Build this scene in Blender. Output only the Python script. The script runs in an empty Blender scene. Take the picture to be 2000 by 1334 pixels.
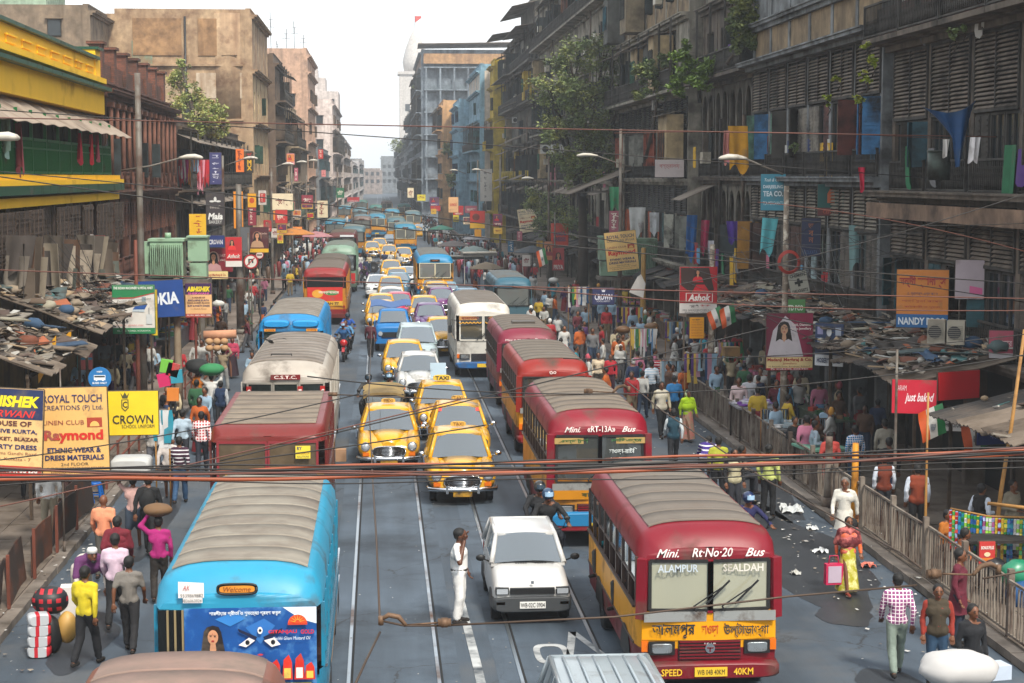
import bpy,math,random
from mathutils import Vector,Matrix,noise
R=math.radians
S=bpy.context.scene
COL=S.collection
rnd=random.Random(7)
# ---------------------------------------------------------------- camera, world, sun, exposure
F_PX=3400.0;PITCH=math.atan(322/F_PX);YAW=math.atan(260*math.cos(PITCH)/F_PX);CAM_H=8.0
cd=bpy.data.cameras.new('camera');cam=bpy.data.objects.new('camera',cd);COL.objects.link(cam)
cd.sensor_width=36;cd.lens=36*F_PX/2000;cd.clip_start=.3;cd.clip_end=4000
cam.location=(0,0,CAM_H);cam.rotation_euler=(math.pi/2-PITCH,0,-YAW)
S.camera=cam
W_=bpy.data.worlds.new('World');S.world=W_;W_.use_nodes=True
SUN_EL,SUN_AZ=50,160
nt=W_.node_tree;nt.nodes.clear()
_o=nt.nodes.new('ShaderNodeOutputWorld');_b=nt.nodes.new('ShaderNodeBackground')
_s=nt.nodes.new('ShaderNodeTexSky');_s.sky_type='NISHITA';_s.sun_disc=False
_s.sun_elevation=R(SUN_EL);_s.sun_rotation=R(SUN_AZ);_s.air_density=1.2;_s.dust_density=4
_m=nt.nodes.new('ShaderNodeMix');_m.data_type='RGBA';_m.inputs[0].default_value=.8
_m.inputs[7].default_value=(9.3,9.65,9.9,1)
nt.links.new(_s.outputs[0],_m.inputs[6]);nt.links.new(_m.outputs[2],_b.inputs[0]);_b.inputs[1].default_value=.108
nt.links.new(_b.outputs[0],_o.inputs[0])
sd=bpy.data.lights.new('sun','SUN');sd.energy=3.0;sd.angle=R(8);sd.color=(1,.93,.82)
sun=bpy.data.objects.new('sun',sd);COL.objects.link(sun)
_d=Vector((math.sin(R(SUN_AZ))*math.cos(R(SUN_EL)),math.cos(R(SUN_AZ))*math.cos(R(SUN_EL)),math.sin(R(SUN_EL))))
sun.rotation_euler=_d.to_track_quat('Z','Y').to_euler();sun.location=(20,-20,40)
S.view_settings.view_transform='Standard';S.view_settings.look='None';S.view_settings.exposure=0.62
S.view_settings.gamma=1;S.view_settings.use_curve_mapping=False
S.render.engine='CYCLES'
S.cycles.max_bounces=6;S.cycles.diffuse_bounces=3;S.cycles.glossy_bounces=3;S.cycles.transparent_max_bounces=12
S.cycles.volume_bounces=2;S.cycles.caustics_reflective=False;S.cycles.caustics_refractive=False
# ---------------------------------------------------------------- pixel -> world helpers (2000 x 1334 photograph)
_RM=cam.rotation_euler.to_matrix()
def ray(px,py):
 return _RM@Vector(((px-1000)/F_PX,-(py-667)/F_PX,-1))
def G(px,py,z=0):
 d=ray(px,py);t=(z-CAM_H)/d.z;return Vector((d.x*t,d.y*t,z))
def P(px,py,Y):
 d=ray(px,py);t=Y/d.y;return Vector((d.x*t,Y,CAM_H+d.z*t))
def PX(px,py,X):
 d=ray(px,py);t=X/d.x;return Vector((X,d.y*t,CAM_H+d.z*t))
 # ---------------------------------------------------------------- colour + materials
def C(h):
 h=h.lstrip('#');c=[int(h[i:i+2],16)/255 for i in(0,2,4)]
 return tuple((x/12.92 if x<=.04045 else((x+.055)/1.055)**2.4)for x in c)+(1,)
_MC={}
def mat(name,col='#888888',rough=.6,metal=0.,spec=.5,var=0.,vs=4.,dirt=None,ds=.6,da=.5,streak=0,bump=0.,bs=20.,
objcol=False,world=False,coat=0.,brick=None,wave=None,emit=0.,crack=0.):
 key=(name,col,rough,metal,var,vs,dirt,ds,da,streak,bump,bs,objcol,world,coat,brick,wave,crack)
 if key in _MC:return _MC[key]
 m=bpy.data.materials.new(name);m.use_nodes=True;n=m.node_tree;N=n.nodes;Lk=n.links.new
 b=N['Principled BSDF'];b.inputs['Roughness'].default_value=rough;b.inputs['Metallic'].default_value=metal
 b.inputs['Specular IOR Level'].default_value=spec
 if coat:b.inputs['Coat Weight'].default_value=coat;b.inputs['Coat Roughness'].default_value=.08
 if objcol:
  oi=N.new('ShaderNodeObjectInfo');cur=oi.outputs['Color']
 else:
  rg=N.new('ShaderNodeRGB');rg.outputs[0].default_value=C(col);cur=rg.outputs[0]
 tc=N.new('ShaderNodeTexCoord');co=tc.outputs['Object']
 if world:
  ge=N.new('ShaderNodeNewGeometry');co=ge.outputs['Position']
 if objcol or world is False:
 # shift the pattern from object to object so that copies do not repeat
  oi2=N.new('ShaderNodeObjectInfo');mm=N.new('ShaderNodeVectorMath');mm.operation='ADD'
  sc=N.new('ShaderNodeMath');sc.operation='MULTIPLY';sc.inputs[1].default_value=37.
  Lk(oi2.outputs['Random'],sc.inputs[0]);Lk(co,mm.inputs[0]);Lk(sc.outputs[0],mm.inputs[1]);co=mm.outputs[0]
 def nz(scale,detail=5,sx=1,sy=1,sz=1,rgh=.6):
  mp=N.new('ShaderNodeMapping');mp.inputs['Scale'].default_value=(sx,sy,sz);Lk(co,mp.inputs[0])
  t=N.new('ShaderNodeTexNoise');t.inputs['Scale'].default_value=scale;t.inputs['Detail'].default_value=detail
  t.inputs['Roughness'].default_value=rgh;Lk(mp.outputs[0],t.inputs['Vector']);return t.outputs['Fac']
 def ramp(s,a,bb,lo=0.,hi=1.):
  r=N.new('ShaderNodeMapRange');r.inputs[1].default_value=a;r.inputs[2].default_value=bb
  r.inputs[3].default_value=lo;r.inputs[4].default_value=hi;Lk(s,r.inputs[0]);return r.outputs[0]
 def mix(a,bb,f,mode='MIX'):
  x=N.new('ShaderNodeMix');x.data_type='RGBA';x.blend_type=mode
  for k,s in((0,f),(6,a),(7,bb)):
   if hasattr(s,'links')or hasattr(s,'is_linked'):Lk(s,x.inputs[k])
   else:x.inputs[k].default_value=s
  return x.outputs[2]
 if brick:
  bt=N.new('ShaderNodeTexBrick');bt.inputs['Scale'].default_value=1
  bt.inputs['Brick Width'].default_value=brick[1];bt.inputs['Row Height'].default_value=brick[2]
  bt.inputs['Mortar Size'].default_value=brick[2]*.12
  bt.inputs['Color1'].default_value=C(col);bt.inputs['Color2'].default_value=C(brick[0]);bt.inputs['Mortar'].default_value=C(brick[3])
  sp=N.new('ShaderNodeSeparateXYZ');cb=N.new('ShaderNodeCombineXYZ');ad=N.new('ShaderNodeMath')
  Lk(co,sp.inputs[0]);Lk(sp.outputs[0],ad.inputs[0]);Lk(sp.outputs[1],ad.inputs[1])
  Lk(ad.outputs[0],cb.inputs[0]);Lk(sp.outputs[2],cb.inputs[1]);Lk(cb.outputs[0],bt.inputs['Vector']);cur=bt.outputs[0]
 if wave:
  for ax in wave[2]:
   sp=N.new('ShaderNodeSeparateXYZ');Lk(tc.outputs['Object'],sp.inputs[0])
   ml=N.new('ShaderNodeMath');ml.operation='MULTIPLY';ml.inputs[1].default_value=wave[1];Lk(sp.outputs['xyz'.index(ax)],ml.inputs[0])
   fr=N.new('ShaderNodeMath');fr.operation='FRACT';Lk(ml.outputs[0],fr.inputs[0])
   gt=N.new('ShaderNodeMath');gt.operation='GREATER_THAN';gt.inputs[1].default_value=1-wave[3];Lk(fr.outputs[0],gt.inputs[0])
   cur=mix(cur,C(wave[0]),gt.outputs[0])
 if crack:
  ns=nz(1.3,4);vm=N.new('ShaderNodeVectorMath');vm.operation='ADD';Lk(co,vm.inputs[0]);Lk(ns,vm.inputs[1])
  vo=N.new('ShaderNodeTexVoronoi');vo.feature='DISTANCE_TO_EDGE';vo.inputs['Scale'].default_value=crack;Lk(vm.outputs[0],vo.inputs['Vector'])
  cr_=ramp(vo.outputs['Distance'],0,.014,1,0);ck=N.new('ShaderNodeMath');ck.operation='MULTIPLY';Lk(cr_,ck.inputs[0]);Lk(ramp(nz(.35,3),.42,.6),ck.inputs[1])
  cur=mix(cur,(.02,.022,.025,1),ck.outputs[0])
  cur=mix(cur,ramp(nz(1.6,5,1,.045,1),.3,.7,.74,1.2),1.0,'MULTIPLY')
  cur=mix(cur,ramp(nz(.12,2),.35,.65,.78,1.16),1.0,'MULTIPLY')
 if var:
  cur=mix(cur,ramp(nz(vs),.25,.75,1-var,1+var*.5),1.0,'MULTIPLY')
 if dirt:
  s=ramp(nz(ds,8),.62-da*.35,.80-da*.25)
  if streak:
   s2=ramp(nz(streak,4,1,1,.08),.45,.75)
   mxx=N.new('ShaderNodeMath');mxx.operation='MAXIMUM';Lk(s,mxx.inputs[0]);Lk(s2,mxx.inputs[1])
   ml2=N.new('ShaderNodeMath');ml2.operation='MULTIPLY';ml2.inputs[1].default_value=.85;Lk(mxx.outputs[0],ml2.inputs[0]);s=ml2.outputs[0]
  cur=mix(cur,C(dirt),s)
  rr=ramp(s,0,1,rough,min(1,rough+.35));Lk(rr,b.inputs['Roughness'])
 Lk(cur,b.inputs['Base Color'])
 if bump:
  bp=N.new('ShaderNodeBump');bp.inputs['Strength'].default_value=bump;bp.inputs['Distance'].default_value=.02
  Lk(nz(bs,6),bp.inputs['Height']);Lk(bp.outputs[0],b.inputs['Normal'])
 if emit:
  b.inputs['Emission Color'].default_value=C(col);b.inputs['Emission Strength'].default_value=emit
 _MC[key]=m;return m
def glass(name='glass',tint='#9fb3b8',transp=.55,rough=.04,dif='#8a8f8c'):
 key=('G',name,tint,transp)
 if key in _MC:return _MC[key]
 m=bpy.data.materials.new(name);m.use_nodes=True;n=m.node_tree;n.nodes.clear();Lk=n.links.new
 o=n.nodes.new('ShaderNodeOutputMaterial');g=n.nodes.new('ShaderNodeBsdfGlossy');g.inputs['Roughness'].default_value=rough
 g.inputs['Color'].default_value=(.85,.93,1,1)
 t=n.nodes.new('ShaderNodeBsdfTransparent');t.inputs[0].default_value=C(tint)
 d=n.nodes.new('ShaderNodeBsdfDiffuse');d.inputs[0].default_value=C(dif)
 lw=n.nodes.new('ShaderNodeLayerWeight');lw.inputs[0].default_value=.35
 mr=n.nodes.new('ShaderNodeMapRange');mr.inputs[3].default_value=.12;mr.inputs[4].default_value=.8
 mx=n.nodes.new('ShaderNodeMixShader');m2=n.nodes.new('ShaderNodeMixShader');m2.inputs[0].default_value=1-transp
 Lk(lw.outputs['Facing'],mr.inputs[0]);Lk(mr.outputs[0],mx.inputs[0])
 Lk(t.outputs[0],m2.inputs[1]);Lk(d.outputs[0],m2.inputs[2]);Lk(m2.outputs[0],mx.inputs[1]);Lk(g.outputs[0],mx.inputs[2])
 Lk(mx.outputs[0],o.inputs[0]);_MC[key]=m;return m
def flat(c):return mat('printed_'+c.strip('#'),c,.55,var=.12,vs=3,dirt='#6b5f50',ds=1.2,da=.12)
def paint(c,dirt='#4b4238',da=.25):return mat('paint_'+c.strip('#'),c,.42,spec=.35,var=.1,vs=2,dirt=dirt,ds=1.1,da=da)
# ---------------------------------------------------------------- mesh builder
class MB:
 def __init__(s):s.v=[];s.f=[];s.m=[];s.sm=[]
 def add(s,vs,fs,mi=0,smooth=False):
  o=len(s.v);s.v+=[tuple(v)for v in vs]
  for f in fs:s.f.append(tuple(i+o for i in f));s.m.append(mi);s.sm.append(smooth)
  return s
 def box(s,c,d,mi=0,rz=0.,rx=0.,ry=0.):
  hx,hy,hz=d[0]/2,d[1]/2,d[2]/2
  vs=[Vector((x,y,z))for x in(-hx,hx)for y in(-hy,hy)for z in(-hz,hz)]
  if rz or rx or ry:
   m=Matrix.Rotation(rz,3,'Z')@Matrix.Rotation(ry,3,'Y')@Matrix.Rotation(rx,3,'X');vs=[m@v for v in vs]
  c=Vector(c);vs=[v+c for v in vs]
  return s.add(vs,[(0,1,3,2),(4,6,7,5),(0,4,5,1),(2,3,7,6),(0,2,6,4),(1,5,7,3)],mi)
 def beam(s,a,b,w,h=None,mi=0):
  a=Vector(a);b=Vector(b);d=b-a;L=d.length
  if L<1e-5:return s
  h=h or w;q=d.to_track_quat('Z','Y').to_matrix();c=(a+b)/2
  vs=[q@Vector((x*w/2,y*h/2,z*L/2))+c for x in(-1,1)for y in(-1,1)for z in(-1,1)]
  return s.add(vs,[(0,1,3,2),(4,6,7,5),(0,4,5,1),(2,3,7,6),(0,2,6,4),(1,5,7,3)],mi)
 def loft(s,rings,mi=0,smooth=True,caps=True,closed=True,mis=None):
  n=len(rings[0]);vs=[p for r in rings for p in r];fs=[];o=len(s.v);s.v+=[tuple(v)for v in vs]
  for i in range(len(rings)-1):
   for j in range(n if closed else n-1):
    k=(j+1)%n
    s.f.append((o+i*n+j,o+i*n+k,o+(i+1)*n+k,o+(i+1)*n+j));s.m.append(mis[j]if mis else mi);s.sm.append(smooth)
  if caps and closed:
   s.f.append(tuple(o+j for j in reversed(range(n))));s.m.append(mi);s.sm.append(False)
   s.f.append(tuple(o+(len(rings)-1)*n+j for j in range(n)));s.m.append(mi);s.sm.append(False)
  return s
 def tube(s,pts,r,n=6,mi=0,caps=True,smooth=True):
  pts=[Vector(p)for p in pts];rings=[]
  rr=r if isinstance(r,(list,tuple))else[r]*len(pts);ref=None
  for i,p in enumerate(pts):
   t=(pts[min(i+1,len(pts)-1)]-pts[max(i-1,0)]).normalized()
   if ref is None:ref=t.orthogonal().normalized()
   ref=(ref-t*ref.dot(t));ref=ref.normalized()if ref.length>1e-6 else t.orthogonal().normalized()
   b=t.cross(ref)
   rings.append([p+(ref*math.cos(a)+b*math.sin(a))*rr[i]for a in[2*math.pi*k/n for k in range(n)]])
  return s.loft(rings,mi,smooth,caps)
 def cyl(s,c,r,h,n=12,mi=0,axis='z',r2=None):
  c=Vector(c);d={'x':Vector((h/2,0,0)),'y':Vector((0,h/2,0)),'z':Vector((0,0,h/2))}[axis]
  return s.tube([c-d,c+d],[r,r if r2 is None else r2],n,mi,True,True)
 def ell(s,c,r,n=10,m=6,mi=0):
  c=Vector(c);rings=[]
  for i in range(m+1):
   a=-math.pi/2+math.pi*(i/m);ca=max(math.cos(a),.02)
   rings.append([c+Vector((r[0]*ca*math.cos(2*math.pi*k/n),r[1]*ca*math.sin(2*math.pi*k/n),r[2]*math.sin(a)))for k in range(n)])
  return s.loft(rings,mi)
 def poly(s,pts,mi=0):return s.add(pts,[tuple(range(len(pts)))],mi)
 def grid(s,fn,nu,nv,mi=0,smooth=True):
  vs=[fn(i/nu,j/nv)for i in range(nu+1)for j in range(nv+1)]
  fs=[(i*(nv+1)+j,(i+1)*(nv+1)+j,(i+1)*(nv+1)+j+1,i*(nv+1)+j+1)for i in range(nu)for j in range(nv)]
  return s.add(vs,fs,mi,smooth)
 def slab(s,fn,nu,nv,t,mi=0,smooth=True):
  """sheet with thickness t (offset along -z)"""
  s.grid(fn,nu,nv,mi,smooth);s.grid(lambda u,v:Vector(fn(u,v))-Vector(t),nu,nv,mi,smooth)
  for e in(lambda w,k:(w,0),lambda w,k:(w,1),lambda w,k:(0,w),lambda w,k:(1,w)):
   n=max(nu,nv);s.grid(lambda u,v:Vector(fn(*e(u,0)))-Vector(t)*v,n,1,mi,False)
  return s
 def mesh(s,name,mats):
  me=bpy.data.meshes.new(name);me.from_pydata(s.v,[],s.f)
  for m in(mats if isinstance(mats,(list,tuple))else[mats]):me.materials.append(m)
  me.polygons.foreach_set('material_index',s.m);me.polygons.foreach_set('use_smooth',s.sm)
  me.update();return me
def ob(name,mb,mats=None,parent=None,loc=(0,0,0),rz=0.,color=None,kind=None,rot=None):
 me=mb.mesh(name,mats)if isinstance(mb,MB)else mb
 o=bpy.data.objects.new(name,me);COL.objects.link(o)
 if parent:o.parent=parent
 o.location=loc;o.rotation_euler=rot or(0,0,rz)
 if color:o.color=C(color)if isinstance(color,str)else color
 if kind:o['kind']=kind
 return o
def tag(o,label,cat,group=None):
 o['label']=label;o['category']=cat
 if group:o['group']=group
 return o
def thing(name,label,cat,loc=(0,0,0),rz=0.,group=None):
 o=bpy.data.objects.new(name,None);COL.objects.link(o);o.location=loc;o.rotation_euler=(0,0,rz)
 o.empty_display_size=.2
 return tag(o,label,cat,group)
KIDS={}
def copy_tree(root,parent=None):
 """copies a thing with its parts and sub-parts; the tree has to be known through .parent"""
 if root not in KIDS:
  KIDS.clear()
  for x in COL.objects:
   if x.parent:KIDS.setdefault(x.parent,[]).append(x)
  KIDS.setdefault(root,[])
 def rec(o,par):
  c=o.copy();COL.objects.link(c);c.parent=par
  for ch in KIDS.get(o,[]):rec(ch,c)
  return c
 return rec(root,parent)
def dup(root,loc,rz=None,label=None,group=None,colors=None):
 c=copy_tree(root);c.location=loc
 if rz is not None:c.rotation_euler=(0,0,rz)
 if label:c['label']=label
 if group:c['group']=group
 return c
 # text is collected and turned into meshes in one go at the end
TEXTS=[]
def text(parent,s,x,z,w,h,col='#ffffff',y=-.012,shear=0.,bold=0.,face=-1,vert=False,name='lettering',arc=0.,rot=0.):
 """flat lettering in the parent's local XZ plane (facing -Y), centred on x, z and fitted to w x h"""
 TEXTS.append((parent,s,x,z,w,h,col,y,shear,bold,face,vert,name,arc,rot))
def flush_text():
 made=[]
 for(parent,s,x,z,w,h,col,y,shear,bold,face,vert,name,arc,rot)in TEXTS:
  cu=bpy.data.curves.new('lettering','FONT');cu.body='\n'.join(s)if vert else s
  cu.size=1;cu.shear=shear;cu.offset=bold;cu.resolution_u=2;cu.align_x='CENTER';cu.fill_mode='FRONT'
  if vert:cu.space_line=.85
  o=bpy.data.objects.new('lettering',cu);COL.objects.link(o);made.append(o)
 bpy.context.view_layer.update();dg=bpy.context.evaluated_depsgraph_get()
 for o,(parent,s,x,z,w,h,col,y,shear,bold,face,vert,name,arc,rot)in zip(made,TEXTS):
  me=bpy.data.meshes.new_from_object(o.evaluated_get(dg));cu=o.data
  bpy.data.objects.remove(o);bpy.data.curves.remove(cu)
  if not me.vertices:continue
  co=[v.co.copy()for v in me.vertices]
  x0=min(c.x for c in co);x1=max(c.x for c in co);z0=min(c.y for c in co);z1=max(c.y for c in co)
  sx=w/max(x1-x0,.01);sz=h/max(z1-z0,.01)
  cr,sr=math.cos(rot),math.sin(rot)
  for v,c in zip(me.vertices,co):
   u=(c.x-(x0+x1)/2)*sx;q=(c.y-(z0+z1)/2)*sz
   if arc:q-=arc*(2*u/w)**2
   v.co=(x+(u*cr-q*sr)*(1 if face<0 else-1),y,z+u*sr+q*cr)
  me.materials.clear();me.materials.append(flat(col));me.name=name
  ob(name,me,parent=parent)
  # ================================================================ ground, road, pavements
ASPH=mat('asphalt','#434f5b',.75,var=.3,vs=.55,dirt='#5a5c5e',ds=.3,da=.32,bump=.35,bs=60,world=True,crack=.35)
ASPH2=mat('tram_bed','#4a5764',.7,var=.25,vs=.8,dirt='#2b3138',ds=.25,da=.35,bump=.35,bs=50,world=True,crack=.5)
WET=mat('damp_asphalt','#292d32',.5,var=.35,vs=1.2,bump=.3,bs=30,world=True)
STEEL=mat('rail_steel','#aab4bc',.28,.85,dirt='#6a4a34',ds=.5,da=.35,world=True)
def sheet(name,x0,x1,y0,y1,z,m,nx=1,ny=1):
 b=MB();b.grid(lambda u,v:(x0+(x1-x0)*u,y0+(y1-y0)*v,z),nx,ny,smooth=False);return ob(name,b,m,kind='structure')
sheet('ground',-900,900,-60,2500,-.12,mat('earth','#5a5249',.95,var=.2,vs=.2,world=True))
sheet('road',-6.55,10.35,-20,1400,0,ASPH)
for x0 in(-.95,1.85):sheet('tram_track_bed',x0,x0+2.2,-20,1400,.004,ASPH2)
def rail(x):
 b=MB();b.box((x,340,.012),(.055,720,.016));r=ob('tram_rail',b,STEEL,kind='structure')
 b=MB();b.box((x+.055,340,.008),(.035,720,.004));ob('rail_groove',b,mat('groove','#0e0f10',.8),r);return r
for x in(-.54,.90,2.22,3.64):rail(x)
PAV=mat('pavement_stone','#7a6e64',.9,var=.25,vs=1.,dirt='#4a3f35',ds=.5,da=.5,bump=.3,bs=25,world=True)
KERB=mat('kerb_stone','#7a7168',.85,var=.3,vs=2,dirt='#3d342b',ds=.9,da=.5,world=True)
sheet('pavement',-11.6,-6.75,-20,1400,.13,PAV);sheet('pavement',10.6,15.6,-20,1400,.13,PAV)
def kerbs(xa,y0,y1,w=.22,h=.15,L=1.1):
 k=MB();k.box((0,0,h/2),(w,L-.02,h));me=k.mesh('kerb_stone',KERB);n=int((y1-y0)/L)
 root=ob('kerb',MB().box((xa,(y0+y1)/2,.05),(w-.04,y1-y0,.1)),mat('mortar','#3a332c',.95),kind='structure')
 for i in range(n):
  ob('kerb_stone',me,parent=root,loc=(xa+rnd.uniform(-.012,.012),y0+L*(i+.5),rnd.uniform(-.01,.008))).rotation_euler=(0,rnd.uniform(-.02,.02),rnd.uniform(-.008,.008))
kerbs(-6.65,22,110);kerbs(10.48,22,110)
# paving slabs where they can be told apart
sl=MB();sl.box((0,0,.015),(.78,.78,.03));slm=sl.mesh('paving_slab',mat('paving_slab','#6d6257',.9,var=.2,vs=1.5,dirt='#40352b',ds=.9,da=.5,world=True))
proot=[o for o in COL.objects if o.name.startswith('pavement')]
for j,(xa,n,p)in enumerate(((-7.2,4,0),(11.05,5,1))):
 for i in range(30 if j==0 else 30):
  for k in range(n):
   o=ob('paving_slab',slm,parent=proot[p],loc=(xa+(-1 if j==0 else 1)*.8*k,28+.8*i,.12+rnd.uniform(.0,.012)));o.rotation_euler=(rnd.uniform(-.008,.008),rnd.uniform(-.008,.008),0)
   # lane line and letters painted on the road
PNT=mat('road_paint','#b9bcbc',.7,var=.2,vs=3,dirt='#3d444b',ds=1.6,da=.55,world=True)
b=MB();pts=[(1.60,20),(1.58,24),(1.55,28),(1.50,31.2),(1.47,33.5)]
for(a,ya),(c,yc)in zip(pts,pts[1:]):b.poly([(a-.075,ya,.013),(a+.075,ya,.013),(c+.075,yc,.013),(c-.075,yc,.013)])
ob('lane_marking',b,PNT,kind='structure')
def ringmark(x,y,w,l,t,name='road_lettering'):
 b=MB();n=28
 for i in range(n):
  q=[]
  for k in(i,i+1):
   a=2*math.pi*k/n;c,s_=math.cos(a),math.sin(a);cc=math.copysign(abs(c)**.6,c);ss=math.copysign(abs(s_)**.6,s_)
   q.append(((x+w*cc,y+l*ss,.013),(x+(w-t)*cc,y+(l-t*1.4)*ss,.013)))
  b.poly([q[0][0],q[1][0],q[1][1],q[0][1]])
 ob(name,b,PNT,kind='structure')
v=G(1078,1278);ringmark(v.x,v.y,.3,.62,.11)
v=G(1128,1262);b=MB();b.poly([(v.x-.3,v.y-.9,.013),(v.x-.18,v.y-.9,.013),(v.x+.08,v.y+.9,.013),(v.x-.06,v.y+.9,.013)]);b.poly([(v.x-.05,v.y+.9,.013),(v.x+.08,v.y+.9,.013),(v.x+.42,v.y-.6,.013),(v.x+.3,v.y-.6,.013)]);ob('road_lettering',b,PNT,kind='structure')
for y,x0,x1 in((128,-4,3),(156,-4,5)):
 b=MB();b.box(((x0+x1)/2,y,.012),(x1-x0,.35,.004));ob('stop_line',b,PNT,kind='structure')
 # damp patches on the right
def blob(x,y,rx,ry,z,seed,m,name):
 b=MB();n=40;b.poly([(x+rx*(1+.35*noise.noise(Vector((math.cos(a)*1.6+seed,math.sin(a)*1.6,seed))))*math.cos(a),y+ry*(1+.35*noise.noise(Vector((math.cos(a)*1.6,math.sin(a)*1.6+seed,seed+3))))*math.sin(a),z)for a in[2*math.pi*k/n for k in range(n)]]);ob(name,b,m,kind='structure')
blob(8.7,36.5,1.25,5.5,.006,2,WET,'damp_patch');blob(8.4,30.6,.5,.7,.008,5,WET,'damp_patch');blob(9.6,44,.7,4.5,.006,8,WET,'damp_patch');blob(-5.5,40,.7,5,.006,11,WET,'damp_patch')
for i,(x,y,rx,ry)in enumerate(((-3.2,80,.8,6),(8,26,.6,1.2),(-5.2,30,.5,2))):blob(x,y,rx,ry,.0065,20+i,mat('tar_patch','#2a3037',.65,var=.2,vs=2,bump=.3,bs=40,world=True),'tar_patch')
# litter : light scraps, countless
m=MB();r=random.Random(3)
for i in range(1500):
 if i<420:x,y,s_=r.gauss(9.6,.6),r.uniform(27,60),r.uniform(.015,.07)
 elif i<800:x,y,s_=r.gauss(-6.2,.5),r.uniform(25,60),r.uniform(.015,.06)
 else:x,y,s_=r.uniform(-6.3,10.2),r.uniform(20,70),r.uniform(.008,.028)
 z=.03 if-6.5<x<10.3 else .17;a=r.uniform(0,3)
 m.add([(x+s_*math.cos(a+k*1.57)*r.uniform(.5,1.2),y+s_*math.sin(a+k*1.57)*r.uniform(.5,1.2),z+r.uniform(0,s_*.5))for k in range(4)],[(0,1,2),(0,2,3)],r.randrange(4))
ob('litter',m,[flat('#b8b6b0'),flat('#8a7f70'),flat('#c9c9c6'),flat('#5a5148')],kind='stuff')
def rag(label,x,y,s_,c,seed,z=.02,cat='litter',name='plastic_scrap'):
 r=random.Random(seed);f=lambda u,v:(x+(u-.5)*s_*1.5+.1*s_*r.uniform(-1,1),y+(v-.5)*s_*1.5+.1*s_*r.uniform(-1,1),z+s_*abs(noise.noise(Vector((u*4+seed,v*4,seed))))*.9)
 pts={}
 def g(u,v):
  k=(round(u,3),round(v,3));pts.setdefault(k,f(u,v));return pts[k]
 m=MB();m.grid(g,6,6,smooth=False);tag(ob(name,m,mat('scrap_'+c,c,.5,var=.2)),label,cat);return m
v=G(1545,1000);rag('biggest white plastic litter beside the right kerb',v.x,v.y,.34,'#c4c8c8',1);v=G(1585,1035);rag('small crumpled white bag below the big one',v.x,v.y,.16,'#c9cccc',2)
v=G(1590,1042+20);rag('white crumpled plastic on the damp asphalt',v.x-.1,v.y-.9,.2,'#c9cccc',3);v=G(1695,1108);rag('pink and orange wrapper beside the woman in the sari',v.x,v.y,.2,'#c46a58',4);v=G(1553,1122);rag('flat paper scrap in the road left of the sari',v.x,v.y,.14,'#b8b8b2',5)
b=MB();b.box((0,0,.17),(.3,.3,.34));v=G(666,900);tag(ob('box',b,mat('cardboard','#b08a6a',.8,var=.1),loc=v),'small cardboard box standing alone on the tram rail left of the taxis','box')
# ================================================================ vehicles
RUB=mat('rubber','#17171a',.85);CHR=mat('chrome','#c9ccd0',.18,1.0);BLK=mat('black_trim','#121315',.5)
GLS=glass('window_glass','#7f9396',.75);WGL=glass('windscreen_glass','#4f6c7c',.84);DARK=mat('dark_interior','#0d0d0f',.8)
SKINM=mat('skin',objcol=True,rough=.55,var=.1);CLOTHM=None
LAMP=mat('headlamp_lens','#d6dbe0',.12,.55);REDL=mat('red_lens','#8e1210',.2);AMB=mat('amber_lens','#d56a10',.2)
CARP=mat('car_paint',objcol=True,rough=.28,var=.06,vs=2.5,dirt='#5a5046',ds=1.3,da=.16,coat=.4)
DUST='#7d7468'
def super_ring(y,hw,z0,z1,n=24,ex=3.2,cx=0.,topk=1.):
 zc=(z0+z1)/2;hh=(z1-z0)/2;pts=[]
 for k in range(n):
  a=2*math.pi*(k+.5)/n;c,s_=math.cos(a),math.sin(a)
  x=hw*math.copysign(abs(c)**(2/ex),c);z=hh*math.copysign(abs(s_)**(2/ex),s_)
  if s_>0:x*=1-(1-topk)*(z/hh)
  pts.append((cx+x,y,zc+z))
 return pts
def add_wheel_mesh(r,w,n=18):
 t=MB();rr=[]
 for a,q in((-w/2,r*.7),(-w/2,r*.95),(-w*.3,r),(w*.3,r),(w/2,r*.95),(w/2,r*.7)):
  rr.append([(a,q*math.cos(2*math.pi*k/n),q*math.sin(2*math.pi*k/n))for k in range(n)])
 t.loft(rr);h=MB();h.cyl((0,0,0),r*.66,w*.86,14,axis='x');h.cyl((0,0,0),r*.25,w*1.02,10,axis='x')
 return t.mesh('tyre',RUB),h.mesh('rim',mat('rim_metal','#8f9092',.4,.8,dirt='#3c352d',ds=4,da=.4))
WM={}
def wheel(parent,x,y,r,w):
 if(r,w)not in WM:WM[(r,w)]=add_wheel_mesh(r,w)
 a,b=WM[(r,w)]
 wh=ob('wheel',a,parent=parent,loc=(x,y,r));ob('rim',b,parent=wh)
 return wh
def pane_mb(a,b,c,d,t=.012,inset=.03,bulge=0.):
 """a..d corners of an opening (a bottom-left, b bottom-right, c top-right, d top-left); thin curved pane"""
 a,b,c,d=map(Vector,(a,b,c,d));n=(b-a).cross(d-a).normalized();ctr=(a+b+c+d)/4
 sh=lambda p:p+(ctr-p).normalized()*inset
 a,b,c,d=map(sh,(a,b,c,d))
 def fn(u,v):
  p=(a*(1-u)+b*u)*(1-v)+(d*(1-u)+c*u)*v
  return p+n*bulge*(1-(2*u-1)**2)
 m=MB();m.slab(fn,6,2,n*t);return m
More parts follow.
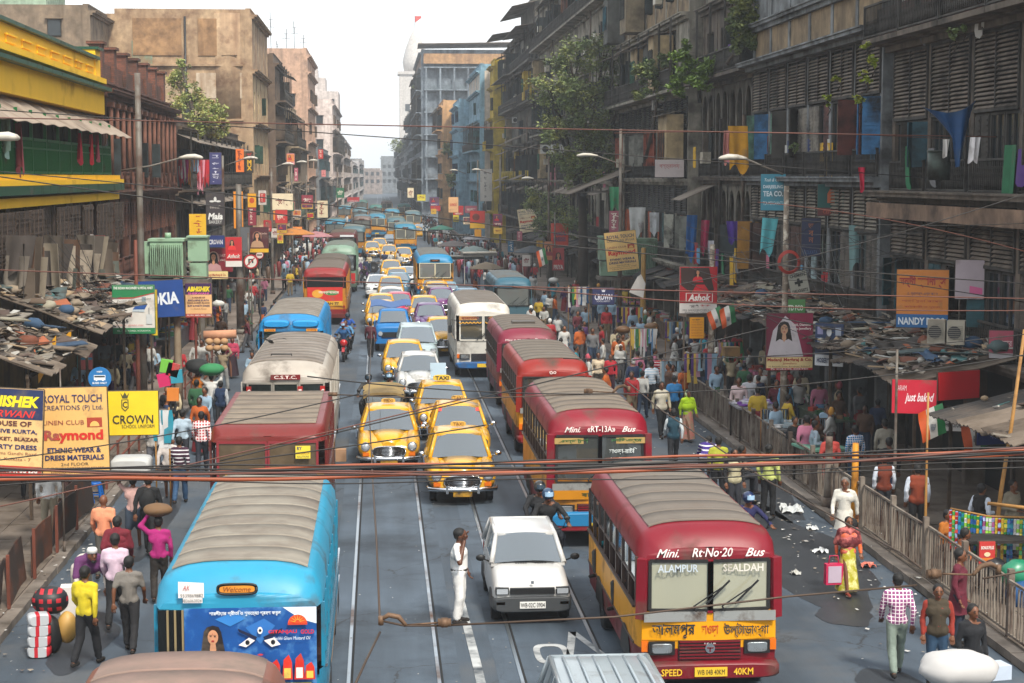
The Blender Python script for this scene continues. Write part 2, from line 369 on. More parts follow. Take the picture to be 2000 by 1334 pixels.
def make_car(name,label,cat,color,loc,rz=0.,kind='amby',group=None,driver=True,extra=None):
 """origin: ground below the middle of the front bumper; nose towards -Y"""
 K=dict(
amby=dict(L=4.25,st=[(0,.58,.36,.72),(.1,.74,.3,.84),(.45,.82,.27,.93),(1.0,.85,.26,.99),(1.4,.87,.25,1.0),(2.3,.88,.25,1.0),(3.4,.87,.26,.99),(3.85,.8,.3,.93),(4.15,.72,.34,.84),(4.25,.6,.38,.72)],
ex=2.7,gb=(1.28,3.62,.76),gt=(1.78,3.02,.585),zb=.97,zt=1.5,dome=.1,r=.31,wy=(.78,3.2),tw=.7),
hatch=dict(L=3.4,st=[(0,.64,.3,.66),(.08,.69,.24,.74),(.3,.71,.22,.82),(.95,.72,.22,.93),(1.8,.725,.22,.95),(3.1,.715,.22,.95),(3.33,.69,.25,.9),(3.4,.64,.3,.8)],
ex=5.5,gb=(.98,3.3,.67),gt=(1.52,3.02,.55),zb=.92,zt=1.36,dome=.03,r=.26,wy=(.6,2.78),tw=.62),
sedan=dict(L=4.0,st=[(0,.66,.34,.66),(.1,.77,.24,.78),(.4,.82,.22,.88),(1.05,.84,.22,.99),(2.0,.85,.22,1.0),(3.4,.84,.22,1.02),(3.88,.78,.26,1.0),(4.0,.68,.34,.85)],
ex=4,gb=(1.0,3.4,.76),gt=(1.72,2.75,.57),zb=.97,zt=1.42,dome=.06,r=.29,wy=(.72,3.2),tw=.72),
mpv=dict(L=4.5,st=[(0,.7,.36,.8),(.1,.8,.26,.95),(.4,.86,.24,1.04),(1.0,.87,.24,1.1),(2.0,.88,.24,1.12),(4.3,.86,.26,1.12),(4.5,.8,.34,1.0)],
ex=4,gb=(.95,4.4,.8),gt=(1.75,4.15,.64),zb=1.08,zt=1.66,dome=.07,r=.32,wy=(.85,3.55),tw=.75))[kind]
 t=thing(name,label,cat,loc,rz,group);near=kind=='amby'
 L=K['L'];ex=K['ex']
 b=MB();b.loft([super_ring(y,hw,z0,z1,28,ex,topk=.93)for y,hw,z0,z1 in K['st']])
 if kind=='amby':
  for sx in(-1,1):
   b.loft([super_ring(y,w,z0,z1,16,2.2,cx=sx*.64)for y,w,z0,z1 in
((.0,.1,.6,.82),(.04,.155,.5,.9),(.2,.19,.42,.95),(.6,.215,.4,1.0),(1.2,.22,.4,1.01),(1.8,.16,.5,.97),(2.1,.05,.7,.8))])
   b.loft([super_ring(y,w,z0,z1,16,2.2,cx=sx*.66)for y,w,z0,z1 in
((2.4,.05,.7,.8),(2.7,.17,.5,.97),(3.2,.21,.4,.98),(3.8,.2,.4,.93),(4.2,.1,.5,.82))])
  b.loft([super_ring(y,w,z0,z1,16,2.2)for y,w,z0,z1 in((.02,.16,.6,.86),(.2,.32,.6,1.0),(.7,.42,.7,1.055),(1.25,.5,.8,1.04))])
 body=ob('body',b,CARP,t,color=color)
 y0,y1,wb=K['gb'];q0,q1,wt=K['gt'];zb,zt=K['zb'],K['zt']
 bc=[(-wb,y0,zb),(wb,y0,zb),(wb,y1,zb),(-wb,y1,zb)];tc=[(-wt,q0,zt),(wt,q0,zt),(wt,q1,zt),(-wt,q1,zt)]
 r_=MB()
 # roof: crowned sheet + rounded border
 def roofp(u,v):
  x=(2*u-1);y=(2*v-1);ax=math.copysign(1-(1-abs(x))**1.4,x);hw=wt+.03;m_=(q0+q1)/2;hl=(q1-q0)/2+.06
  k=max(0,1-abs(ax)**3.2)*max(0,1-abs(y)**3.2)
  cr=1-.06*abs(ax)**6*abs(y)**6
  return(ax*hw*cr,m_+y*hl*cr,zt-.025+K['dome']*k**.5+.03)
 r_.slab(roofp,10,10,(0,0,.05))
 for i in range(4):
  r_.tube([bc[i],tc[i]],[.055,.045],6)
  r_.tube([tc[i],tc[(i+1)%4]],.04,6)
 ym=(y0+q0)/2*.35+(y1+q1)/2*.65 if kind!='amby' else 2.42
 for sx in(-1,1):
  r_.beam((sx*wb,ym,zb),(sx*wt,ym-.02,zt),.05,.09)
  if kind in('amby','mpv'):r_.beam((sx*wb,ym+.75,zb),(sx*wt,ym+.55,zt),.05,.07)
 r_.box((0,(y0+y1)/2,zb-.02),(2*wb+.02,y1-y0+.05,.05))
 ob('roof',r_,CARP,t,color=color)
 d=MB();d.box((0,(y0+y1)/2+.1,zb+.012),(2*wb-.12,y1-y0-.25,.01))
 d.box((-.32,ym-.25,zb+.1),(.42,.16,.5));d.box((.32,ym-.25,zb+.1),(.42,.16,.5));d.box((0,ym+.7,zb+.1),(1.0,.16,.42))
 ob('interior',d,DARK,t)
 ob('windscreen',pane_mb(bc[0],bc[1],tc[1],tc[0],bulge=.07),WGL,t)
 ob('rear_window',pane_mb(bc[2],bc[3],tc[3],tc[2],bulge=.05),WGL,t)
 for sx in(-1,1):
  A=Vector((sx*wb,y0,zb));B=Vector((sx*wb,ym,zb));Cc=Vector((sx*wt,ym-.02,zt));D=Vector((sx*wt,q0,zt))
  E=Vector((sx*wb,y1,zb));Fv=Vector((sx*wt,q1,zt))
  if sx<0:ob('side_window',pane_mb(B,A,D,Cc),GLS,t);ob('side_window',pane_mb(E,B,Cc,Fv),GLS,t)
  else:ob('side_window',pane_mb(A,B,Cc,D),GLS,t);ob('side_window',pane_mb(B,E,Fv,Cc),GLS,t)
  for wy in K['wy']:
   wheel(t,sx*K['tw'],wy,K['r'],.17)
   a=MB();n=14;hw=[s for s in K['st']if s[0]<=wy][-1][1]+.012
   pts=[(sx*hw,wy+(K['r']+.07)*math.cos(math.pi*k/n),K['r']+(K['r']+.06)*math.sin(math.pi*k/n))for k in range(n+1)]
   a.poly(pts);a.poly([(sx*(hw-.09),p[1],p[2])for p in pts])
   for i in range(n):a.poly([pts[i],pts[i+1],(sx*(hw-.09),)+pts[i+1][1:],(sx*(hw-.09),)+pts[i][1:]])
   ob('wheel_arch',a,BLK,t)
  m=MB();hwm=wb+.2
  m.tube([(sx*(wb+.02),y0+.1,zb+.02),(sx*(hwm-.04),y0+.02,zb+.1)],.015,5);m.ell((sx*hwm,y0,zb+.12),(.09,.04,.065),8,5)
  ob('mirror',m,BLK if kind!='amby' else CHR,t)
  if kind=='amby':
   hx,hz,hy=.63,.74,-.01
   rg=MB();rg.cyl((sx*hx,hy+.02,hz),.125,.07,16,axis='y');ln=MB();ln.ell((sx*hx,hy-.015,hz),(.105,.035,.105),14,6)
   h=ob('headlight',rg,CHR,t);ob('lens',ln,LAMP,h)
   sg=MB();sg.box((sx*.62,-.0,.53),(.17,.05,.09));ob('indicator',sg,AMB,t)
   tl=MB();tl.box((sx*.64,4.24,.74),(.08,.05,.16));ob('taillight',tl,REDL,t)
  else:
   hz=K['st'][1][3]-.1 if kind=='hatch' else K['st'][1][3]-.09
   hw0=K['st'][1][1]
   ln=MB();ln.box((sx*(hw0-.15),.03,hz),(.24,.1,.12 if kind=='hatch' else .15));h=ob('headlight',ln,BLK if kind=='hatch' else CHR,t)
   l2=MB();l2.box((sx*(hw0-.15),-.03,hz),(.2,.03,.09));ob('lens',l2,LAMP,h)
   sg=MB();sg.box((sx*(hw0-.12),-.045,K['st'][0][2]+.13),(.15,.03,.05));ob('indicator',sg,AMB,t)
   tl=MB();tl.box((sx*(hw0-.08),L-.01,.75),(.14,.06,.2));ob('taillight',tl,REDL,t)
 g=MB()
 if kind=='amby':
  g.loft([super_ring(-.03,.43,.46,.73,20,3),super_ring(.05,.45,.44,.75,20,3)]);gr=ob('grille',g,BLK,t)
  for i in range(7):
   w=.8-.02*abs(i-3)**2
   br=MB();br.tube([(-w/2,-.03,.49+i*.036),(0,-.065,.49+i*.036),(w/2,-.03,.49+i*.036)],.011,5);ob('grille_bar',br,CHR,gr)
  fr=MB();rr=super_ring(-.045,.45,.45,.745,20,3);fr.tube(rr+[rr[0]],.016,5);ob('grille_frame',fr,CHR,gr)
  bm=MB();bm.tube([(-.84,.25,.42),(-.82,.0,.42),(-.4,-.13,.42),(.4,-.13,.42),(.82,.0,.42),(.84,.25,.42)],.052,8)
  bm.box((-.38,-.17,.43),(.06,.06,.2));bm.box((.38,-.17,.43),(.06,.06,.2));ob('bumper',bm,CHR,t)
  bm=MB();bm.tube([(-.82,4.05,.42),(-.8,4.25,.42),(0,4.36,.42),(.8,4.25,.42),(.82,4.05,.42)],.05,8);ob('bumper',bm,CHR,t)
  st=MB()
  for sx in(-1,1):st.box((sx*.895,2.3,.8),(.02,2.2,.05))
  ob('side_stripe',st,mat('blue_stripe','#1c3550',.5),t)
  pl=MB();pl.box((0,-.13,.3),(.46,.02,.11));ob('number_plate',pl,mat('plate_yellow','#b08418',.6,dirt='#3a2f20',da=.5,ds=6),t)
 else:
  dk=BLK if kind=='hatch' else BLK
  g.box((0,.0,K['st'][1][3]-.1),(.8 if kind=='hatch' else .62,.08,.11));gr=ob('grille',g,dk,t)
  bz=K['st'][0][2]+.1
  bm=MB();bm.loft([super_ring(-.06,K['st'][1][1]-.04,bz-.12,bz+.12,18,6),super_ring(.0,K['st'][1][1]+.01,bz-.15,bz+.14,18,6),super_ring(.25,K['st'][2][1]+.02,bz-.15,bz+.13,18,6)])
  ob('bumper',bm,mat('grey_bumper','#3a3d40',.6)if kind=='hatch' else CARP,t,color=color)
  bm=MB();bm.loft([super_ring(L-.2,K['st'][2][1]+.01,bz-.1,bz+.14,18,6),super_ring(L+.05,K['st'][1][1]-.02,bz-.1,bz+.14,18,6)])
  ob('bumper',bm,mat('grey_bumper','#3a3d40',.6)if kind=='hatch' else CARP,t,color=color)
  pl=MB();pl.box((0,-.075,bz+.0),(.46,.02,.12));ob('number_plate',pl,flat('#e8e8e4'),t)
 for sx in(-1,1):
  wi=MB();x0=sx*.1+.16
  wi.beam((x0+.22,y0-.06,zb+.03),(x0-.22,y0+.02,zb+.06),.018,.018);ob('wiper',wi,BLK,t)
 hd=MB()
 for sx in(-1,1):
  hd.box((sx*(wb+.1 if kind=='amby' else wb+.05),ym-.2,zb-.1),(.03,.13,.03))
 ob('door_handle',hd,CHR,t)
 return t
def roof_sign(t,z,y,txt='TAXI'):
 m=MB();m.loft([super_ring(y-.05,.2,z,z+.13,12,3),super_ring(y+.05,.2,z,z+.13,12,3)])
 s_=ob('taxi_sign',m,mat('sign_paint','#caa24a',.5,dirt='#54452c',da=.3,ds=5),t)
 text(s_,txt,0,z+.065,.26,.08,'#5a2a10',y=y-.056)
 # ---------------------------------------------------------------- buses
def make_bus(label,loc,L,W,H,low,mid,top,roofc='#857b70',face='front',rz=0.,belt=1.42,wtop=2.18,seats=False,cat='bus',name='bus',
forehead=None,sidedirt=.3,trim=None,wind_top=None,fb=None,interior='#17171a'):
 """origin: ground below the visible end, which faces -Y; reaches to +Y"""
 t=thing(name,label,cat,loc,rz);w=W/2;fb=fb or belt-.12
 Mlow,Mmid,Mtop=paint(low,da=sidedirt),paint(mid,da=sidedirt),paint(top,da=sidedirt)
 Mfh=paint(forehead or top,da=sidedirt*.8);Mroof=mat('dusty_roof',roofc,.9,var=.14,vs=1.6,dirt='#6a5f55',ds=.9,da=.5,bump=.3,bs=8,streak=2)
 gz=wtop+.3
 sec=[(w-.02,.45,0),(w,.85,0),(w,.86,1),(w,belt-.07,1),(w,belt,2)]
 zr=lambda ax:gz+.02+(H-gz-.02)*max(0,1-(min(ax,w-.11)/(w-.11))**3.2)**.625
 rx=[w-.14,w-.18,w-.24,w-.33,w-.46,w*.42,w*.2]
 upp=[(w-.03,wtop,2),(w-.05,gz-.08,2),(w-.11,gz+.02,2)]+[(x_,zr(x_),2)for x_ in rx]
 def ins(y):
  e=min(y,L-y)
  k=max(0,1-e/.42);return k
 ys=[0,.05,.14,.28,.45]+[.45+(L-.9)*i/6 for i in range(1,6)]+[L-.45,L-.28,L-.14,L-.05,L]
 def P_(pt,y,sx):
  x,z,_=pt;k=ins(y);x=x*(1-.07*k*k)
  if z>wtop:z=wtop+(z-wtop)*(1-.62*k**2.2);x-=(.12 if z>gz-.2 else .04)*k*k
  return(sx*x,y,z)
  # lower body ring (U shape) and upper shell (arch)
 b=MB()
 for sx in(-1,1):
  for i in range(len(sec)-1):
   b.loft([[P_(sec[i],y,sx),P_(sec[i+1],y,sx)]for y in ys],mi=sec[i+1][2]if sec[i+1][2]<2 else 1,closed=False,smooth=True)
 for yy in(0,L):
  for i in range(len(sec)-1):
   a,c=sec[i],sec[i+1]
   def q(u,v,a=a,c=c):
    x=(a[0]*(1-v)+c[0]*v)*(1-.07);z=a[1]*(1-v)+c[1]*v
    if yy==0 and c[1]>=belt-.01 and i==len(sec)-2:z=a[1]*(1-v)+(fb)*v
    e=(2*u-1);return(e*x,yy+(-.1 if yy==0 else .1)*(1-e*e),z)
   b.grid(q,8,1,sec[i+1][2]if sec[i+1][2]<2 else 1)
 b.box((0,L/2,.5),(2*w-.1,L-.1,.08),3)
 ob('lower_body',b,[Mlow,Mmid,Mtop,BLK],t)
 b=MB();full=[(-1,p)for p in upp]+[(1,p)for p in reversed(upp)]
 arch=lambda y:[P_(p,y,s_)for s_,p in full]
 nfront=[y for y in ys]
 b.loft([arch(y)for y in nfront],closed=False,smooth=True)
 for yy in(0,L):
  ring=arch(yy);bot=[(-(w-.03)*.93,yy,wtop),((w-.03)*.93,yy,wtop)];n=len(ring)
  for j in range(n//2):
   a,c,d,e=ring[j],ring[j+1],ring[n-2-j],ring[n-1-j]
   if j+1>=n//2:break
   s2=-.1 if yy==0 else .1
   def q(u,v,a=a,c=c,d=d,e=e):
    x0=a[0]+(c[0]-a[0])*v;x1=e[0]+(d[0]-e[0])*v;z=a[2]+(c[2]-a[2])*v;k=2*u-1
    return(x0+(x1-x0)*u,yy+s2*(1-k*k),z)
   b.grid(q,8,1)
 ob('upper_body',b,[Mfh],t)
 # roof sheets, one part per sheet between two seams
 y=.42;npan=max(3,int(round((L-.8)/.78)));dy=(L-.84)/npan
 pmesh=None
 for i in range(npan):
  if pmesh is None:
   m=MB()
   for sgn in(0,):
    secx=[-x_ for x_ in rx[2:]]+[0]+list(reversed(rx[2:]));zof=lambda x:zr(abs(x))
    m.loft([[(x,yy,zof(x)+hh)for x in secx]for yy,hh in((0,.004),(0,.03),(.035,.038),(.07,.024),(dy*.5,.018),(dy-.01,.024),(dy-.01,.004))],closed=False,smooth=True)
   pmesh=m.mesh('roof_panel',Mroof)
  o=ob('roof_panel',pmesh,parent=t,loc=(0,y+i*dy,0));o.rotation_euler=(rnd.uniform(-.0015,.0015),0,0)
  # side openings: pillars, rails, glass
 for sx in(-1,1):
  npil=int(round((L-.5)/.72));pm=MB();pm.box((0,0,(belt+wtop)/2),(.05,.07,wtop-belt+.02));pme=pm.mesh('pillar',Mmid if trim is None else paint(trim))
  for i in range(npil+1):
   ob('pillar',pme,parent=t,loc=(sx*(w-.035),.25+(L-.5)*i/npil,0))
  rl=MB();rl.box((sx*(w-.03),L/2,belt+.36),(.03,L-.5,.025));rl.box((sx*(w-.0),L/2,belt-.01),(.05,L-.5,.04));rl.box((sx*(w+.0),L/2,.86),(.03,L-.6,.04))
  ob('side_rail',rl,CHR if trim is None else paint(trim),t)
  gm=MB();stp=(L-.5)/npil;gm.box((0,0,belt+.56),(.012,stp-.08,wtop-belt-.4));gme=gm.mesh('side_window',GLS)
  for i in range(npil):ob('side_window',gme,parent=t,loc=(sx*(w-.04),.25+stp*(i+.5),0))
  for wy in(1.15 if face=='front' else 2.0,L-(2.0 if face=='front' else 1.15)):wheel(t,sx*(w-.16),wy,.43,.24);
  for wy in(1.15 if face=='front' else 2.0,L-(2.0 if face=='front' else 1.15)):
   a=MB();n=12;pts=[(sx*(w+.012),wy+.52*math.cos(math.pi*k/n),.44+.5*math.sin(math.pi*k/n))for k in range(n+1)]
   a.poly(pts);a.poly([(p[0]-sx*.05,p[1],p[2])for p in pts]);ob('wheel_arch',a,BLK,t)
 it=MB();it.box((0,L/2,.9),(2*w-.15,L-.3,.06));it.box((0,L-.12,(belt+wtop)/2),(2*w-.2,.04,wtop-belt));
 ob('floor_pan',it,mat('bus_interior',interior,.8),t)
 st=MB();st.box((0,0,1.12),(.85,.4,.1));st.box((0,.2,1.42),(.85,.08,.6));stm=st.mesh('seat',mat('seat_vinyl','#3a2320',.7))
 for i in range(int((L-1.6)/.85)):
  for sx in(-1,1):ob('seat',stm,parent=t,loc=(sx*(w-.52),1.6+i*.85,0))
 return t
def bus_windscreen(t,W,belt,wtop,fb,n=2,frame='#151515',bannerc=None,top=None,gl=None,y=0.,frw=.05):
 w=W/2*.93-.1;z0=fb+.02;z1=wtop-.0;top=top or z1
 for i in range(n):
  x0=-w+2*w*i/n;x1=-w+2*w*(i+1)/n
  yy=lambda x:y-.1*(1-(x/(W/2*.93))**2)-.0
  a,b,c,d=Vector((x0+.02,yy(x0),z0)),Vector((x1-.02,yy(x1),z0)),Vector((x1-.02,yy(x1),z1)),Vector((x0+.02,yy(x0),z1))
  f=MB()
  for p,q in((a,b),(b,c),(c,d),(d,a)):f.beam(p,q,frw,frw)
  fr=ob('windscreen_frame',f,mat('rubber_frame',frame,.6),t)
  m=MB();m.slab(lambda u,v:(a*(1-u)+b*u)*(1-v)+(d*(1-u)+c*u)*v,4,1,(0,-.012,0));ob('windscreen',m,gl or WGL,fr)
 return w
def bus_front_kit(t,W,fb,low=.45,grille='bars',lampc=CHR,bumper='#7c1220',plate=None,chrome_band=True):
 w=W/2
 if chrome_band:
  for i in(-1,1):
   m=MB();m.box((i*.48*w,-.105,fb-.07),(.86*w,.03,.15));ob('chrome_panel',m,mat('worn_steel','#b9bab6',.35,.7,dirt='#5a4a40',ds=3,da=.35),t)
 for sx in(-1,1):
  h=MB();h.box((sx*.66*w,-.075,.86),(.36*w,.06,.2));hh=ob('headlight',h,BLK,t)
  l_=MB();l_.loft([super_ring(-.125,.13*w,.79,.93,16,6,cx=sx*.66*w),super_ring(-.1,.15*w,.78,.94,16,6,cx=sx*.66*w)]);ob('lens',l_,mat('dusty_lens','#8f979c',.2,.5,dirt='#5a5048',ds=6,da=.4),hh)
  i_=MB();i_.box((sx*.89*w,-.03,.88),(.09*w,.05,.16));ob('indicator',i_,AMB,t)
  wp=MB();x0=sx*.22;wp.beam((x0,-.16,fb+.02),(x0-.05,-.19,fb+.1),.02);wp.beam((x0-.05,-.18,fb+.1),(x0+.42,-.2,fb+.42),.018);wp.beam((x0+.14,-.2,fb+.14),(x0+.5,-.2,fb+.5),.012,.03);ob('wiper',wp,BLK,t)
 g=MB();g.box((0,-.09,.83),(.86*w,.04,.3));gr=ob('grille',g,BLK,t)
 for i in range(6):
  m=MB();m.box((0,-.125,.71+i*.05),(.84*w,.02,.022));ob('grille_bar',m,paint(bumper)if grille=='bars' else CHR,gr)
 b=MB();b.loft([super_ring(-.22,w*.9,.42,.62,18,5),super_ring(-.14,w*.97,.38,.66,18,5),super_ring(.25,w*1.0,.4,.64,18,5)]);ob('bumper',b,paint(bumper,da=.35),t)
 p=MB();p.box((0,-.235,.52),(.5,.02,.14));pl=ob('number_plate',p,flat('#d8b32a'),t)
 if plate:text(pl,plate,0,.52,.42,.08,'#111111',y=-.249)
def bus_rear_kit(t,W,low,bumper='#5c1a14'):
 w=W/2
 for sx in(-1,1):
  h=MB();h.cyl((sx*.85*w,-.05,.8),.07,.05,12,axis='y');h.cyl((sx*.85*w,-.05,1.0),.06,.05,12,axis='y');ob('taillight',h,REDL,t)
 b=MB();b.box((0,-.14,.5),(2*w*.94,.12,.2));ob('bumper',b,paint(bumper),t)
def bus_mirrors(t,W,z):
 for sx in(-1,1):
  m=MB();m.tube([(sx*(W/2-.05),.1,z+.2),(sx*(W/2+.16),-.15,z+.25),(sx*(W/2+.2),-.18,z-.05)],.014,5);m.box((sx*(W/2+.2),-.2,z-.12),(.15,.04,.3));ob('mirror',m,BLK,t)
  # ---- the big minibus No. 20
def minibus(label,y,x,L,W,H,plate,base='#6c0f1c',midc='#d9960c',top='#760f20',roofc='#6f675e',rz=0.,belt=1.45,wtop=2.2,**k):
 t=make_bus(label,(x,y,0),L,W,H,base,midc,top,roofc,'front',rz,belt=belt,wtop=wtop,fb=1.42,name='minibus',trim='#4a3a34',**k)
 for sx in(-1,1):m=MB();m.beam((sx*(W/2*.93-.0),.01,1.3),(sx*(W/2*.93-.02),-.0,wtop+.03),.13,.16);ob('corner_post',m,paint(top),t)
 m=MB();m.beam((0,-.1,1.4),(0,-.1,wtop+.03),.08,.05);ob('centre_post',m,paint(top),t)
 bus_front_kit(t,W,1.42,bumper=base,plate=plate);return t
SIGNW=glass('pale_windscreen','#d8d2bc',.35)
b20=minibus('dark red and yellow minibus with white lettering Rt-No-20 over its windscreen',25.75,4.97,6.4,2.22,2.72,'WB 04B 40KM')
b20['label']='dark red and yellow minibus number 20 at the front of the right lane'
bus_windscreen(b20,2.22,1.42,2.2,1.42,gl=glass('cream_windscreen','#cfd0bc',.42,dif='#c9c8b0'))  # cream diffuse share of the pane stands in for its bright reflection
text(b20,'Mini.',-.66,2.335,.34,.13,'#f2e8e4',y=-.13,shear=.4,bold=.012);text(b20,'Rt·No·20',.02,2.345,.62,.14,'#f2e8e4',y=-.15,shear=.25,bold=.014);text(b20,'Bus',.68,2.335,.3,.13,'#f2e8e4',y=-.13,shear=.4,bold=.014)
m=MB();m.grid(lambda u,v:((2*u-1)*1.03,-.105*(1-((2*u-1)*.98)**2)-.012,.98+.3*v),8,1);yb=ob('route_board',m,paint('#e09a08',da=.1),b20)
text(yb,'আলমপুর',-.56,1.13,.66,.23,'#0f1f26',y=-.124,bold=.015);text(yb,'উল্টাডাঙ্গা',.56,1.13,.7,.23,'#0f1f26',y=-.124,bold=.015);text(yb,'হাওড়া',.0,1.13,.26,.18,'#b43b10',y=-.128,bold=.01)
text(b20,'ALAMPUR',-.5,2.1,.62,.12,'#b9c4cc',y=-.13,bold=.02);text(b20,'SEALDAH',.5,2.1,.62,.12,'#d4cfc4',y=-.13,bold=.02)
# fix position of emblem disc and lettering on grille
m=MB();m.cyl((0,-.14,.86),.075,.02,16,axis='y');e_=ob('emblem',m,CHR,b20);m=MB();m.box((0,-.155,.87),(.1,.012,.02));m.box((0,-.155,.84),(.02,.012,.07));ob('emblem_mark',m,paint('#5c0f1a'),e_)
text(b20,'TATA',0,1.035-.1,.2,.055,'#e8e6e2',y=-.118,bold=.03)
text(b20,'40KM',.5,.52,.3,.11,'#e2b32a',y=-.235,bold=.02);text(b20,'SPEED',-.6,.52,.32,.11,'#e2b32a',y=-.235,bold=.02)
b13=minibus('red minibus RT-13A with dark windscreen and dusty ribbed roof, second on the right',36.9,4.7,6.7,2.26,2.98,None,base='#7a1020',midc='#c98210',top='#7c1022',roofc='#7b6f61',belt=1.6,wtop=2.45)
bus_windscreen(b13,2.26,1.6,2.45,1.42,gl=glass('dark_windscreen','#3e4a46',.8))
text(b13,'Mini.',-.6,2.6,.34,.12,'#efe2dc',y=-.13,shear=.4,bold=.012);text(b13,'«RT-13A»',.02,2.61,.6,.13,'#efe2dc',y=-.15,bold=.014);text(b13,'Bus',.62,2.6,.3,.12,'#efe2dc',y=-.13,shear=.4,bold=.014)
for sx in(-1,1):
 m=MB();m.grid(lambda u,v:(sx*.52+(2*u-1)*.46,-.07,2.28+.13*v),6,1);vb=ob('banner',m,flat('#a98c52'),b13)
 text(vb,'গণেশ টকিজ' if sx<0 else 'বালিগঞ্জ',sx*.52,2.35,.78,.11,'#1f5a24',y=-.079,bold=.03)
text(b13,'হাওড়া-রাটি',.5,2.12,.6,.14,'#cfd6d4',y=-.09,bold=.01);text(b13,'Any Time',.42,1.95,.42,.07,'#9aa6a4',y=-.09)
m=MB();m.loft([super_ring(-.24,1.0,.52,.78,18,5),super_ring(-.16,1.1,.48,.82,18,5),super_ring(.2,1.12,.5,.8,18,5)]);ob('bumper',m,paint('#1d6f9e'),b13)
m=MB();m.grid(lambda u,v:((2*u-1)*1.0,-.13,1.08+.2*v),8,1);yb=ob('route_board',m,paint('#b8780f',da=.2),b13);text(yb,'বাবুঘাট',-.1,1.18,.6,.14,'#163c18',y=-.14,bold=.02)
b3r=minibus('orange red minibus with yellow lower front, third from the front on the right',49.2,4.95,6.5,2.15,2.8,None,base='#7a1416',midc='#cf8e12',top='#8a2016',roofc='#70685e',belt=1.5,wtop=2.3)
bus_windscreen(b3r,2.15,1.5,2.3,1.42,gl=WGL);text(b3r,'৩০',-.05,2.44,.2,.09,'#efe2dc',y=-.14,bold=.02);text(b3r,'SPEED',-.6,.52,.5,.13,'#e8ddd0',y=-.235,bold=.02)
b4r=minibus('maroon minibus with a white banner across its windscreen behind the orange red one',59.6,5.1,6.6,2.15,2.78,None,base='#6d1930',midc='#8a3b2a',top='#7a1f36',roofc='#6c645b',belt=1.45,wtop=2.25)
bus_windscreen(b4r,2.15,1.45,2.25,1.42,gl=glass('pale_windscreen','#c9d2d0',.5))
text(b4r,'Mini ৭ মা করুণাময়ী ১৯ Bus',0,2.4,1.6,.12,'#f0dcdc',y=-.15,bold=.02);text(b4r,'টিকিয়াপাড়া',-.3,1.15,.9,.2,'#e8ddc0',y=-.14,bold=.02)
m=MB();m.box((0,2.2,2.82),(.8,.7,.1));ob('roof_hatch',m,paint('#4e463e'),b4r)
b5r=make_bus('white bus with two arched windscreens, yellow garland and blue bumper',(4.1,69,0),8.2,2.25,3.0,'#d8d6cf','#c9c7c0','#cfcbc2','#77716a','front',belt=1.55,wtop=2.5,sidedirt=.35)
bus_windscreen(b5r,2.25,1.55,2.5,1.5,frame='#d5d2c8',gl=glass('dark_windscreen','#3e4a46',.8));bus_front_kit(b5r,2.25,1.5,grille='chrome',bumper='#1c5f9c',chrome_band=False);bus_mirrors(b5r,2.25,2.1)
for sx in(-1,1):
 m=MB();m.grid(lambda u,v:(sx*.52+(2*u-1)*.44,-.08,2.32+.16*v),6,1);vb=ob('banner',m,flat('#b98a52'),b5r);text(vb,'বাবাতলা' if sx<0 else 'মাতাঘাট',sx*.52,2.4,.7,.1,'#7a2412',y=-.09,bold=.02)
 g=MB();g.tube([(sx*.52-.44+.88*i/24,-.13,2.24-.05*abs(math.sin(i*math.pi/4)))for i in range(25)],.022,5);ob('garland',g,mat('marigold','#d99a1a',.8),b5r)
b6r=make_bus('dusty blue grey bus parked at the right kerb',(6.75,88,0),7.5,2.0,2.9,'#3a5560','#3f5e6a','#2e5d70','#5f6b70','front',belt=1.5,wtop=2.4)
bus_windscreen(b6r,2.0,1.5,2.4,1.45,n=1,gl=glass('pale_windscreen','#8fa39c',.5));bus_front_kit(b6r,2.0,1.4,bumper='#4a5d5a',chrome_band=False)
def blue_bus(label,x,y,L=9,face='front',roofc='#6b7272',W=2.4,H=3.05):
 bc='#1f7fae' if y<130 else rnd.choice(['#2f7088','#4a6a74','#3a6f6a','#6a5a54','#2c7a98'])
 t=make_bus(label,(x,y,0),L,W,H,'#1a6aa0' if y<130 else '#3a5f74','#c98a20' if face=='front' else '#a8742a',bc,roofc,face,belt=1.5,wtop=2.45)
 bus_windscreen(t,W,1.5,2.45,1.5,frame='#c8c2a8' if face=='front' else '#10242c',gl=glass('pale_windscreen','#c9bfa2',.5))
 (bus_front_kit(t,W,1.42,bumper='#1b6d96',chrome_band=False)if face=='front' else bus_rear_kit(t,W,.5,'#1b6d96'))
 m=MB();m.box((0,-.12,2.64),(.62,.06,.14));d_=ob('destination_box',m,BLK,t);text(d_,'সরকারি',0,2.64,.4,.08,'#c26a28',y=-.152,bold=.02)
 return t
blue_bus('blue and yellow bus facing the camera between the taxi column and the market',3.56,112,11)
# ---- left lane, seen from behind
bl0=make_bus('bus at the bottom edge of which only the dusty pinkish brown roof shows',(-2.18,11.2,0),8.3,2.3,2.75,'#7c3a2a','#8a4a30','#7b5145','#8a7166','rear',belt=1.5,wtop=2.2)
bus_windscreen(bl0,2.3,1.5,2.2,1.42)
bl1=make_bus('turquoise blue bus with painted advertisement on its back and a long grey ribbed roof',(-1.93,23.2,0),8.0,2.32,2.78,'#d6940c','#1f82a4','#2a86a4','#8b8478','rear',belt=1.35,wtop=2.22,forehead='#2a8cae',sidedirt=.3,fb=1.24)
bus_rear_kit(bl1,2.32,.5,'#b5771a')
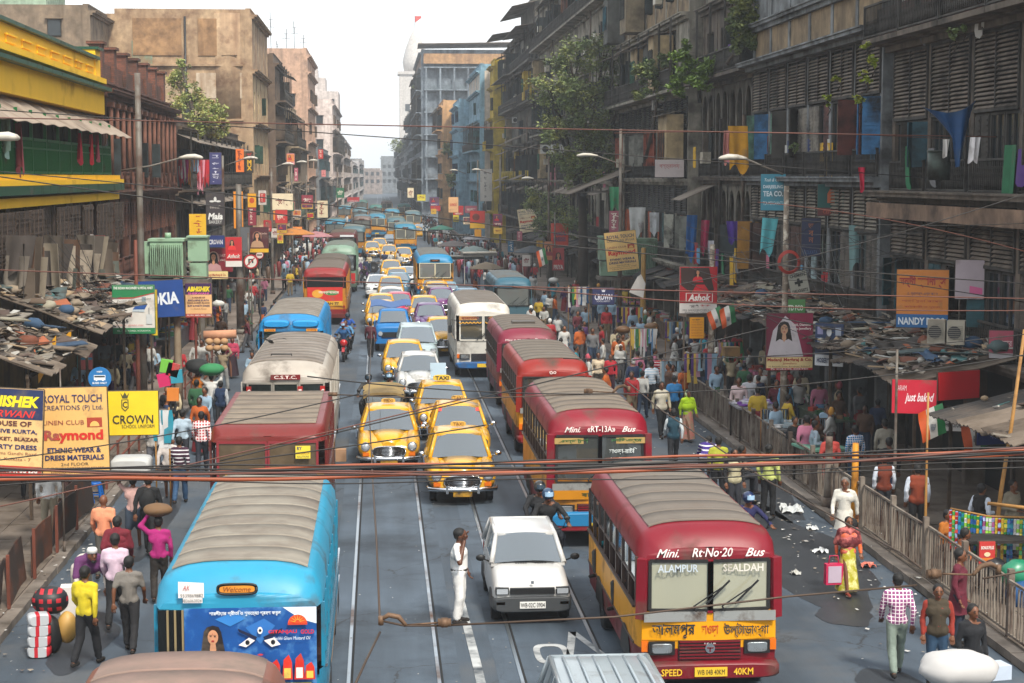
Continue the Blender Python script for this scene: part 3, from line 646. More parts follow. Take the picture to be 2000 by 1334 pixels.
# ---- posters (flat art) ------------------------------------------------------
# printed art helper: coloured flat shapes on a board, local XZ plane facing -Y ; each call goes a bit further out
class Art:
 def __init__(s,parent,y=-.012,name='printed_panel'):s.p=parent;s.y=y;s.name=name;s.items={}
 def _mb(s,c):
  return s.items.setdefault(c,MB())
 def _n(s):s.y-=.0025;return s.y
 def poly(s,pts,c):y=s._n();s._mb(c).poly([(x,y,z)for x,z in pts]);return s
 def rect(s,x0,z0,x1,z1,c):return s.poly([(x0,z0),(x1,z0),(x1,z1),(x0,z1)],c)
 def disk(s,x,z,rx,rz,c,n=20,a0=0,a1=2*math.pi):
  return s.poly([(x+rx*math.cos(a0+(a1-a0)*k/(n-1)),z+rz*math.sin(a0+(a1-a0)*k/(n-1)))for k in range(n)],c)
 def done(s):
  cs=list(s.items);m=MB()
  for i,c in enumerate(cs):m.add(s.items[c].v,s.items[c].f,i)
  ob(s.name,m,[flat(c)for c in cs],s.p);return s.y
def lady(A,x,z,s,skin='#c98f6a',hair='#1d1210',dress='#b3202a',veil=None):
 """generic portrait of a woman, s = head height"""
 if veil:A.disk(x,z-.1*s,.85*s,.95*s,veil)
 A.poly([(x-.55*s,z+.35*s),(x-.35*s,z+.62*s),(x,z+.72*s),(x+.35*s,z+.62*s),(x+.5*s,z+.3*s),(x+.75*s,z-1.1*s),(x+.85*s,z-1.6*s),(x-.9*s,z-1.6*s),(x-.75*s,z-1.1*s)],hair)
 A.poly([(x-1.2*s,z-2.1*s),(x-.95*s,z-1.2*s),(x-.4*s,z-.85*s),(x,z-1.0*s),(x+.4*s,z-.85*s),(x+.95*s,z-1.2*s),(x+1.2*s,z-2.1*s)],dress)
 A.poly([(x-.14*s,z-.3*s),(x+.14*s,z-.3*s),(x+.2*s,z-.8*s),(x,z-1.15*s),(x-.2*s,z-.8*s)],skin)
 A.disk(x,z,.32*s,.45*s,skin)
 for sx in(-1,1):A.disk(x+sx*.13*s,z+.05*s,.07*s,.03*s,'#1b1412',8);A.rect(x+sx*.13*s-.08*s,z+.12*s,x+sx*.13*s+.08*s,z+.145*s,'#1b1412')
 A.disk(x,z-.22*s,.1*s,.045*s,'#a02028',10);A.disk(x,z+.22*s,.03*s,.03*s,'#b01818',8)
 # blue bus: rear advertisement
w,y0=1.04,-.115
A=Art(bl1,y0,'advertisement')
bg=MB();bg.box((.17,y0+.006,1.72),(1.76,.01,1.06));ob('advertisement_sheet',bg,mat('ad_blue','#15529b',.45,var=.45,vs=1.6,dirt='#6fb0d8',ds=1.6,da=.3),bl1)
A.poly([(.6,2.25),(1.05,2.25),(1.05,2.02),(.85,2.08),(.7,2.18)],'#dbe9f2')
A.poly([(.3,1.75),(.5,2.0),(.35,2.1),(.1,1.98)],'#2a6cb4');A.poly([(-.3,2.1),(-.05,2.2),(.1,2.1),(-.1,2.0)],'#2f7cc4');A.poly([(0,1.3),(.35,1.65),(.4,1.4),(.2,1.22)],'#0f3f86')
lady(A,-.33,1.86,.22,dress='#b0302c')
for sx in(-1,1):
 ex=.3+sx*.17;A.poly([(ex-.12,1.78+.03*sx),(ex-.02,1.72),(ex+.1,1.78-.03*sx),(ex+.02,1.85)],'#efe7e2');A.disk(ex,1.785,.03,.035,'#101018',10)
 A.poly([(.3+sx*.04,1.86),(.3+sx*.3,1.98),(.3+sx*.28,1.93),(.3+sx*.06,1.82)],'#101a3c')
A.disk(.3,1.95,.035,.05,'#efe7e2',10);A.disk(.3,1.95,.02,.022,'#101018',8);A.disk(.3,1.62,.04,.014,'#c3343c',8)
A.disk(.8,2.03,.13,.13,'#e04a22',14,0,math.pi);A.rect(.67,2.02,.93,2.045,'#c23a1c')
for i in range(7):
 a=math.pi*(i+.5)/7;A.poly([(.8+.03*math.cos(a-.2),2.06+.03*math.sin(a-.2)),(.8+.125*math.cos(a),2.06+.125*math.sin(a)),(.8+.03*math.cos(a+.2),2.06+.03*math.sin(a+.2))],'#f0a53a')
for i,(x,hh,c)in enumerate(((.5,.28,'#c9281c'),(.66,.34,'#d5301e'),(.82,.36,'#c9281c'),(.96,.24,'#d5301e'),(.42,.2,'#7a2a14'),(.36,.22,'#8a3418'))):
 A.poly([(x-.07,1.28),(x+.07,1.28),(x+.06,1.28+hh*.7),(x+.02,1.28+hh),(x-.05,1.28+hh*.8)],c);A.rect(x-.045,1.3,x+.045,1.3+hh*.4,'#e9c64e' if i%2 else '#ece4d8')
A.done()
text(bl1,'GITANJALI',.6,1.925,.38,.06,'#c9242a',y=-.175,bold=.03);text(bl1,'GOLD',.93,1.925,.18,.06,'#c9242a',y=-.175,bold=.03)
text(bl1,'Kachhi Ghani Mustard Oil',.72,1.84,.5,.045,'#d9e6ee',y=-.175,shear=.3)
text(bl1,'শারদীয়ার প্রীতি ও শুভেচ্ছা গ্রহণ করুন',.1,2.18,.95,.075,'#e8eef0',y=-.135,bold=.015)
m=MB();m.box((.55,y0-.01,1.16),(.85,.03,.1));yb=ob('yellow_shelf',m,flat('#dfc018'),bl1)
m=MB()
for i in range(4):m.box((-.93+.1*i,-.09,1.75),(.028,.03,.95))
ob('window_bar',m,paint('#8a7a5a'),bl1);m=MB();m.box((-.85,-.05,1.72),(.42,.02,1.0));ob('rear_window',m,mat('dim_glass','#14191b',.15),bl1)
m=MB();rr=[(x,-.128,z)for x,_,z in super_ring(0,.26,2.44,2.58,20,4)];m.tube(rr+[rr[0]],.018,5);m.poly([(x,-.122,z)for x,_,z in super_ring(0,.25,2.45,2.57,20,4)]);dbx=ob('destination_frame',m,BLK,bl1)
m=MB();m.poly([(x,-.136,z)for x,_,z in super_ring(0,.235,2.462,2.558,20,4)]);ob('destination_face',m,flat('#d78a2c'),dbx);text(bl1,'Welcome',0,2.51,.36,.07,'#7a3210',y=-.143,shear=.3)
m=MB();m.poly([(-.78,-.12,2.4),(-.44,-.13,2.4),(-.44,-.122,2.6),(-.78,-.112,2.62)]);m.poly([(-.72,-.122,2.33),(-.46,-.132,2.33),(-.46,-.131,2.4),(-.72,-.121,2.4)]);ob('paper_notice',m,flat('#e4dfdc'),bl1)
text(bl1,'9339869882',-.6,2.435,.3,.05,'#3a3d3c',y=-.142);text(bl1,'9836063024',-.6,2.365,.26,.045,'#3a3d3c',y=-.144);text(bl1,'AK',-.67,2.54,.1,.07,'#b04a4a',y=-.14,shear=.3)
text(bl1,'25',.9,.95,.22,.13,'#2a1a0a',y=-.07,bold=.03);text(bl1,'1565',.82,.72,.34,.15,'#2a1a0a',y=-.07,bold=.03)
bl2=make_bus('red bus seen from behind with an arched rear window and yellow advertising strip',(-2.3,35.4,0),6.2,2.42,2.93,'#571814','#5f1c18','#6e2420','#877a6a','rear',belt=1.95,wtop=2.62,fb=1.55)
bus_rear_kit(bl2,2.42,.5)
bus_windscreen(bl2,2.42,1.95,2.62,1.5,frame='#7c1f26',gl=mat('sacking_behind_glass','#5c4e3c',.25,var=.4,vs=3))
m=MB();m.box((.15,-.135,1.9),(2.0,.02,.16));yb=ob('advertising_strip',m,flat('#dba61e'),bl2);text(yb,'Waterproof your Dream House with Sika',.15,1.9,1.7,.1,'#2a1f10',y=-.15,bold=.02)
m=MB();m.box((.72,-.14,2.42),(.3,.015,.26));yb=ob('notice',m,flat('#e0c83a'),bl2);text(yb,'RY',.65,2.5,.1,.07,'#2b3a6a',y=-.152,bold=.03);text(yb,'WATERPROOF',.72,2.4,.26,.05,'#8a3414',y=-.152);text(yb,'SOLUTIONS',.72,2.33,.24,.04,'#444444',y=-.152)
bl3=make_bus('off-white CSTC bus with grey roof seen from behind in the left lane',(-2.5,46.2,0),9.2,2.42,3.12,'#b5b0a6','#bdb8ae','#b3aca0','#8a827a','rear',belt=1.45,wtop=2.55,forehead='#a8a096')
bus_windscreen(bl3,2.42,1.45,2.55,1.5,n=3,frame='#8f8a80',gl=mat('dim_glass','#1d2523',.15));bus_rear_kit(bl3,2.42,.5,'#6a655c')
m=MB();m.box((0,-.14,2.72),(.78,.05,.13));n_=ob('name_board',m,paint('#7a1f22'),bl3);text(n_,'C.S.T.C.',0,2.72,.6,.09,'#e8d8d0',y=-.17,bold=.02)
for sx,s_ in((-.97,'CSTC'),(.38,'কলকাতা'),(.97,'CSTC')):
 m=MB();m.box((sx,-.1-.03*(abs(sx)<.5),2.0),(.13,.03,.95));n_=ob('red_strip',m,paint('#a5201c',da=.1),bl3);text(n_,s_ if sx!=.38 else 'বাস',sx,2.0,.09,.8,'#eddad4',y=-.13-.04*(abs(sx)<.5),vert=True,bold=.02)
m=MB();m.box((.92,-.11,.98),(.36,.03,.3));n_=ob('number_board',m,paint('#b5701a'),bl3);text(n_,'27',.92,.98,.2,.18,'#2a1608',y=-.13,bold=.03)
m=MB();m.tube([(-.45,1.2,3.16),(-.45,1.2,3.2),(.1,1.2,3.2),(.1,1.2,3.16)],.02,5);ob('roof_rail',m,BLK,bl3)
bl4=make_bus('blue bus with two bright blue roof vents and small orange lamps behind the CSTC bus',(-3.2,63,0),9.2,2.42,3.05,'#1a6ea6','#1a76ae','#1f82bc','#8c857b','rear',belt=1.5,wtop=2.45)
bus_windscreen(bl4,2.42,1.5,2.45,1.5,frame='#12557f');bus_rear_kit(bl4,2.42,.5,'#1a6ea6')
for sx in(-1,1):
 m=MB();m.loft([super_ring(-.16,.44,2.62,2.8,16,3,cx=sx*.52),super_ring(0,.48,2.58,2.88,16,3,cx=sx*.52)]);ob('roof_vent',m,paint('#1f8fd0',da=.05),bl4)
 m=MB();m.box((sx*.75,-.13,2.5),(.4,.03,.09));n_=ob('route_lamp',m,flat('#e0932a'),bl4);text(n_,'ডানলপ',sx*.75,2.5,.3,.06,'#7a3410',y=-.15)
text(bl4,'হাওড়া স্টেশন',.1,2.33,1.5,.13,'#0d3550',y=-.15,bold=.02)
bl5=make_bus('red and yellow bus with a red poster filling its back, facing away on the left',(-2.95,94.5,0),9,2.4,3.1,'#7c1a1c','#b5771a','#8a2322','#6c6259','rear',belt=1.5,wtop=2.6,fb=2.0)
bus_windscreen(bl5,2.4,2.0,2.6,2.0,n=1,frame='#5a1a18',gl=mat('dim_glass','#1a1a18',.15));bus_rear_kit(bl5,2.4,.5)
A=Art(bl5,-.11,'poster');A.rect(-.95,1.3,.95,2.05,'#c92a20');A.disk(-.4,1.7,.3,.22,'#e0a02a',14);A.disk(.35,1.75,.4,.14,'#3f8a4a',14);A.rect(-.95,1.05,.95,1.3,'#d8a41e');A.done()
text(bl5,'আনন্দবাজার',.2,1.75,1.1,.18,'#f2d8c8',y=-.13,bold=.02);text(bl5,'DISHKIRAN 77',0,1.17,1.5,.14,'#3a1c10',y=-.13,bold=.03)
bl6=make_bus('dark grey roofed bus right in front of the red poster bus',(-3.0,104.5,0),7,2.4,3.15,'#5a2a24','#5a4a3a','#564c42','#5e564d','rear',belt=1.5,wtop=2.5)
bus_windscreen(bl6,2.4,1.5,2.5,1.5);bus_rear_kit(bl6,2.4,.5)
bl7=make_bus('pale green truck like bus with a red panel low on its back',(-2.8,121,0),9.5,2.5,3.3,'#5d7a68','#6b8a76','#7a9684','#6f7e76','rear',belt=1.6,wtop=2.6)
bus_windscreen(bl7,2.5,1.6,2.6,1.5);bus_rear_kit(bl7,2.5,.5,'#4a5a50');m=MB();m.box((.95,-.13,1.0),(.35,.03,.7));ob('red_panel',m,paint('#b02020',da=.05),bl7)
bl8=make_bus('maroon and teal bus with a white rear board in the far left lane',(-3.2,152,0),9.5,2.5,3.2,'#1f6a80','#5a2a2a','#5c2e2c','#5c5148','rear',belt=1.6,wtop=2.7)
bus_windscreen(bl8,2.5,1.6,2.7,1.5);bus_rear_kit(bl8,2.5,.5)
m=MB();m.box((.4,-.14,2.88),(1.2,.04,.16));ob('route_board',m,flat('#d8dce0'),bl8)
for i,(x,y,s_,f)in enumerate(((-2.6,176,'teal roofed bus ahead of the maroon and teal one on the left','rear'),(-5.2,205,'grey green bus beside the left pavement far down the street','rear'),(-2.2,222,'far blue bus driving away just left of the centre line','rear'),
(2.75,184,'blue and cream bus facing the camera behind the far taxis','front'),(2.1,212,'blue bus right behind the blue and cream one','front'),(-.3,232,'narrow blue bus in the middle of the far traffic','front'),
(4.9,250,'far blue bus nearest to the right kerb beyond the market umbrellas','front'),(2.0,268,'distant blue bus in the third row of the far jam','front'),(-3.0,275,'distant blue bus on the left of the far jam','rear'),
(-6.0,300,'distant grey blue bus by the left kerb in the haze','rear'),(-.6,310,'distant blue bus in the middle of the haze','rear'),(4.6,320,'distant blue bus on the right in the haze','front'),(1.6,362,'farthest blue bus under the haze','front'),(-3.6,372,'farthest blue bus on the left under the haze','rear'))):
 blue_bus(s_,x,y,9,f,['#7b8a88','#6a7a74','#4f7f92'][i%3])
b=make_bus('small pink and white bus far down on the right',(5.6,285,0),7,2.2,2.8,'#b07a7a','#c9a0a0','#b88080','#a77','front')if False else None
# ---------------------------------------------------------------- cars : one of each kind, then copies
YEL='#c9860f';YELS=['#dba208','#d69a08','#dca410','#cf9408']
def gpos(px,py):v=G(px,py);return(v.x,v.y,0)
taxi=make_car('taxi','yellow taxi nearest to the camera, alone in front with a wide chrome grille','taxi',YELS[0],(1.98,41.9,0),0)
dup(taxi,(.22,46.7,0),0,'yellow taxi on the left of the front row, beside the wooden box on the road')
dup(taxi,(2.18,47.2,0),R(-1),'yellow taxi with a white and red sticker strip over its windscreen')
dup(taxi,(1.93,52.3,0),R(0),'yellow taxi with an open white luggage lid and TAXI plate on its roof')
_taxis=[t for t in COL.objects if t.get('category')=='taxi']
roof_sign(taxi,1.63,2.3,'TAXI');roof_sign(_taxis[1],1.63,2.3);roof_sign(_taxis[2],1.63,2.3)
m=MB();m.box((0,-.08,1.535),(1.12,.02,.13),rx=-.7);
m=MB();m.add([(-.6,1.66,1.40),(.6,1.66,1.40),(.56,1.76,1.50),(-.56,1.76,1.50)],[(0,1,2,3)]);m.add([(-.6,1.65,1.395),(.6,1.65,1.395),(.56,1.75,1.495),(-.56,1.75,1.495)],[(0,1,2,3)])
st=ob('sticker_strip',m,flat('#c43a34'),_taxis[2])
m=MB();m.add([(-.24,1.635,1.40),(.24,1.635,1.40),(.24,1.735,1.50),(-.24,1.735,1.50)],[(0,1,2,3)]);ob('sticker_centre',m,flat('#dcdedc'),st)
m=MB();m.loft([super_ring(2.0,.28,1.62,1.8,12,3),super_ring(2.14,.28,1.62,1.8,12,3)]);s_=ob('taxi_sign',m,flat('#d8b83a'),_taxis[3]);text(s_,'TAXI',0,1.71,.42,.12,'#20242a',y=1.992,bold=.03)
m=MB();m.slab(lambda u,v:((u-.5)*.5-.1,2.25+.5*v,1.66+.45*v),2,2,(0,0,.02));ob('raised_sunroof_panel',m,paint('#93a6b2',da=.05),_taxis[3])
taxil='yellow taxi '
spec=[
(.93,66.2,0,'#dca410','yellow taxi left of the white old sedan, behind the auto rickshaw'),
(2.85,77.4,0,'#c6830e','yellow taxi squeezed between the silver car and the white bus'),
(.1,88.5,0,'#cf8c12','yellow taxi directly behind the blue pickup, front one of a left pair'),
(.02,93.8,R(-1),'#c6830e','yellow taxi at the back of the left pair behind the blue pickup'),
(2.4,92,0,'#d8a54e','yellow taxi with open sign behind the front purple car'),
(3.5,104.8,0,'#cf8c12','yellow taxi behind the second purple car, front of two'),
(3.45,110.3,0,'#c6830e','yellow taxi behind the second purple car, rear of two, by the blue bus front'),
(.72,110.5,0,'#dca410','yellow taxi just behind the white car with a rounded roof'),
(1.2,121.5,0,'#cf8c12','yellow taxi behind the pale blue car'),
(.9,133,0,'#c6830e','yellow taxi behind the white hatchback in the left file'),
(2.2,157,0,'#d0a03c','yellow taxi facing the crossing with the handcart, right one'),
(.9,163,0,'#dca410','yellow taxi facing the crossing with the handcart, middle one'),
(-.6,172,R(4),'#cf8c12','yellow taxi at the left of the far crossing'),
(.0,181,0,'#d9b45a','pale yellow taxi behind the middle crossing taxi'),
(7.0,226,R(90),'#c9b020','yellow car seen sideways at the far right kerb'),
]
for i,(x,y,rz,c,l)in enumerate(spec):
 o=dup(taxi,(x,y,0),rz,l,'yellow taxis in the jam')
for o in COL.objects:
 if o.get('category')=='taxi':o['group']='yellow taxis in the jam'
KIDS.clear()
whiteamby=make_car('old_sedan','white old rounded sedan among the taxis','car','#bfbfbc',(1.42,61.4,0))
for i,(x,y,l,c)in enumerate(((.68,99.5,'white rounded car behind the pink car, roof higher than its neighbours','#d3d3d0'),(1.05,95,'pink and red rounded car half hidden behind a yellow taxi','#b52a4c'),(3.55,99.0,'purple car behind the grey purple one, beside the white bus','#6a2f6a'),(2.55,86.5,'grey purple car behind the silver car','#5f3a6e'))):
 o=dup(whiteamby,(x,y,0),0,l)
 for ch in COL.objects:
  if ch.parent==o and ch.name.split('.')[0]in('body','roof','bumper'):ch.color=C(c)
KIDS.clear()
mar=make_car('hatchback','small white hatchback with black bumper beside the man in white','car','#c2c2c0',(2.68,30.4,0),kind='hatch')
text(mar,'WB·02C·3904',0,.4,.43,.085,'#141414',y=-.089,bold=.015)
m=MB();m.box((0,.005,.79),(.05,.015,.05));ob('badge',m,CHR,mar)
for x,w in((-.22,.2),(.14,.2)):
 m=MB()
 for i in range(5):m.box((x+i*.045,.93,.938),(.03,.02,.006))
 ob('vent',m,BLK,mar)
m=MB();rr=[(-.3+.17*math.cos(a),1.42,1.0+.14*math.sin(a))for a in[2*math.pi*k/16 for k in range(17)]];m.tube(rr,.014,5);m.beam((-.45,1.42,1.0),(-.15,1.42,1.0),.02);ob('steering_wheel',m,BLK,mar)
wh=make_car('hatchback','white modern hatchback at the left of the taxi files, level with the red poster bus','car','#d4d6d6',(-.12,114.5,0),kind='sedan')
KIDS.clear()
for(x,y,l,c)in((2.05,125,'second white modern car left of the blue and yellow bus','#ccd0d4'),(1.3,117,'pale blue car behind the rear yellow taxi of the left file','#5f8fa8'),(3.9,117.5,'blue grey car behind the two right taxis','#5f86a0'),(4.3,124,'pale blue car directly in front of the blue and yellow bus','#7aa2b4'),
(1.2,196,'dark car in the far middle lane','#3a4450'),(5.6,240,'white van far behind on the right with blue cover','#c9ccd0')):
 o=dup(wh,(x,y,0),0,l)
 for ch in COL.objects:
  if ch.parent==o and ch.name.split('.')[0]in('body','roof','bumper'):ch.color=C(c)
KIDS.clear()
# fix: the blue car stands inside the blue bus otherwise
for o in COL.objects:
 if o.get('label','').startswith('pale blue car directly'):o.location=(4.1,106.3,0);o['label']='pale blue car to the right of the rear yellow taxi pair'
 if o.get('label','').startswith('blue grey car behind'):o.location=(5.1,100,0);o['label']='blue grey car squeezed beside the white bus rear'
mpv=make_car('people_carrier','silver people carrier with a long sloping bonnet behind the white old sedan','car','#9fb0b4',(1.55,71.5,0),kind='mpv')
van=make_car('van','grey van at the bottom edge with a pale ribbed roof','van','#8d979c',(2.86,18.3,0),kind='mpv')
for i in range(6):
 m=MB();m.loft([super_ring(y,.018,z,z+.035,8,3,cx=-.5+i*.2)for y,z in((1.95,1.70),(2.5,1.74),(3.3,1.74),(3.95,1.70))]);ob('roof_rib',m,mat('pale_metal','#a9b4ba',.35,.3),van)
 # pickup truck
t=thing('pickup_truck','bright blue pickup truck loaded with blue sheets behind the silver car','truck',(.62,79.5,0));B_=paint('#1a6fb0',da=.08)
m=MB();m.loft([super_ring(y,hw,z0,z1,20,5)for y,hw,z0,z1 in((0,.74,.5,1.1),(.1,.82,.45,1.25),(.8,.84,.45,1.3),(2.0,.84,.45,1.35))]);ob('cab',m,B_,t)
m=MB();m.loft([super_ring(.7,.76,1.25,1.32,16,4),super_ring(1.1,.66,1.3,1.85,16,4),super_ring(1.9,.68,1.3,1.9,16,4)]);ob('cab_roof',m,B_,t)
ob('windscreen',pane_mb((-.62,.62,1.32),(.62,.62,1.32),(.54,1.0,1.8),(-.54,1.0,1.8),inset=0,bulge=.03),WGL,t)
for s_ in((-.86,'a'),(.86,'b')):
 m=MB();m.box((s_[0],3.6,1.0),(.05,3.1,.5));ob('side_board',m,B_,t)
m=MB();m.box((0,3.6,.72),(1.7,3.1,.1));ob('load_bed',m,paint('#2a3a44'),t)
m=MB();m.slab(lambda u,v:((u-.5)*1.9-.1,2.1+1.2*v,1.95+.06*math.sin(9*u)+.2*v),8,4,(0,0,.03));ob('blue_sheet',m,paint('#1d4f8a',da=.05),t)
m=MB();m.box((0,-.03,.8),(1.1,.05,.24));g_=ob('grille',m,BLK,t)
for sx in(-1,1):m=MB();m.cyl((sx*.6,-.04,.86),.1,.05,12,axis='y');ob('headlight',m,LAMP,t);wheel(t,sx*.75,.9,.34,.2);wheel(t,sx*.75,4.2,.34,.2)
m=MB();m.box((0,-.1,.5),(1.65,.1,.18));ob('bumper',m,B_,t)
# auto rickshaw
t=thing('auto_rickshaw','yellow and black auto rickshaw with a tan canopy behind the left front taxi','auto rickshaw',(.1,50.6,0));Y_=paint('#c08a18')
m=MB();m.loft([super_ring(y,hw,z0,z1,16,3.5)for y,hw,z0,z1 in((0,.2,.45,.85),(.15,.42,.35,1.0),(.5,.58,.3,1.0),(2.3,.63,.3,.95),(2.5,.5,.4,.9))]);ob('body',m,Y_,t)
m=MB();m.slab(lambda u,v:((2*u-1)*(.6+.03*v),.35+2.1*v,1.62+.12*(1-(2*u-1)**4)-.06*(1-v)**2),10,6,(0,0,.07));ob('canopy',m,mat('tan_canvas','#9c8350',.85,var=.15,dirt='#5a4c34'),t)
m=MB()
for sx in(-1,1):
 m.tube([(sx*.45,.25,.95),(sx*.56,.4,1.62)],.03,6);m.tube([(sx*.6,2.4,.9),(sx*.6,2.35,1.62)],.03,6);m.tube([(sx*.6,1.3,.9),(sx*.6,1.3,1.65)],.025,6)
m.tube([(-.56,.4,1.6),(.56,.4,1.6)],.03,6);ob('canopy_frame',m,BLK,t)
ob('windscreen',pane_mb((-.45,.22,.98),(.45,.22,.98),(.52,.38,1.58),(-.52,.38,1.58),inset=.02),GLS,t)
m=MB();m.box((0,1.9,.75),(1.1,.5,.2));m.box((0,2.15,1.1),(1.1,.1,.5));ob('seat',m,mat('seat_vinyl','#3a2320',.7),t)
wheel(t,0,.25,.22,.12);wheel(t,-.55,2.1,.24,.14);wheel(t,.55,2.1,.24,.14)
m=MB();m.cyl((0,-.04,.82),.09,.08,14,axis='y');ob('headlight',m,LAMP,t)
# motorcycles : origin below the front wheel, facing -Y
def motorcycle(label,loc,rz,col):
 t=thing('motorcycle',label,'motorcycle',loc,rz);wheel(t,0,0,.3,.1);wheel(t,0,1.28,.3,.12)
 m=MB()
 for sx in(-1,1):m.tube([(sx*.08,0,.3),(sx*.09,.22,.75),(sx*.09,.3,.92)],.025,6)
 ob('fork',m,CHR,t)
 m=MB();m.tube([(-.36,.42,.98),(-.2,.3,.98),(0,.28,.94),(.2,.3,.98),(.36,.42,.98)],.017,6)
 for sx in(-1,1):m.tube([(sx*.26,.32,.98),(sx*.32,.3,1.15)],.008,4);m.ell((sx*.34,.3,1.18),(.07,.02,.05),8,4)
 ob('handlebar',m,BLK,t)
 m=MB();m.loft([super_ring(.32,.08,.62,.82,14,2.4),super_ring(.45,.16,.58,.9,14,2.4),super_ring(.75,.15,.6,.86,14,2.4),super_ring(.85,.08,.62,.78,14,2.4)]);ob('fuel_tank',m,CARP,t,color=col)
 m=MB();m.loft([super_ring(.8,.1,.68,.78,12,3),super_ring(1.0,.14,.7,.82,12,3),super_ring(1.5,.12,.72,.86,12,3),super_ring(1.6,.06,.76,.84,12,3)]);ob('saddle',m,BLK,t)
 m=MB();m.loft([super_ring(1.45,.06,.55,.7,10,3),super_ring(1.7,.08,.5,.66,10,3)]);m.tube([(0,.3,.8),(0,.5,.5),(0,.9,.35),(0,1.28,.32)],.035,6);m.box((0,.7,.42),(.24,.34,.3));ob('engine',m,mat('engine_metal','#4a4a4c',.45,.6),t)
 m=MB();m.ell((0,.1,.82),(.11,.1,.12),12,8);m.cyl((0,.0,.82),.085,.03,14,axis='y');h=ob('headlight',m,CHR,t);m=MB();m.cyl((0,-.02,.82),.075,.02,14,axis='y');ob('lens',m,LAMP,h)
 m=MB();m.slab(lambda u,v:((2*u-1)*.06,.34*math.cos(R(40+100*v))*-1*0+(-.34*math.cos(R(30+120*v))),.3+.34*math.sin(R(30+120*v))),2,8,(0,0,.01));ob('mudguard',m,CARP,t,color=col)
 m=MB();m.tube([(.14,.6,.28),(.16,1.0,.26),(.18,1.6,.34)],[.03,.04,.05],7);ob('exhaust',m,CHR,t)
 return t
MOTO=[motorcycle('motorcycle with headlamp carrying two helmeted men in black behind the small white hatchback',(3.42,33.9,0),R(8),'#1a1a1c'),
motorcycle('red fronted motorcycle ridden toward the camera on the empty tram lane',(-1.58,75.4,0),R(-3),'#a01c20'),
motorcycle('second motorcycle close behind the red fronted one',(-1.5,80.5,0),R(2),'#20406a'),
motorcycle('motorcycle with a blue visored rider between the front minibus and the right kerb',(7.55,33.5,0),R(18),'#1c2a50'),
motorcycle('motorcycle hidden to its handlebar behind the auto rickshaw, on its left',(-.35,55.2,0),0,'#2a2a2a'),
motorcycle('motorcycle hidden to its handlebar behind the auto rickshaw, on its right',(.3,55.6,0),0,'#3a2a2a'),
motorcycle('dark motorcycle in the left far lane near the white hatchback',(-1.05,124.5,0),R(2),'#202020')]
for ch in list(COL.objects):
 if ch.parent==MOTO[1]and ch.name.startswith('fork'):
  m=MB();m.ell((0,.06,.82),(.17,.12,.16),10,6);ob('front_cowl',m,CARP,MOTO[1],color='#b01c20')
  # handcart at the far crossing, luggage on the left kerb road, box on the road
t=thing('handcart','long wooden handcart crossing the street in front of the far taxis','handcart',(-.7,146.5,0),0);WD=mat('old_wood','#5f4a34',.85,var=.25,vs=4,dirt='#3a2c20')
for i in range(5):
 m=MB();m.box((0,-.5+.25*i,.78),(3.6,.22,.05));ob('plank',m,WD,t)
for sy in(-.62,.62):wheel(t,0,0,.45,.07).location=(.2,sy,.45)
for o in COL.objects:
 if o.parent==t and o.name.startswith('wheel'):o.rotation_euler=(0,0,R(90))
m=MB();m.tube([(-1.8,-.3,.8),(-2.9,-.3,.95)],.03,6);m.tube([(-1.8,.3,.8),(-2.9,.3,.95)],.03,6);ob('handle',m,WD,t)
# ================================================================ people
HAIR=mat('hair','#0c0a09',.7);EYE=mat('eye','#0d0a0a',.3)
SKIN=mat('skin_tone',objcol=True,rough=.5,var=.08)
CLOTH={'plain':mat('cloth_plain',objcol=True,rough=.85,var=.2,vs=6,bump=.9,bs=7),
'check':mat('cloth_check',objcol=True,rough=.85,var=.1,wave=('#f0e6e8',17.,'xz',.22)),
'redcheck':mat('cloth_red_check',objcol=True,rough=.85,var=.1,wave=('#e8d8d8',13.,'xz',.42)),
'stripe':mat('cloth_stripe',objcol=True,rough=.85,var=.1,wave=('#dcdce0',11.,'z',.3)),
'spots':mat('cloth_spots',objcol=True,rough=.85,var=.1,dirt='#e6dfa0',ds=9,da=.5),
'sari':mat('cloth_sari',objcol=True,rough=.8,var=.2,dirt='#c8706a',ds=7,da=.55)}
def capsule(m,a,b,ra,rb,n=10,flat_=1.):
 a=Vector(a);b=Vector(b);d=b-a;L=max(d.length,1e-4);t=d/L;pts=[];rs=[]
 for i in range(4):al=math.pi/2*(1-i/4);pts.append(a-t*ra*math.sin(al));rs.append(max(ra*math.cos(al),.003))
 for i in range(5):f=i/4;pts.append(a+d*f);rs.append(ra+(rb-ra)*f)
 for i in range(1,5):al=math.pi/2*i/4;pts.append(b+t*rb*math.sin(al));rs.append(max(rb*math.cos(al),.003))
 m.tube(pts,rs,n)
def fuse(m,voxel,smooth=4,dec=1.,name='m',cut=None,noise_=0.):
 """union of overlapping closed shapes -> one continuous smooth surface"""
 me=m.mesh(name,[]);o=bpy.data.objects.new('tmp',me);COL.objects.link(o)
 r=o.modifiers.new('r','REMESH');r.mode='VOXEL';r.voxel_size=voxel;r.use_smooth_shade=True
 s=o.modifiers.new('s','SMOOTH');s.factor=.5;s.iterations=smooth
 if dec<1:d=o.modifiers.new('d','DECIMATE');d.ratio=dec
 return o
PENDING=[]
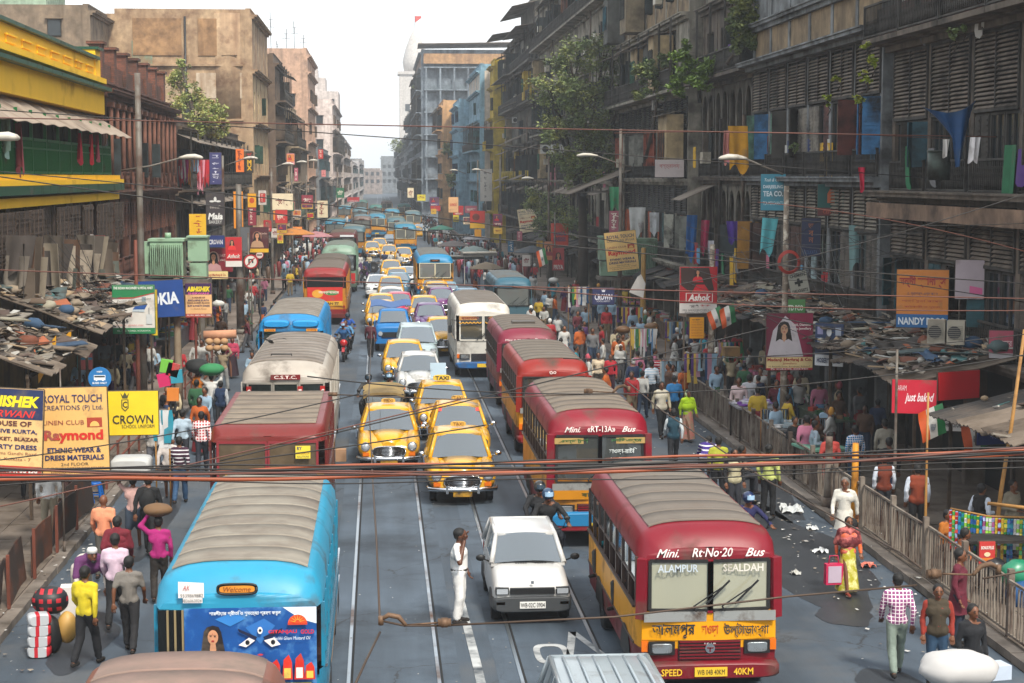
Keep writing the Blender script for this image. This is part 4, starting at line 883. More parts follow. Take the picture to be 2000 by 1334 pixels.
def flush_fuse():
 bpy.context.view_layer.update();dg=bpy.context.evaluated_depsgraph_get()
 for key,o,hands,nz in PENDING:
  me=bpy.data.meshes.new_from_object(o.evaluated_get(dg));bpy.data.objects.remove(o)
  if nz:
   for v in me.vertices:
    n=noise.noise(v.co*9)*nz+noise.noise(v.co*23)*nz*.5;v.co+=v.normal*n
  if hands:
   h=hands.mesh('h',[]);import bmesh
   bm=bmesh.new();bm.from_mesh(me);bm.from_mesh(h);bm.to_mesh(me);bm.free()
  me.polygons.foreach_set('use_smooth',[True]*len(me.polygons));me.update()
  BODY[key]=me
 PENDING.clear()
BODY={}
BASE=dict(pel=(0,0,.92),che=(0,.0,1.24),nek=(0,.01,1.41),hed=(0,-.02,1.545),shl=(-.175,.01,1.36),shr=(.175,.01,1.36),
ell=(-.235,.03,1.1),elr=(.235,.03,1.1),hal=(-.23,-.06,.86),har=(.23,-.06,.86),
hil=(-.085,0,.9),hir=(.085,0,.9),knl=(-.1,-.02,.49),knr=(.1,-.02,.49),anl=(-.11,.03,.08),anr=(.11,.03,.08))
POSES={
'stand':{},
'walk':dict(knl=(-.09,-.14,.5),anl=(-.09,-.24,.09),knr=(.09,.04,.49),anr=(.09,.27,.13),ell=(-.23,.1,1.1),hal=(-.22,.1,.87),elr=(.23,-.05,1.1),har=(.21,-.2,.91)),
'walk2':dict(knr=(.09,-.13,.5),anr=(.09,-.2,.09),knl=(-.09,.05,.49),anl=(-.09,.25,.12),elr=(.24,.1,1.1),har=(.24,.14,.88),ell=(-.24,-.04,1.1),hal=(-.22,-.18,.9)),
'phone':dict(elr=(.3,-.05,1.13),har=(.13,-.1,1.5),ell=(-.22,-.02,1.1),hal=(-.2,-.1,.88),hed=(.02,-.03,1.545)),
'load':dict(ell=(-.33,-.02,1.5),hal=(-.2,-.02,1.72),elr=(.33,-.02,1.5),har=(.2,-.02,1.72),knl=(-.09,-.12,.5),anl=(-.09,-.18,.09),anr=(.09,.2,.12)),
'onearm':dict(elr=(.34,.02,1.5),har=(.17,.0,1.72),knl=(-.09,-.12,.5),anl=(-.09,-.18,.09),anr=(.09,.2,.12)),
'bend':dict(pel=(0,.12,.92),che=(0,-.2,1.12),nek=(0,-.33,1.2),hed=(0,-.45,1.24),shl=(-.18,-.28,1.15),shr=(.18,-.28,1.15),ell=(-.26,-.36,.9),elr=(.26,-.36,.9),hal=(-.28,-.46,.68),har=(.22,-.48,.66),hil=(-.085,.12,.9),hir=(.085,.12,.9),knl=(-.11,.02,.49),knr=(.11,.02,.49)),
'carry':dict(ell=(-.24,.05,1.1),hal=(-.13,-.24,1.06),elr=(.24,.05,1.1),har=(.13,-.24,1.06)),
'sit':dict(pel=(0,.1,.5),che=(0,.08,.84),nek=(0,.07,1.0),hed=(0,.04,1.14),shl=(-.175,.08,.96),shr=(.175,.08,.96),ell=(-.24,.05,.72),elr=(.24,.05,.72),hal=(-.12,-.2,.6),har=(.12,-.2,.6),hil=(-.09,.1,.48),hir=(.09,.1,.48),knl=(-.13,-.3,.5),knr=(.13,-.3,.5),anl=(-.13,-.28,.08),anr=(.13,-.28,.08)),
'ride':dict(pel=(0,.1,.9),che=(0,-.03,1.2),nek=(0,-.08,1.36),hed=(0,-.12,1.5),shl=(-.19,-.05,1.32),shr=(.19,-.05,1.32),ell=(-.32,-.24,1.14),elr=(.32,-.24,1.14),hal=(-.33,-.46,1.02),har=(.33,-.46,1.02),hil=(-.1,.08,.88),hir=(.1,.08,.88),knl=(-.25,-.28,.72),knr=(.25,-.28,.72),anl=(-.22,-.12,.34),anr=(.22,-.12,.34)),
}
def build_pose(name,lod):
 J=dict(BASE);J.update(POSES[name]);J={k:Vector(v)for k,v in J.items()};vx,dec=((.017,.5),(.03,.45))[lod]
 up=(J['che']-J['pel']).normalized();fw=Vector((0,-1,0))
 m=MB()
 def lp(m,s,a,b,c,r):capsule(m,J[a+s],J[b+s],r[0],r[1]);capsule(m,J[b+s],J[c+s],r[1],r[2])
 for s in 'lr':
  lp(m,s,'sh','el','ha',(.05,.04,.028));lp(m,s,'hi','kn','an',(.082,.056,.036))
  an=J['an'+s];capsule(m,an+Vector((0,.02,-.035)),an+Vector((0,-.13,-.045)),.034,.03)
 capsule(m,J['pel']+Vector((-.05,0,0)),J['pel']+Vector((.05,0,0)),.11,.11);capsule(m,J['pel'],J['che'],.11,.12)
 capsule(m,J['shl']*.8+J['shr']*.2,J['shr']*.8+J['shl']*.2,.07,.07);capsule(m,J['che']+Vector((-.06,0,0)),J['che']+Vector((.06,0,0)),.115,.115)
 capsule(m,J['nek']-up*.05,J['hed'],.056,.05)
 h=J['hed'];m.ell(h+Vector((0,0,.02)),(.08,.096,.108),14,10);m.ell(h+Vector((0,-.025,-.045)),(.05,.06,.06),12,8)
 m.ell(h+Vector((0,-.096,-.012)),(.015,.022,.024),8,6);m.ell(h+Vector((-.076,.005,-.01)),(.012,.022,.03),8,6);m.ell(h+Vector((.076,.005,-.01)),(.012,.022,.03),8,6)
 hands=MB()
 for s in 'lr':
  w=J['ha'+s];d=(w-J['el'+s]).normalized();side=Vector((1 if s=='r' else-1,0,0));side=(side-d*side.dot(d)).normalized();nrm=d.cross(side)
  sg=1 if nrm.y<0 else-1;nrm=nrm*sg
  if lod==1:m.ell(w+d*.06,(.034,.03,.05),8,6)
  else:
   hands.loft([[w+d*t_+side*c*a+nrm*s_*b_ for c,s_ in[(math.cos(2*math.pi*k/10),math.sin(2*math.pi*k/10))for k in range(10)]]for t_,a,b_ in((-.01,.026,.024),(.03,.035,.018),(.07,.041,.016),(.1,.04,.013))])
   for k,ln in enumerate((.068,.08,.074,.056)):
    b0=w+d*.09+nrm*0+(nrm.cross(d)*(k-1.5)*.02);cu=nrm.normalized()
    hands.tube([b0,b0+d*ln*.5+cu*.006,b0+d*ln*.8+cu*.024,b0+d*ln*.9+cu*.04],[.0095,.009,.008,.005],6)
   th=nrm.cross(d)*(-.036);hands.tube([w+d*.025+th*.7,w+d*.055+th*1.3+nrm*.01,w+d*.085+th*1.45+nrm*.018],[.012,.011,.006],6)
 PENDING.append((('body',name,lod),fuse(m,vx,3,dec),hands if lod==0 else None,0))
 # hair cap
 c=MB();c.ell(h+Vector((0,.024,.05)),(.092,.099,.096),14,10);c.ell(h+Vector((0,.05,.0)),(.078,.062,.07),12,8)
 PENDING.append((('hair',name,lod),fuse(c,.016 if lod==0 else .03,2,.6),None,.004))
 if lod==0:
  b=MB();c.ell(h,(.01,.01,.01));b.ell(h+Vector((0,.085,-.03)),(.035,.03,.038),10,8);b.ell(h+Vector((0,.022,.045)),(.088,.095,.092),14,10);b.ell(h+Vector((0,.05,.0)),(.08,.065,.085),12,8)
  PENDING.append((('bunhair',name,lod),fuse(b,.016,2,.6),None,.003))
  # shirt with sleeves, open hem
 def torso(m,g,hem=.0,sleeve=1.):
  capsule(m,J['pel']+Vector((-.055,0,-hem)),J['pel']+Vector((.055,0,-hem)),.115+g,.115+g);capsule(m,J['pel'],J['che'],.122+g,.13+g)
  capsule(m,J['che']+Vector((-.07,0,0)),J['che']+Vector((.07,0,0)),.122+g,.122+g)
  capsule(m,J['shl']*.82+J['shr']*.18,J['shr']*.82+J['shl']*.18,.066+g,.066+g)
  for s in 'lr':
   capsule(m,J['sh'+s],J['el'+s]if sleeve>.55 else J['sh'+s].lerp(J['el'+s],.75),.054+g,.047+g)
   if sleeve>.9:capsule(m,J['el'+s],J['el'+s].lerp(J['ha'+s],.92),.045+g,.034+g)
  capsule(m,J['che'],J['nek']-up*.02,.09,.056)
 vs_=(.02,.034)[lod]
 m=MB();torso(m,.006);PENDING.append((('shirt',name,lod),fuse(m,vs_,3,dec),None,.012))
 if lod==0:m=MB();torso(m,.004,0,.5);PENDING.append((('tee',name,lod),fuse(m,vs_,3,dec),None,.01))
 m=MB();torso(m,.014,.0,0.0)
 m=MB();capsule(m,J['pel'],J['che'],.136,.142);capsule(m,J['che']+Vector((-.08,0,0)),J['che']+Vector((.08,0,0)),.13,.13);capsule(m,J['shl']*.8+J['shr']*.2,J['shr']*.8+J['shl']*.2,.09,.09);capsule(m,J['pel']+Vector((-.06,0,0)),J['pel']+Vector((.06,0,0)),.13,.13)
 if lod==0:PENDING.append((('vest',name,lod),fuse(m,vs_,3,dec),None,.01))
 # trousers
 m=MB()
 for s in 'lr':
  capsule(m,J['hi'+s],J['kn'+s],.1,.076);capsule(m,J['kn'+s],J['kn'+s].lerp(J['an'+s],.9),.076,.062)
 capsule(m,J['pel']+Vector((-.05,0,-.02)),J['pel']+Vector((.05,0,-.02)),.118,.118)
 PENDING.append((('trousers',name,lod),fuse(m,vs_,3,dec),None,.013))
 if lod==0:
  m=MB()
  for s in 'lr':capsule(m,J['hi'+s],J['hi'+s].lerp(J['kn'+s],.95),.11,.1)
  capsule(m,J['pel']+Vector((-.05,0,-.02)),J['pel']+Vector((.05,0,-.02)),.12,.12)
  PENDING.append((('shorts',name,lod),fuse(m,vs_,3,dec),None,.013))
  # shoes
 for s in 'lr':
  m=MB();an=J['an'+s];capsule(m,an+Vector((0,.025,-.035)),an+Vector((0,-.14,-.045)),.042,.036,8)
  BODY[('shoe'+s,name,lod)]=m.mesh('shoe',[])
  # long garments
 if name in('stand','walk','walk2','carry','phone','onearm','load'):
  for gname,zb,wd in(('kurta',.58,.22),('skirt',.1,.25)):
   m=MB();rings=[];n=28
   for k in range(9):
    f=k/8;z=1.0-(1.0-zb)*f;fy=(J['anl'].y+J['anr'].y)/2*f*.6
    rings.append([((.145+(wd-.145)*f)*(1+.05*f*math.sin(a*7+f*2))*math.cos(a),fy+(.125+(wd*.85-.125)*f+(.05*f if 'walk' in name else 0))*(1+.05*f*math.sin(a*7+f*2))*math.sin(a),z)for a in[2*math.pi*i/n for i in range(n)]])
   m.loft(rings,caps=False);m.loft([[(p[0]*.97,p[1]*.97,p[2])for p in r]for r in rings],caps=False)
   BODY[(gname,name,lod)]=m.mesh(gname,[])
 if name in('stand','walk','walk2','bend'):
  m=MB();capsule(m,J['shl']*.9+J['shr']*.1,J['shr']*.9+J['shl']*.1,.088,.088);capsule(m,J['che'],J['nek'],.14,.09);capsule(m,J['shl'],J['ell'],.078,.07);capsule(m,J['shr'],J['elr'],.078,.07);capsule(m,J['che']+Vector((-.08,-.02,-.1)),J['che']+Vector((.08,-.02,-.1)),.15,.15)
  PENDING.append((('shawl',name,lod),fuse(m,(.022,.034)[lod],4,dec),None,.006))
for pz in POSES:
 build_pose(pz,0)
 if pz in('stand','walk','walk2','carry','load','sit','ride'):build_pose(pz,1)
flush_fuse()
# eye / brow / mouth bits
_e=MB();_e.ell((0,.002,0),(.017,.011,.009),8,4);_e.box((0,.003,.024),(.04,.014,.007));EYEM=_e.mesh('eye',EYE)
_e=MB();_e.ell((0,.0,0),(.026,.012,.008),8,4);MOUTHM=_e.mesh('mouth',mat('lips','#6e2a22',.5))
_e=MB();_e.ell((0,0,0),(.05,.03,.035),8,5);MOUST=_e.mesh('beard',HAIR)
def person(label,loc,rz,pose='stand',top='#c8c8c8',bot='#20242a',skin='#6b4128',kind='shirt',legs='trousers',lod=0,h=1.66,hair='hair',haircol=None,
shoes='#1a1512',cloth='plain',bcloth='plain',shawl=None,helmet=None,vest=None,bare=False,cap=None,group=None,beard=False,belt=None,veil=None):
 t=thing('person',label,'person',loc,rz,group);s=h/1.66;t.scale=(s,s,s)
 def put(key,mt,col,nm,parent=t):
  me=BODY[(key,pose,lod)]
  if not len(me.materials):me.materials.append(None)
  o=bpy.data.objects.new(nm,me);COL.objects.link(o);o.parent=parent
  o.material_slots[0].link='OBJECT';o.material_slots[0].material=mt;o.color=C(col);return o
 b=put('body',SKIN,skin,'body')
 J=dict(BASE);J.update(POSES[pose]);hd=Vector(J['hed'])
 if hair:put(hair if lod==0 or hair=='hair' else 'hair',HAIR if not haircol else CLOTH['plain'],haircol or '#0c0a09','hair')
 put(kind if(kind,pose,lod)in BODY else 'shirt',CLOTH[cloth],top,'kurta_top' if legs=='kurta' else 'shirt')
 if vest:put('vest' if lod==0 else 'shirt',CLOTH['plain'],vest,'vest')
 if legs=='kurta':put('kurta',CLOTH[cloth],top,'kurta');put('trousers',CLOTH['plain'],bot,'trousers')
 elif legs=='skirt':put('skirt',CLOTH[bcloth],bot,'skirt')
 else:put(legs if(legs,pose,lod)in BODY else 'trousers',CLOTH[bcloth],bot,legs)
 if shoes:
  for k in('shoel','shoer'):put(k,CLOTH['plain'],shoes,'shoe')
 if shawl:put('shawl',CLOTH['sari' if lod==0 and cloth=='sari' else 'plain'],shawl,'shawl')
 if lod==0:
  for sx in(-1,1):
   o=ob('eye',EYEM,parent=t,loc=hd+Vector((sx*.032,-.087,.018)))
  ob('mouth',MOUTHM,parent=t,loc=hd+Vector((0,-.092,-.052)))
  if beard:ob('beard',MOUST,parent=t,loc=hd+Vector((0,-.068,-.085)))
 if belt:
  m=MB();pl=Vector(J['pel']);n=16;m.loft([[pl+Vector((.167*math.cos(2*math.pi*k/n),.123*math.sin(2*math.pi*k/n)*1.05,.02+dz))for k in range(n)]for dz in(0,.04)],caps=False);ob('belt',m,paint(belt),t)
 if helmet:
  m=MB();m.ell(hd+Vector((0,.01,.05)),(.125,.14,.125),16,10);hh=ob('helmet',m,CARP,t,color=helmet)
  m=MB();m.slab(lambda u,v:hd+Vector((.1*math.sin((u-.5)*2),-.115*math.cos((u-.5)*2)-.035,.02+.09*v)),8,2,(0,-.006,0));ob('visor',m,mat('visor','#9fc0dc' if helmet!='#101214' else '#3a4a58',.08),hh)
 if cap:
  m=MB();m.loft([[hd+Vector((r*math.cos(2*math.pi*k/16),.01+r*1.15*math.sin(2*math.pi*k/16),z))for k in range(16)]for r,z in((.088,.05),(.088,.11),(.07,.14),(.02,.15))]);ob('cap',m,mat('cap_cloth','#c9c9c6',.9),t)
 if veil:
  m=MB();m.ell(hd+Vector((0,.035,.02)),(.1,.1,.125),14,10);ob('headscarf',m,mat('veil_'+veil,veil,.85,var=.15),t)
 return t
DKS=['#5a3622','#4b2c1b','#6b4128','#7a4c30']
# ---- named people -----------------------------------------------------------
def pp(px,py,label,pose='stand',rz=0,**k):
 v=G(px,py);return person(label,(v.x,v.y,k.pop('z',0)),R(rz),pose,**k)
cop=pp(897,1217,'man in white uniform standing on the tram lane with a phone at his ear','phone',80,top='#e8e8e6',bot='#e6e6e4',kind='tee',h=1.72,belt='#101010',skin='#5a3420');cop.scale.x*=-1.13;cop.scale.y*=1.15
pp(1655,1160,'woman in yellow green sari and dark red shawl carrying a pink and white shopping bag','walk',5,top='#c8581a',bot='#a8a018',legs='skirt',bcloth='spots',shawl='#5a1018',cloth='sari',hair='bunhair',shoes='#7a2a1a',h=1.5)
pp(1648,1085,'grey haired man in white kurta walking behind the woman in the yellow green sari','walk2',-25,top='#cfccc2',bot='#c0bcb0',legs='kurta',haircol='#6a6560',h=1.66)
pp(1750,1322,'man in pink white checked shirt and grey trousers seen from behind on the right road','walk',175,top='#8a4878',bot='#7c8a80',cloth='check',h=1.68,shoes='#171412')
pp(1828,1340,'man in brown green sleeveless jacket with red sleeves under the wire bracket','stand',-10,top='#8a2a1c',bot='#24405a',vest='#3c3222',h=1.62)
pp(1870,1232+30,'man in dark maroon long shirt standing at the right railing','stand',60,top='#5a1226',bot='#202838',h=1.68,legs='kurta')
pp(1895,1385,'man in black pullover over a checked collar in the lower right corner','stand',15,top='#0e1016',bot='#14161c',h=1.6)
por=pp(1872,1545,'porter below the white sack in the bottom right corner','load',0,top='#9a8a70',bot='#3a3a3a',h=1.6)
# left road people
pp(205,1130,'bald man in peach shirt walking away on the left road','walk',178,top='#d98a66',bot='#4a4640',hair=None,h=1.68)
pp(232,1180,'man in maroon shawl half hidden in front of the peach shirt','walk2',175,top='#6a1424',bot='#222428',h=1.66,shawl='#6a1424')
pp(228,1228,'man in pale pink shirt and black trousers walking away on the left road','walk',178,top='#c9b0c0',bot='#15161a',h=1.7)
pp(255,1275,'man in grey T-shirt and dark trousers walking away beside the turquoise bus','walk2',176,top='#75706a',bot='#232326',kind='tee',h=1.64)
pp(170,1302,'man in yellow pullover with dark scarf carrying two plastic bags','walk',160,top='#c8b41c',bot='#14151a',h=1.66)
pp(165,1215,'bearded man in white skull cap and purple shawl bending over the luggage','bend',30,top='#b8b0a8',bot='#b0a89c',shawl='#5a2a5a',beard=True,cap=True,hair=None,h=1.74)
pp(312,1175,'man in magenta shirt steadying a brown sack on his head by the turquoise bus','onearm',182,top='#a01a6a',bot='#2a2420',h=1.62)
pp(292,1085,'man in black jacket with black backpack walking away on the left road','walk2',170,top='#101114',bot='#16171a',h=1.72)
pp(262,1072,'barefoot porter in pink striped shirt and shorts under a white bundle','load',176,top='#c09a94',bot='#3a4656',legs='shorts',shoes=None,kind='tee',h=1.58)
pp(98,1062,'man in white shirt and khaki trousers standing behind the rail on the left pavement','stand',190,top='#cdd0d0',bot='#8a8270',h=1.68,z=.13)
pp(130,1020,'person in dark maroon clothes next to the blue stools','stand',120,top='#4a2224',bot='#3a2422',h=1.6,z=.13)
pp(55,985,'person in dark clothes behind the striped signboards on the left pavement','stand',20,top='#23242a',bot='#1a1c22',h=1.6,z=.13)
pp(352,985,'man in purple striped shirt and blue jeans walking away left of the red bus','walk',176,top='#3a1a30',bot='#2f4f72',cloth='stripe',h=1.66)
pp(330,975,'barefoot man in chequered lungi beside the purple striped shirt','walk2',178,top='#bdb5b0',bot='#3a3038',legs='shorts',shoes=None,h=1.6)
pp(395,925,'man in red and white checked shirt walking away beside the red bus','walk',180,top='#b01c28',bot='#202430',cloth='redcheck',h=1.68)
pp(358,920,'man in pale blue shirt walking away left of the red checked shirt','walk2',176,top='#a8bccb',bot='#2a2c34',h=1.68)
pp(300,935,'man in off-white shirt with a white shoulder bag near the yellow CROWN board','walk',170,top='#c9c4bc',bot='#5a5a60',h=1.66)
pp(388,818,'porter in orange vest and white sleeves beside the green bundle','load',178,top='#b5660e',bot='#23242a',kind='vest',h=1.62)
pp(414,828,'porter in white shirt balancing a green bundle on his head','load',178,top='#c9c9c6',bot='#3a4450',h=1.62)
pp(432,845,'man in navy vest walking away beside the two porters','walk',178,top='#a5a8ac',bot='#1b1c22',vest='#122a4a',h=1.62)
pp(455,738,'woman in pink headscarf and dark dress by the white CSTC bus','walk',10,top='#8a2440',bot='#2a1622',legs='skirt',veil='#c23a5c',shawl='#a83250',h=1.6)
pp(437,765,'man carrying round loaves and a rolled bundle on his shoulder','load',160,top='#8a7a62',bot='#9a9a98',h=1.62)
pp(385,590,'man with brown waistcoat over white shirt standing by the phone shop board','stand',178,top='#b8b8b8',bot='#3a3a3a',vest='#4a382a',h=1.66)
pp(620,862+28,'conductor in green shirt leaning out of the red bus door','carry',90,top='#1f6a48',bot='#b8b8b8',h=1.6)
# right side
pp(1052,1094,'helmeted rider in black jacket steering the motorcycle behind the white hatchback','ride',8,top='#101114',bot='#1d222c',helmet='#27415e',h=1.7)
v=G(1052,1094)
for o in COL.objects:
 if o.get('label','').startswith('helmeted rider'):o.location=(3.34,34.62,.04)
person('pillion rider in black with a black helmet behind the helmeted rider',(3.22,35.15,.1),R(8),'ride',top='#131418',bot='#15171c',helmet='#101214',h=1.7)
person('rider in blue and red shirt with a blue visored helmet on the kerbside motorcycle',(7.33,34.2,.03),R(18),'ride',top='#1a1c4a',bot='#26405a',helmet='#16284e',h=1.66)
person('rider in blue jacket and red helmet on the red fronted motorcycle',(-1.6,76.1,.03),R(-3),'ride',top='#1c4f80',bot='#15181e',helmet='#8a1c28',h=1.66)
person('rider in bright blue shirt on the second motorcycle',(-1.5,81.2,.03),R(2),'ride',top='#154a9a',bot='#15181e',helmet='#101214',h=1.66)
person('pillion passenger in pale blue behind the red helmeted rider',(-1.5,76.65,.1),R(-3),'ride',top='#4a7fa8',bot='#15181e',h=1.66)
person('rider whose black helmet shows left of the auto rickshaw canopy',(-.38,55.9,.03),0,'ride',top='#3a3a3a',bot='#15181e',helmet='#101214',h=1.66)
person('rider whose dark teal helmet shows behind the auto rickshaw canopy',(.28,56.3,.03),0,'ride',top='#2a4a4a',bot='#15181e',helmet='#16323a',h=1.66)
person('rider in black on the dark motorcycle near the white hatchback',(-1.1,125.2,.03),0,'ride',top='#101114',bot='#15181e',h=1.66)
pp(724,699,'man in maroon shirt and black trousers walking between the taxis and the tram rail','walk',185,top='#4a1020',bot='#101116',h=1.62)
pp(1315,915,'man in teal waistcoat and white sleeves seen from behind near the red minibus','walk',178,top='#b8c0c4',bot='#1a1c22',vest='#123a4a',h=1.64)
pp(1343,862,'woman in bright lime shawl and printed dress beside the railing','walk',20,top='#9ec212',bot='#a08a72',legs='skirt',bcloth='sari',shawl='#a8cc10',veil='#c8d8a8',h=1.55)
pp(1316,838,'man in bright blue shirt and black trousers walking along the railing','walk2',172,top='#1f6aa0',bot='#101218',h=1.7)
pp(1291,855,'man in white and blue pullover with black trousers walking toward the camera','walk',10,top='#b0a68c',bot='#0e1014',vest='#c9c2b0',h=1.72)
pp(1272,800,'man in white striped shirt walking beside the pullover man','walk2',170,top='#a9bccb',bot='#1a1c24',cloth='stripe',h=1.68)
pp(1290,780,'man in red and white striped shirt behind the white striped one','stand',180,top='#a51c28',bot='#1a1c24',cloth='stripe',h=1.66)
pp(1208,745,'man in cream shirt with folded arms standing on the right kerb','carry',60,top='#c9b49a',bot='#b8a89a',h=1.7)
pp(1192,775,'woman in red top facing the camera beside the cream shirt','stand',0,top='#b01c2c',bot='#3a1c2c',h=1.55,hair='bunhair')
pp(1168,775,'man in pale cream shirt behind the red minibus roof','stand',0,top='#cdbba0',bot='#3a342c',h=1.62)
pp(1233,815,'woman in orange red sari beside the red minibus','walk',10,top='#a03a28',bot='#8a2a20',legs='skirt',hair='bunhair',h=1.55)
pp(1250,790,'boy in teal jacket standing between the shoppers','stand',90,top='#145a66',bot='#1c1e26',h=1.5)
pp(1402,985,'man in yellow green shirt standing at the kerb behind the front minibus','stand',175,top='#a5a832',bot='#15161c',h=1.66)
pp(1500,1012,'man in pale lime shirt and black trousers standing with his back to the railing','stand',150,top='#b4bc6c',bot='#0f1014',h=1.74)
pp(1433,1010,'man in cream vest over dark shirt at the kerb behind the front minibus','stand',10,top='#16171c',bot='#2a2c34',vest='#b8b090',h=1.62)
pp(1378,960,'person in purple striped shirt bending near the kerb','bend',160,top='#3a2478',bot='#2a2c34',cloth='stripe',h=1.66)
pp(1452,965,'man with white collar and dark hair beyond the kerb goods','sit',100,top='#8a7a6a',bot='#2a2c34',h=1.62)
pp(1425,1000,'man with dark moustache facing the street beside the goods','stand',40,top='#4a3a34',bot='#2a2c34',h=1.45)
# pavement right, behind the railing
def pr(X,Y,label,pose='stand',rz=0,**k):return person(label,(X,Y,.14),R(rz),pose,**k)
pr(11.5,36.2,'man in rust brown waistcoat over white shirt, broad back toward the camera','stand',172,top='#c4ccd8',bot='#16171b',vest='#7a3014',h=1.7)
pr(10.95+.35,38.0,'second man in rust brown waistcoat beside the yellow railing post','stand',178,top='#c4ccd8',bot='#20242c',vest='#6a2a14',h=1.62)
pr(12.2,34.2,'man in black waistcoat reaching to the sweets stall','carry',120,top='#c4ccd8',bot='#16171b',vest='#14110f',h=1.62)
pr(13.0,34.6,'customer in beige shirt in front of the sweets stall','carry',30,top='#8a8270',bot='#3a3a3a',h=1.62)
pr(11.35,33.6,'woman in orange with dark hair sitting behind the railing','sit',40,top='#a8621a',bot='#3a2424',h=1.6,hair='bunhair')
pr(11.1,31.8,'person in orange brown top sitting beside the sachet rack','sit',90,top='#a8561a',bot='#3a2424',h=1.6)
pr(11.0,41.6,'woman in salmon red dress standing at the railing table','stand',178,top='#b8433c',bot='#b8433c',legs='kurta',hair='bunhair',h=1.62)
pr(11.9,42.6,'man in blue checked shirt in the dark shop front','stand',190,top='#2a78a8',bot='#24405a',cloth='check',h=1.62)
pr(12.9,43.4,'man in grey beige shirt with a black shoulder strap','stand',176,top='#a09a8c',bot='#3a3a3a',h=1.66)
pr(10.9+.2,43.5,'man in light shirt leaning at the stall beside the salmon dress','carry',90,top='#8a9aa8',bot='#2a3442',h=1.62)
pr(12.0,40.0,'man in black shirt and blue jeans in front of the shop','stand',170,top='#0f1012',bot='#1c3a5a',h=1.7)
pr(11.0,52.5,'man in pale pink shirt facing the street above the table of books','stand',-15,top='#d0b8b8',bot='#101216',h=1.7)
pr(11.5,53.3,'man in white shirt beside the pale pink shirt','stand',150,top='#b0b2b8',bot='#12141a',h=1.7)
pr(12.35,52,'man in light blue shirt behind the street pole','stand',20,top='#5f9cc0',bot='#2a3442',h=1.7)
pr(12.0,50.5,'man in brown jacket looking down beside the pole','stand',-60,top='#4a2c1c',bot='#2a3442',h=1.6)
# passengers and drivers
person('driver in pale shirt behind the windscreen of the small white hatchback',(2.68-.3,30.4+1.95,-.02),0,'sit',top='#a9b6c0',bot='#3a3a3a',h=1.52)
person('passenger leaning on the window rail of the front minibus',(4.16,28.4,.78),R(-60),'sit',top='#26408a',bot='#3a3a3a',h=1.5)
person('passenger in turquoise at a side window of the front minibus',(4.14,30.8,.78),R(-60),'sit',top='#1f8f9a',bot='#3a3a3a',h=1.5)
person('passenger in yellow seen through the windscreen of the second minibus',(4.3,38.6,.8),0,'sit',top='#b8862a',bot='#3a3a3a',h=1.5)
person('passenger in lime green seen through the windscreen of the second minibus',(5.0,38.7,.8),0,'sit',top='#8aa01c',bot='#3a3a3a',h=1.5)
person('driver of the second minibus in white behind the right windscreen',(5.4,38.5,.8),0,'sit',top='#b8c4cc',bot='#3a3a3a',h=1.5)
person('driver in white behind the pale windscreen of the front minibus',(5.45,27.3,.65),0,'sit',top='#c8c8c0',bot='#3a3a3a',h=1.5)
# ---- crowd: every figure its own, with copies of a few poses ------------------
TOPS=[('white','#b4b4b0'),('pale blue','#8fa9bd'),('dark blue','#1c2c4c'),('red','#9a1f26'),('black','#131316'),('brown','#4f3626'),('cream','#b9ab8c'),('green','#2a5a3a'),('purple','#4a2858'),('grey','#6a6a6c'),('orange','#b0561c'),('pink','#b8708a'),('turquoise','#1f7a8a'),('maroon','#561824'),('yellow','#b89a2a')]
WTS=[26,13,8,8,7,5,9,4,4,6,5,6,5,4,4]
def landmark(X,Y):
 side='left' if X<0 else 'right'
 if X<-6.5:zone=[(62,'behind the left signboards'),(80,'beside the yellow fronted house'),(98,'below the red brick house'),(125,'on the left by the round sign'),(160,'below the tree on the left'),(999,'on the left pavement in the haze')]
 elif X<-3.8:zone=[(62,'beside the arched red bus'),(80,'beside the CSTC bus'),(98,'beside the bright blue bus'),(130,'on the road left of the red poster bus'),(999,'on the road edge beside the left bus queue')]
 elif X<6.5:zone=[(999,'among the far taxis')]
 elif X<10.3:zone=[(70,'beside the maroon minibuses'),(84,'on the road beside the white bus'),(108,'near the parked blue grey bus'),(130,'right of the blue and yellow bus'),(180,'in the road market on the right'),(999,'in the far road crowd on the right')]
 else:zone=[(50,'under the debris covered roof'),(62,'behind the belt rack'),(76,'near the hanging garment stalls'),(95,'by the poster pole stalls'),(130,'near the green transformer'),(180,'below the street tree'),(999,'on the far right pavement')]
 for lim,n in zone:
  if Y<lim:return n
DOING={'stand':'standing','walk':'walking','walk2':'striding','carry':'holding goods','load':'balancing a load','sit':'sitting'}
SEEN={}
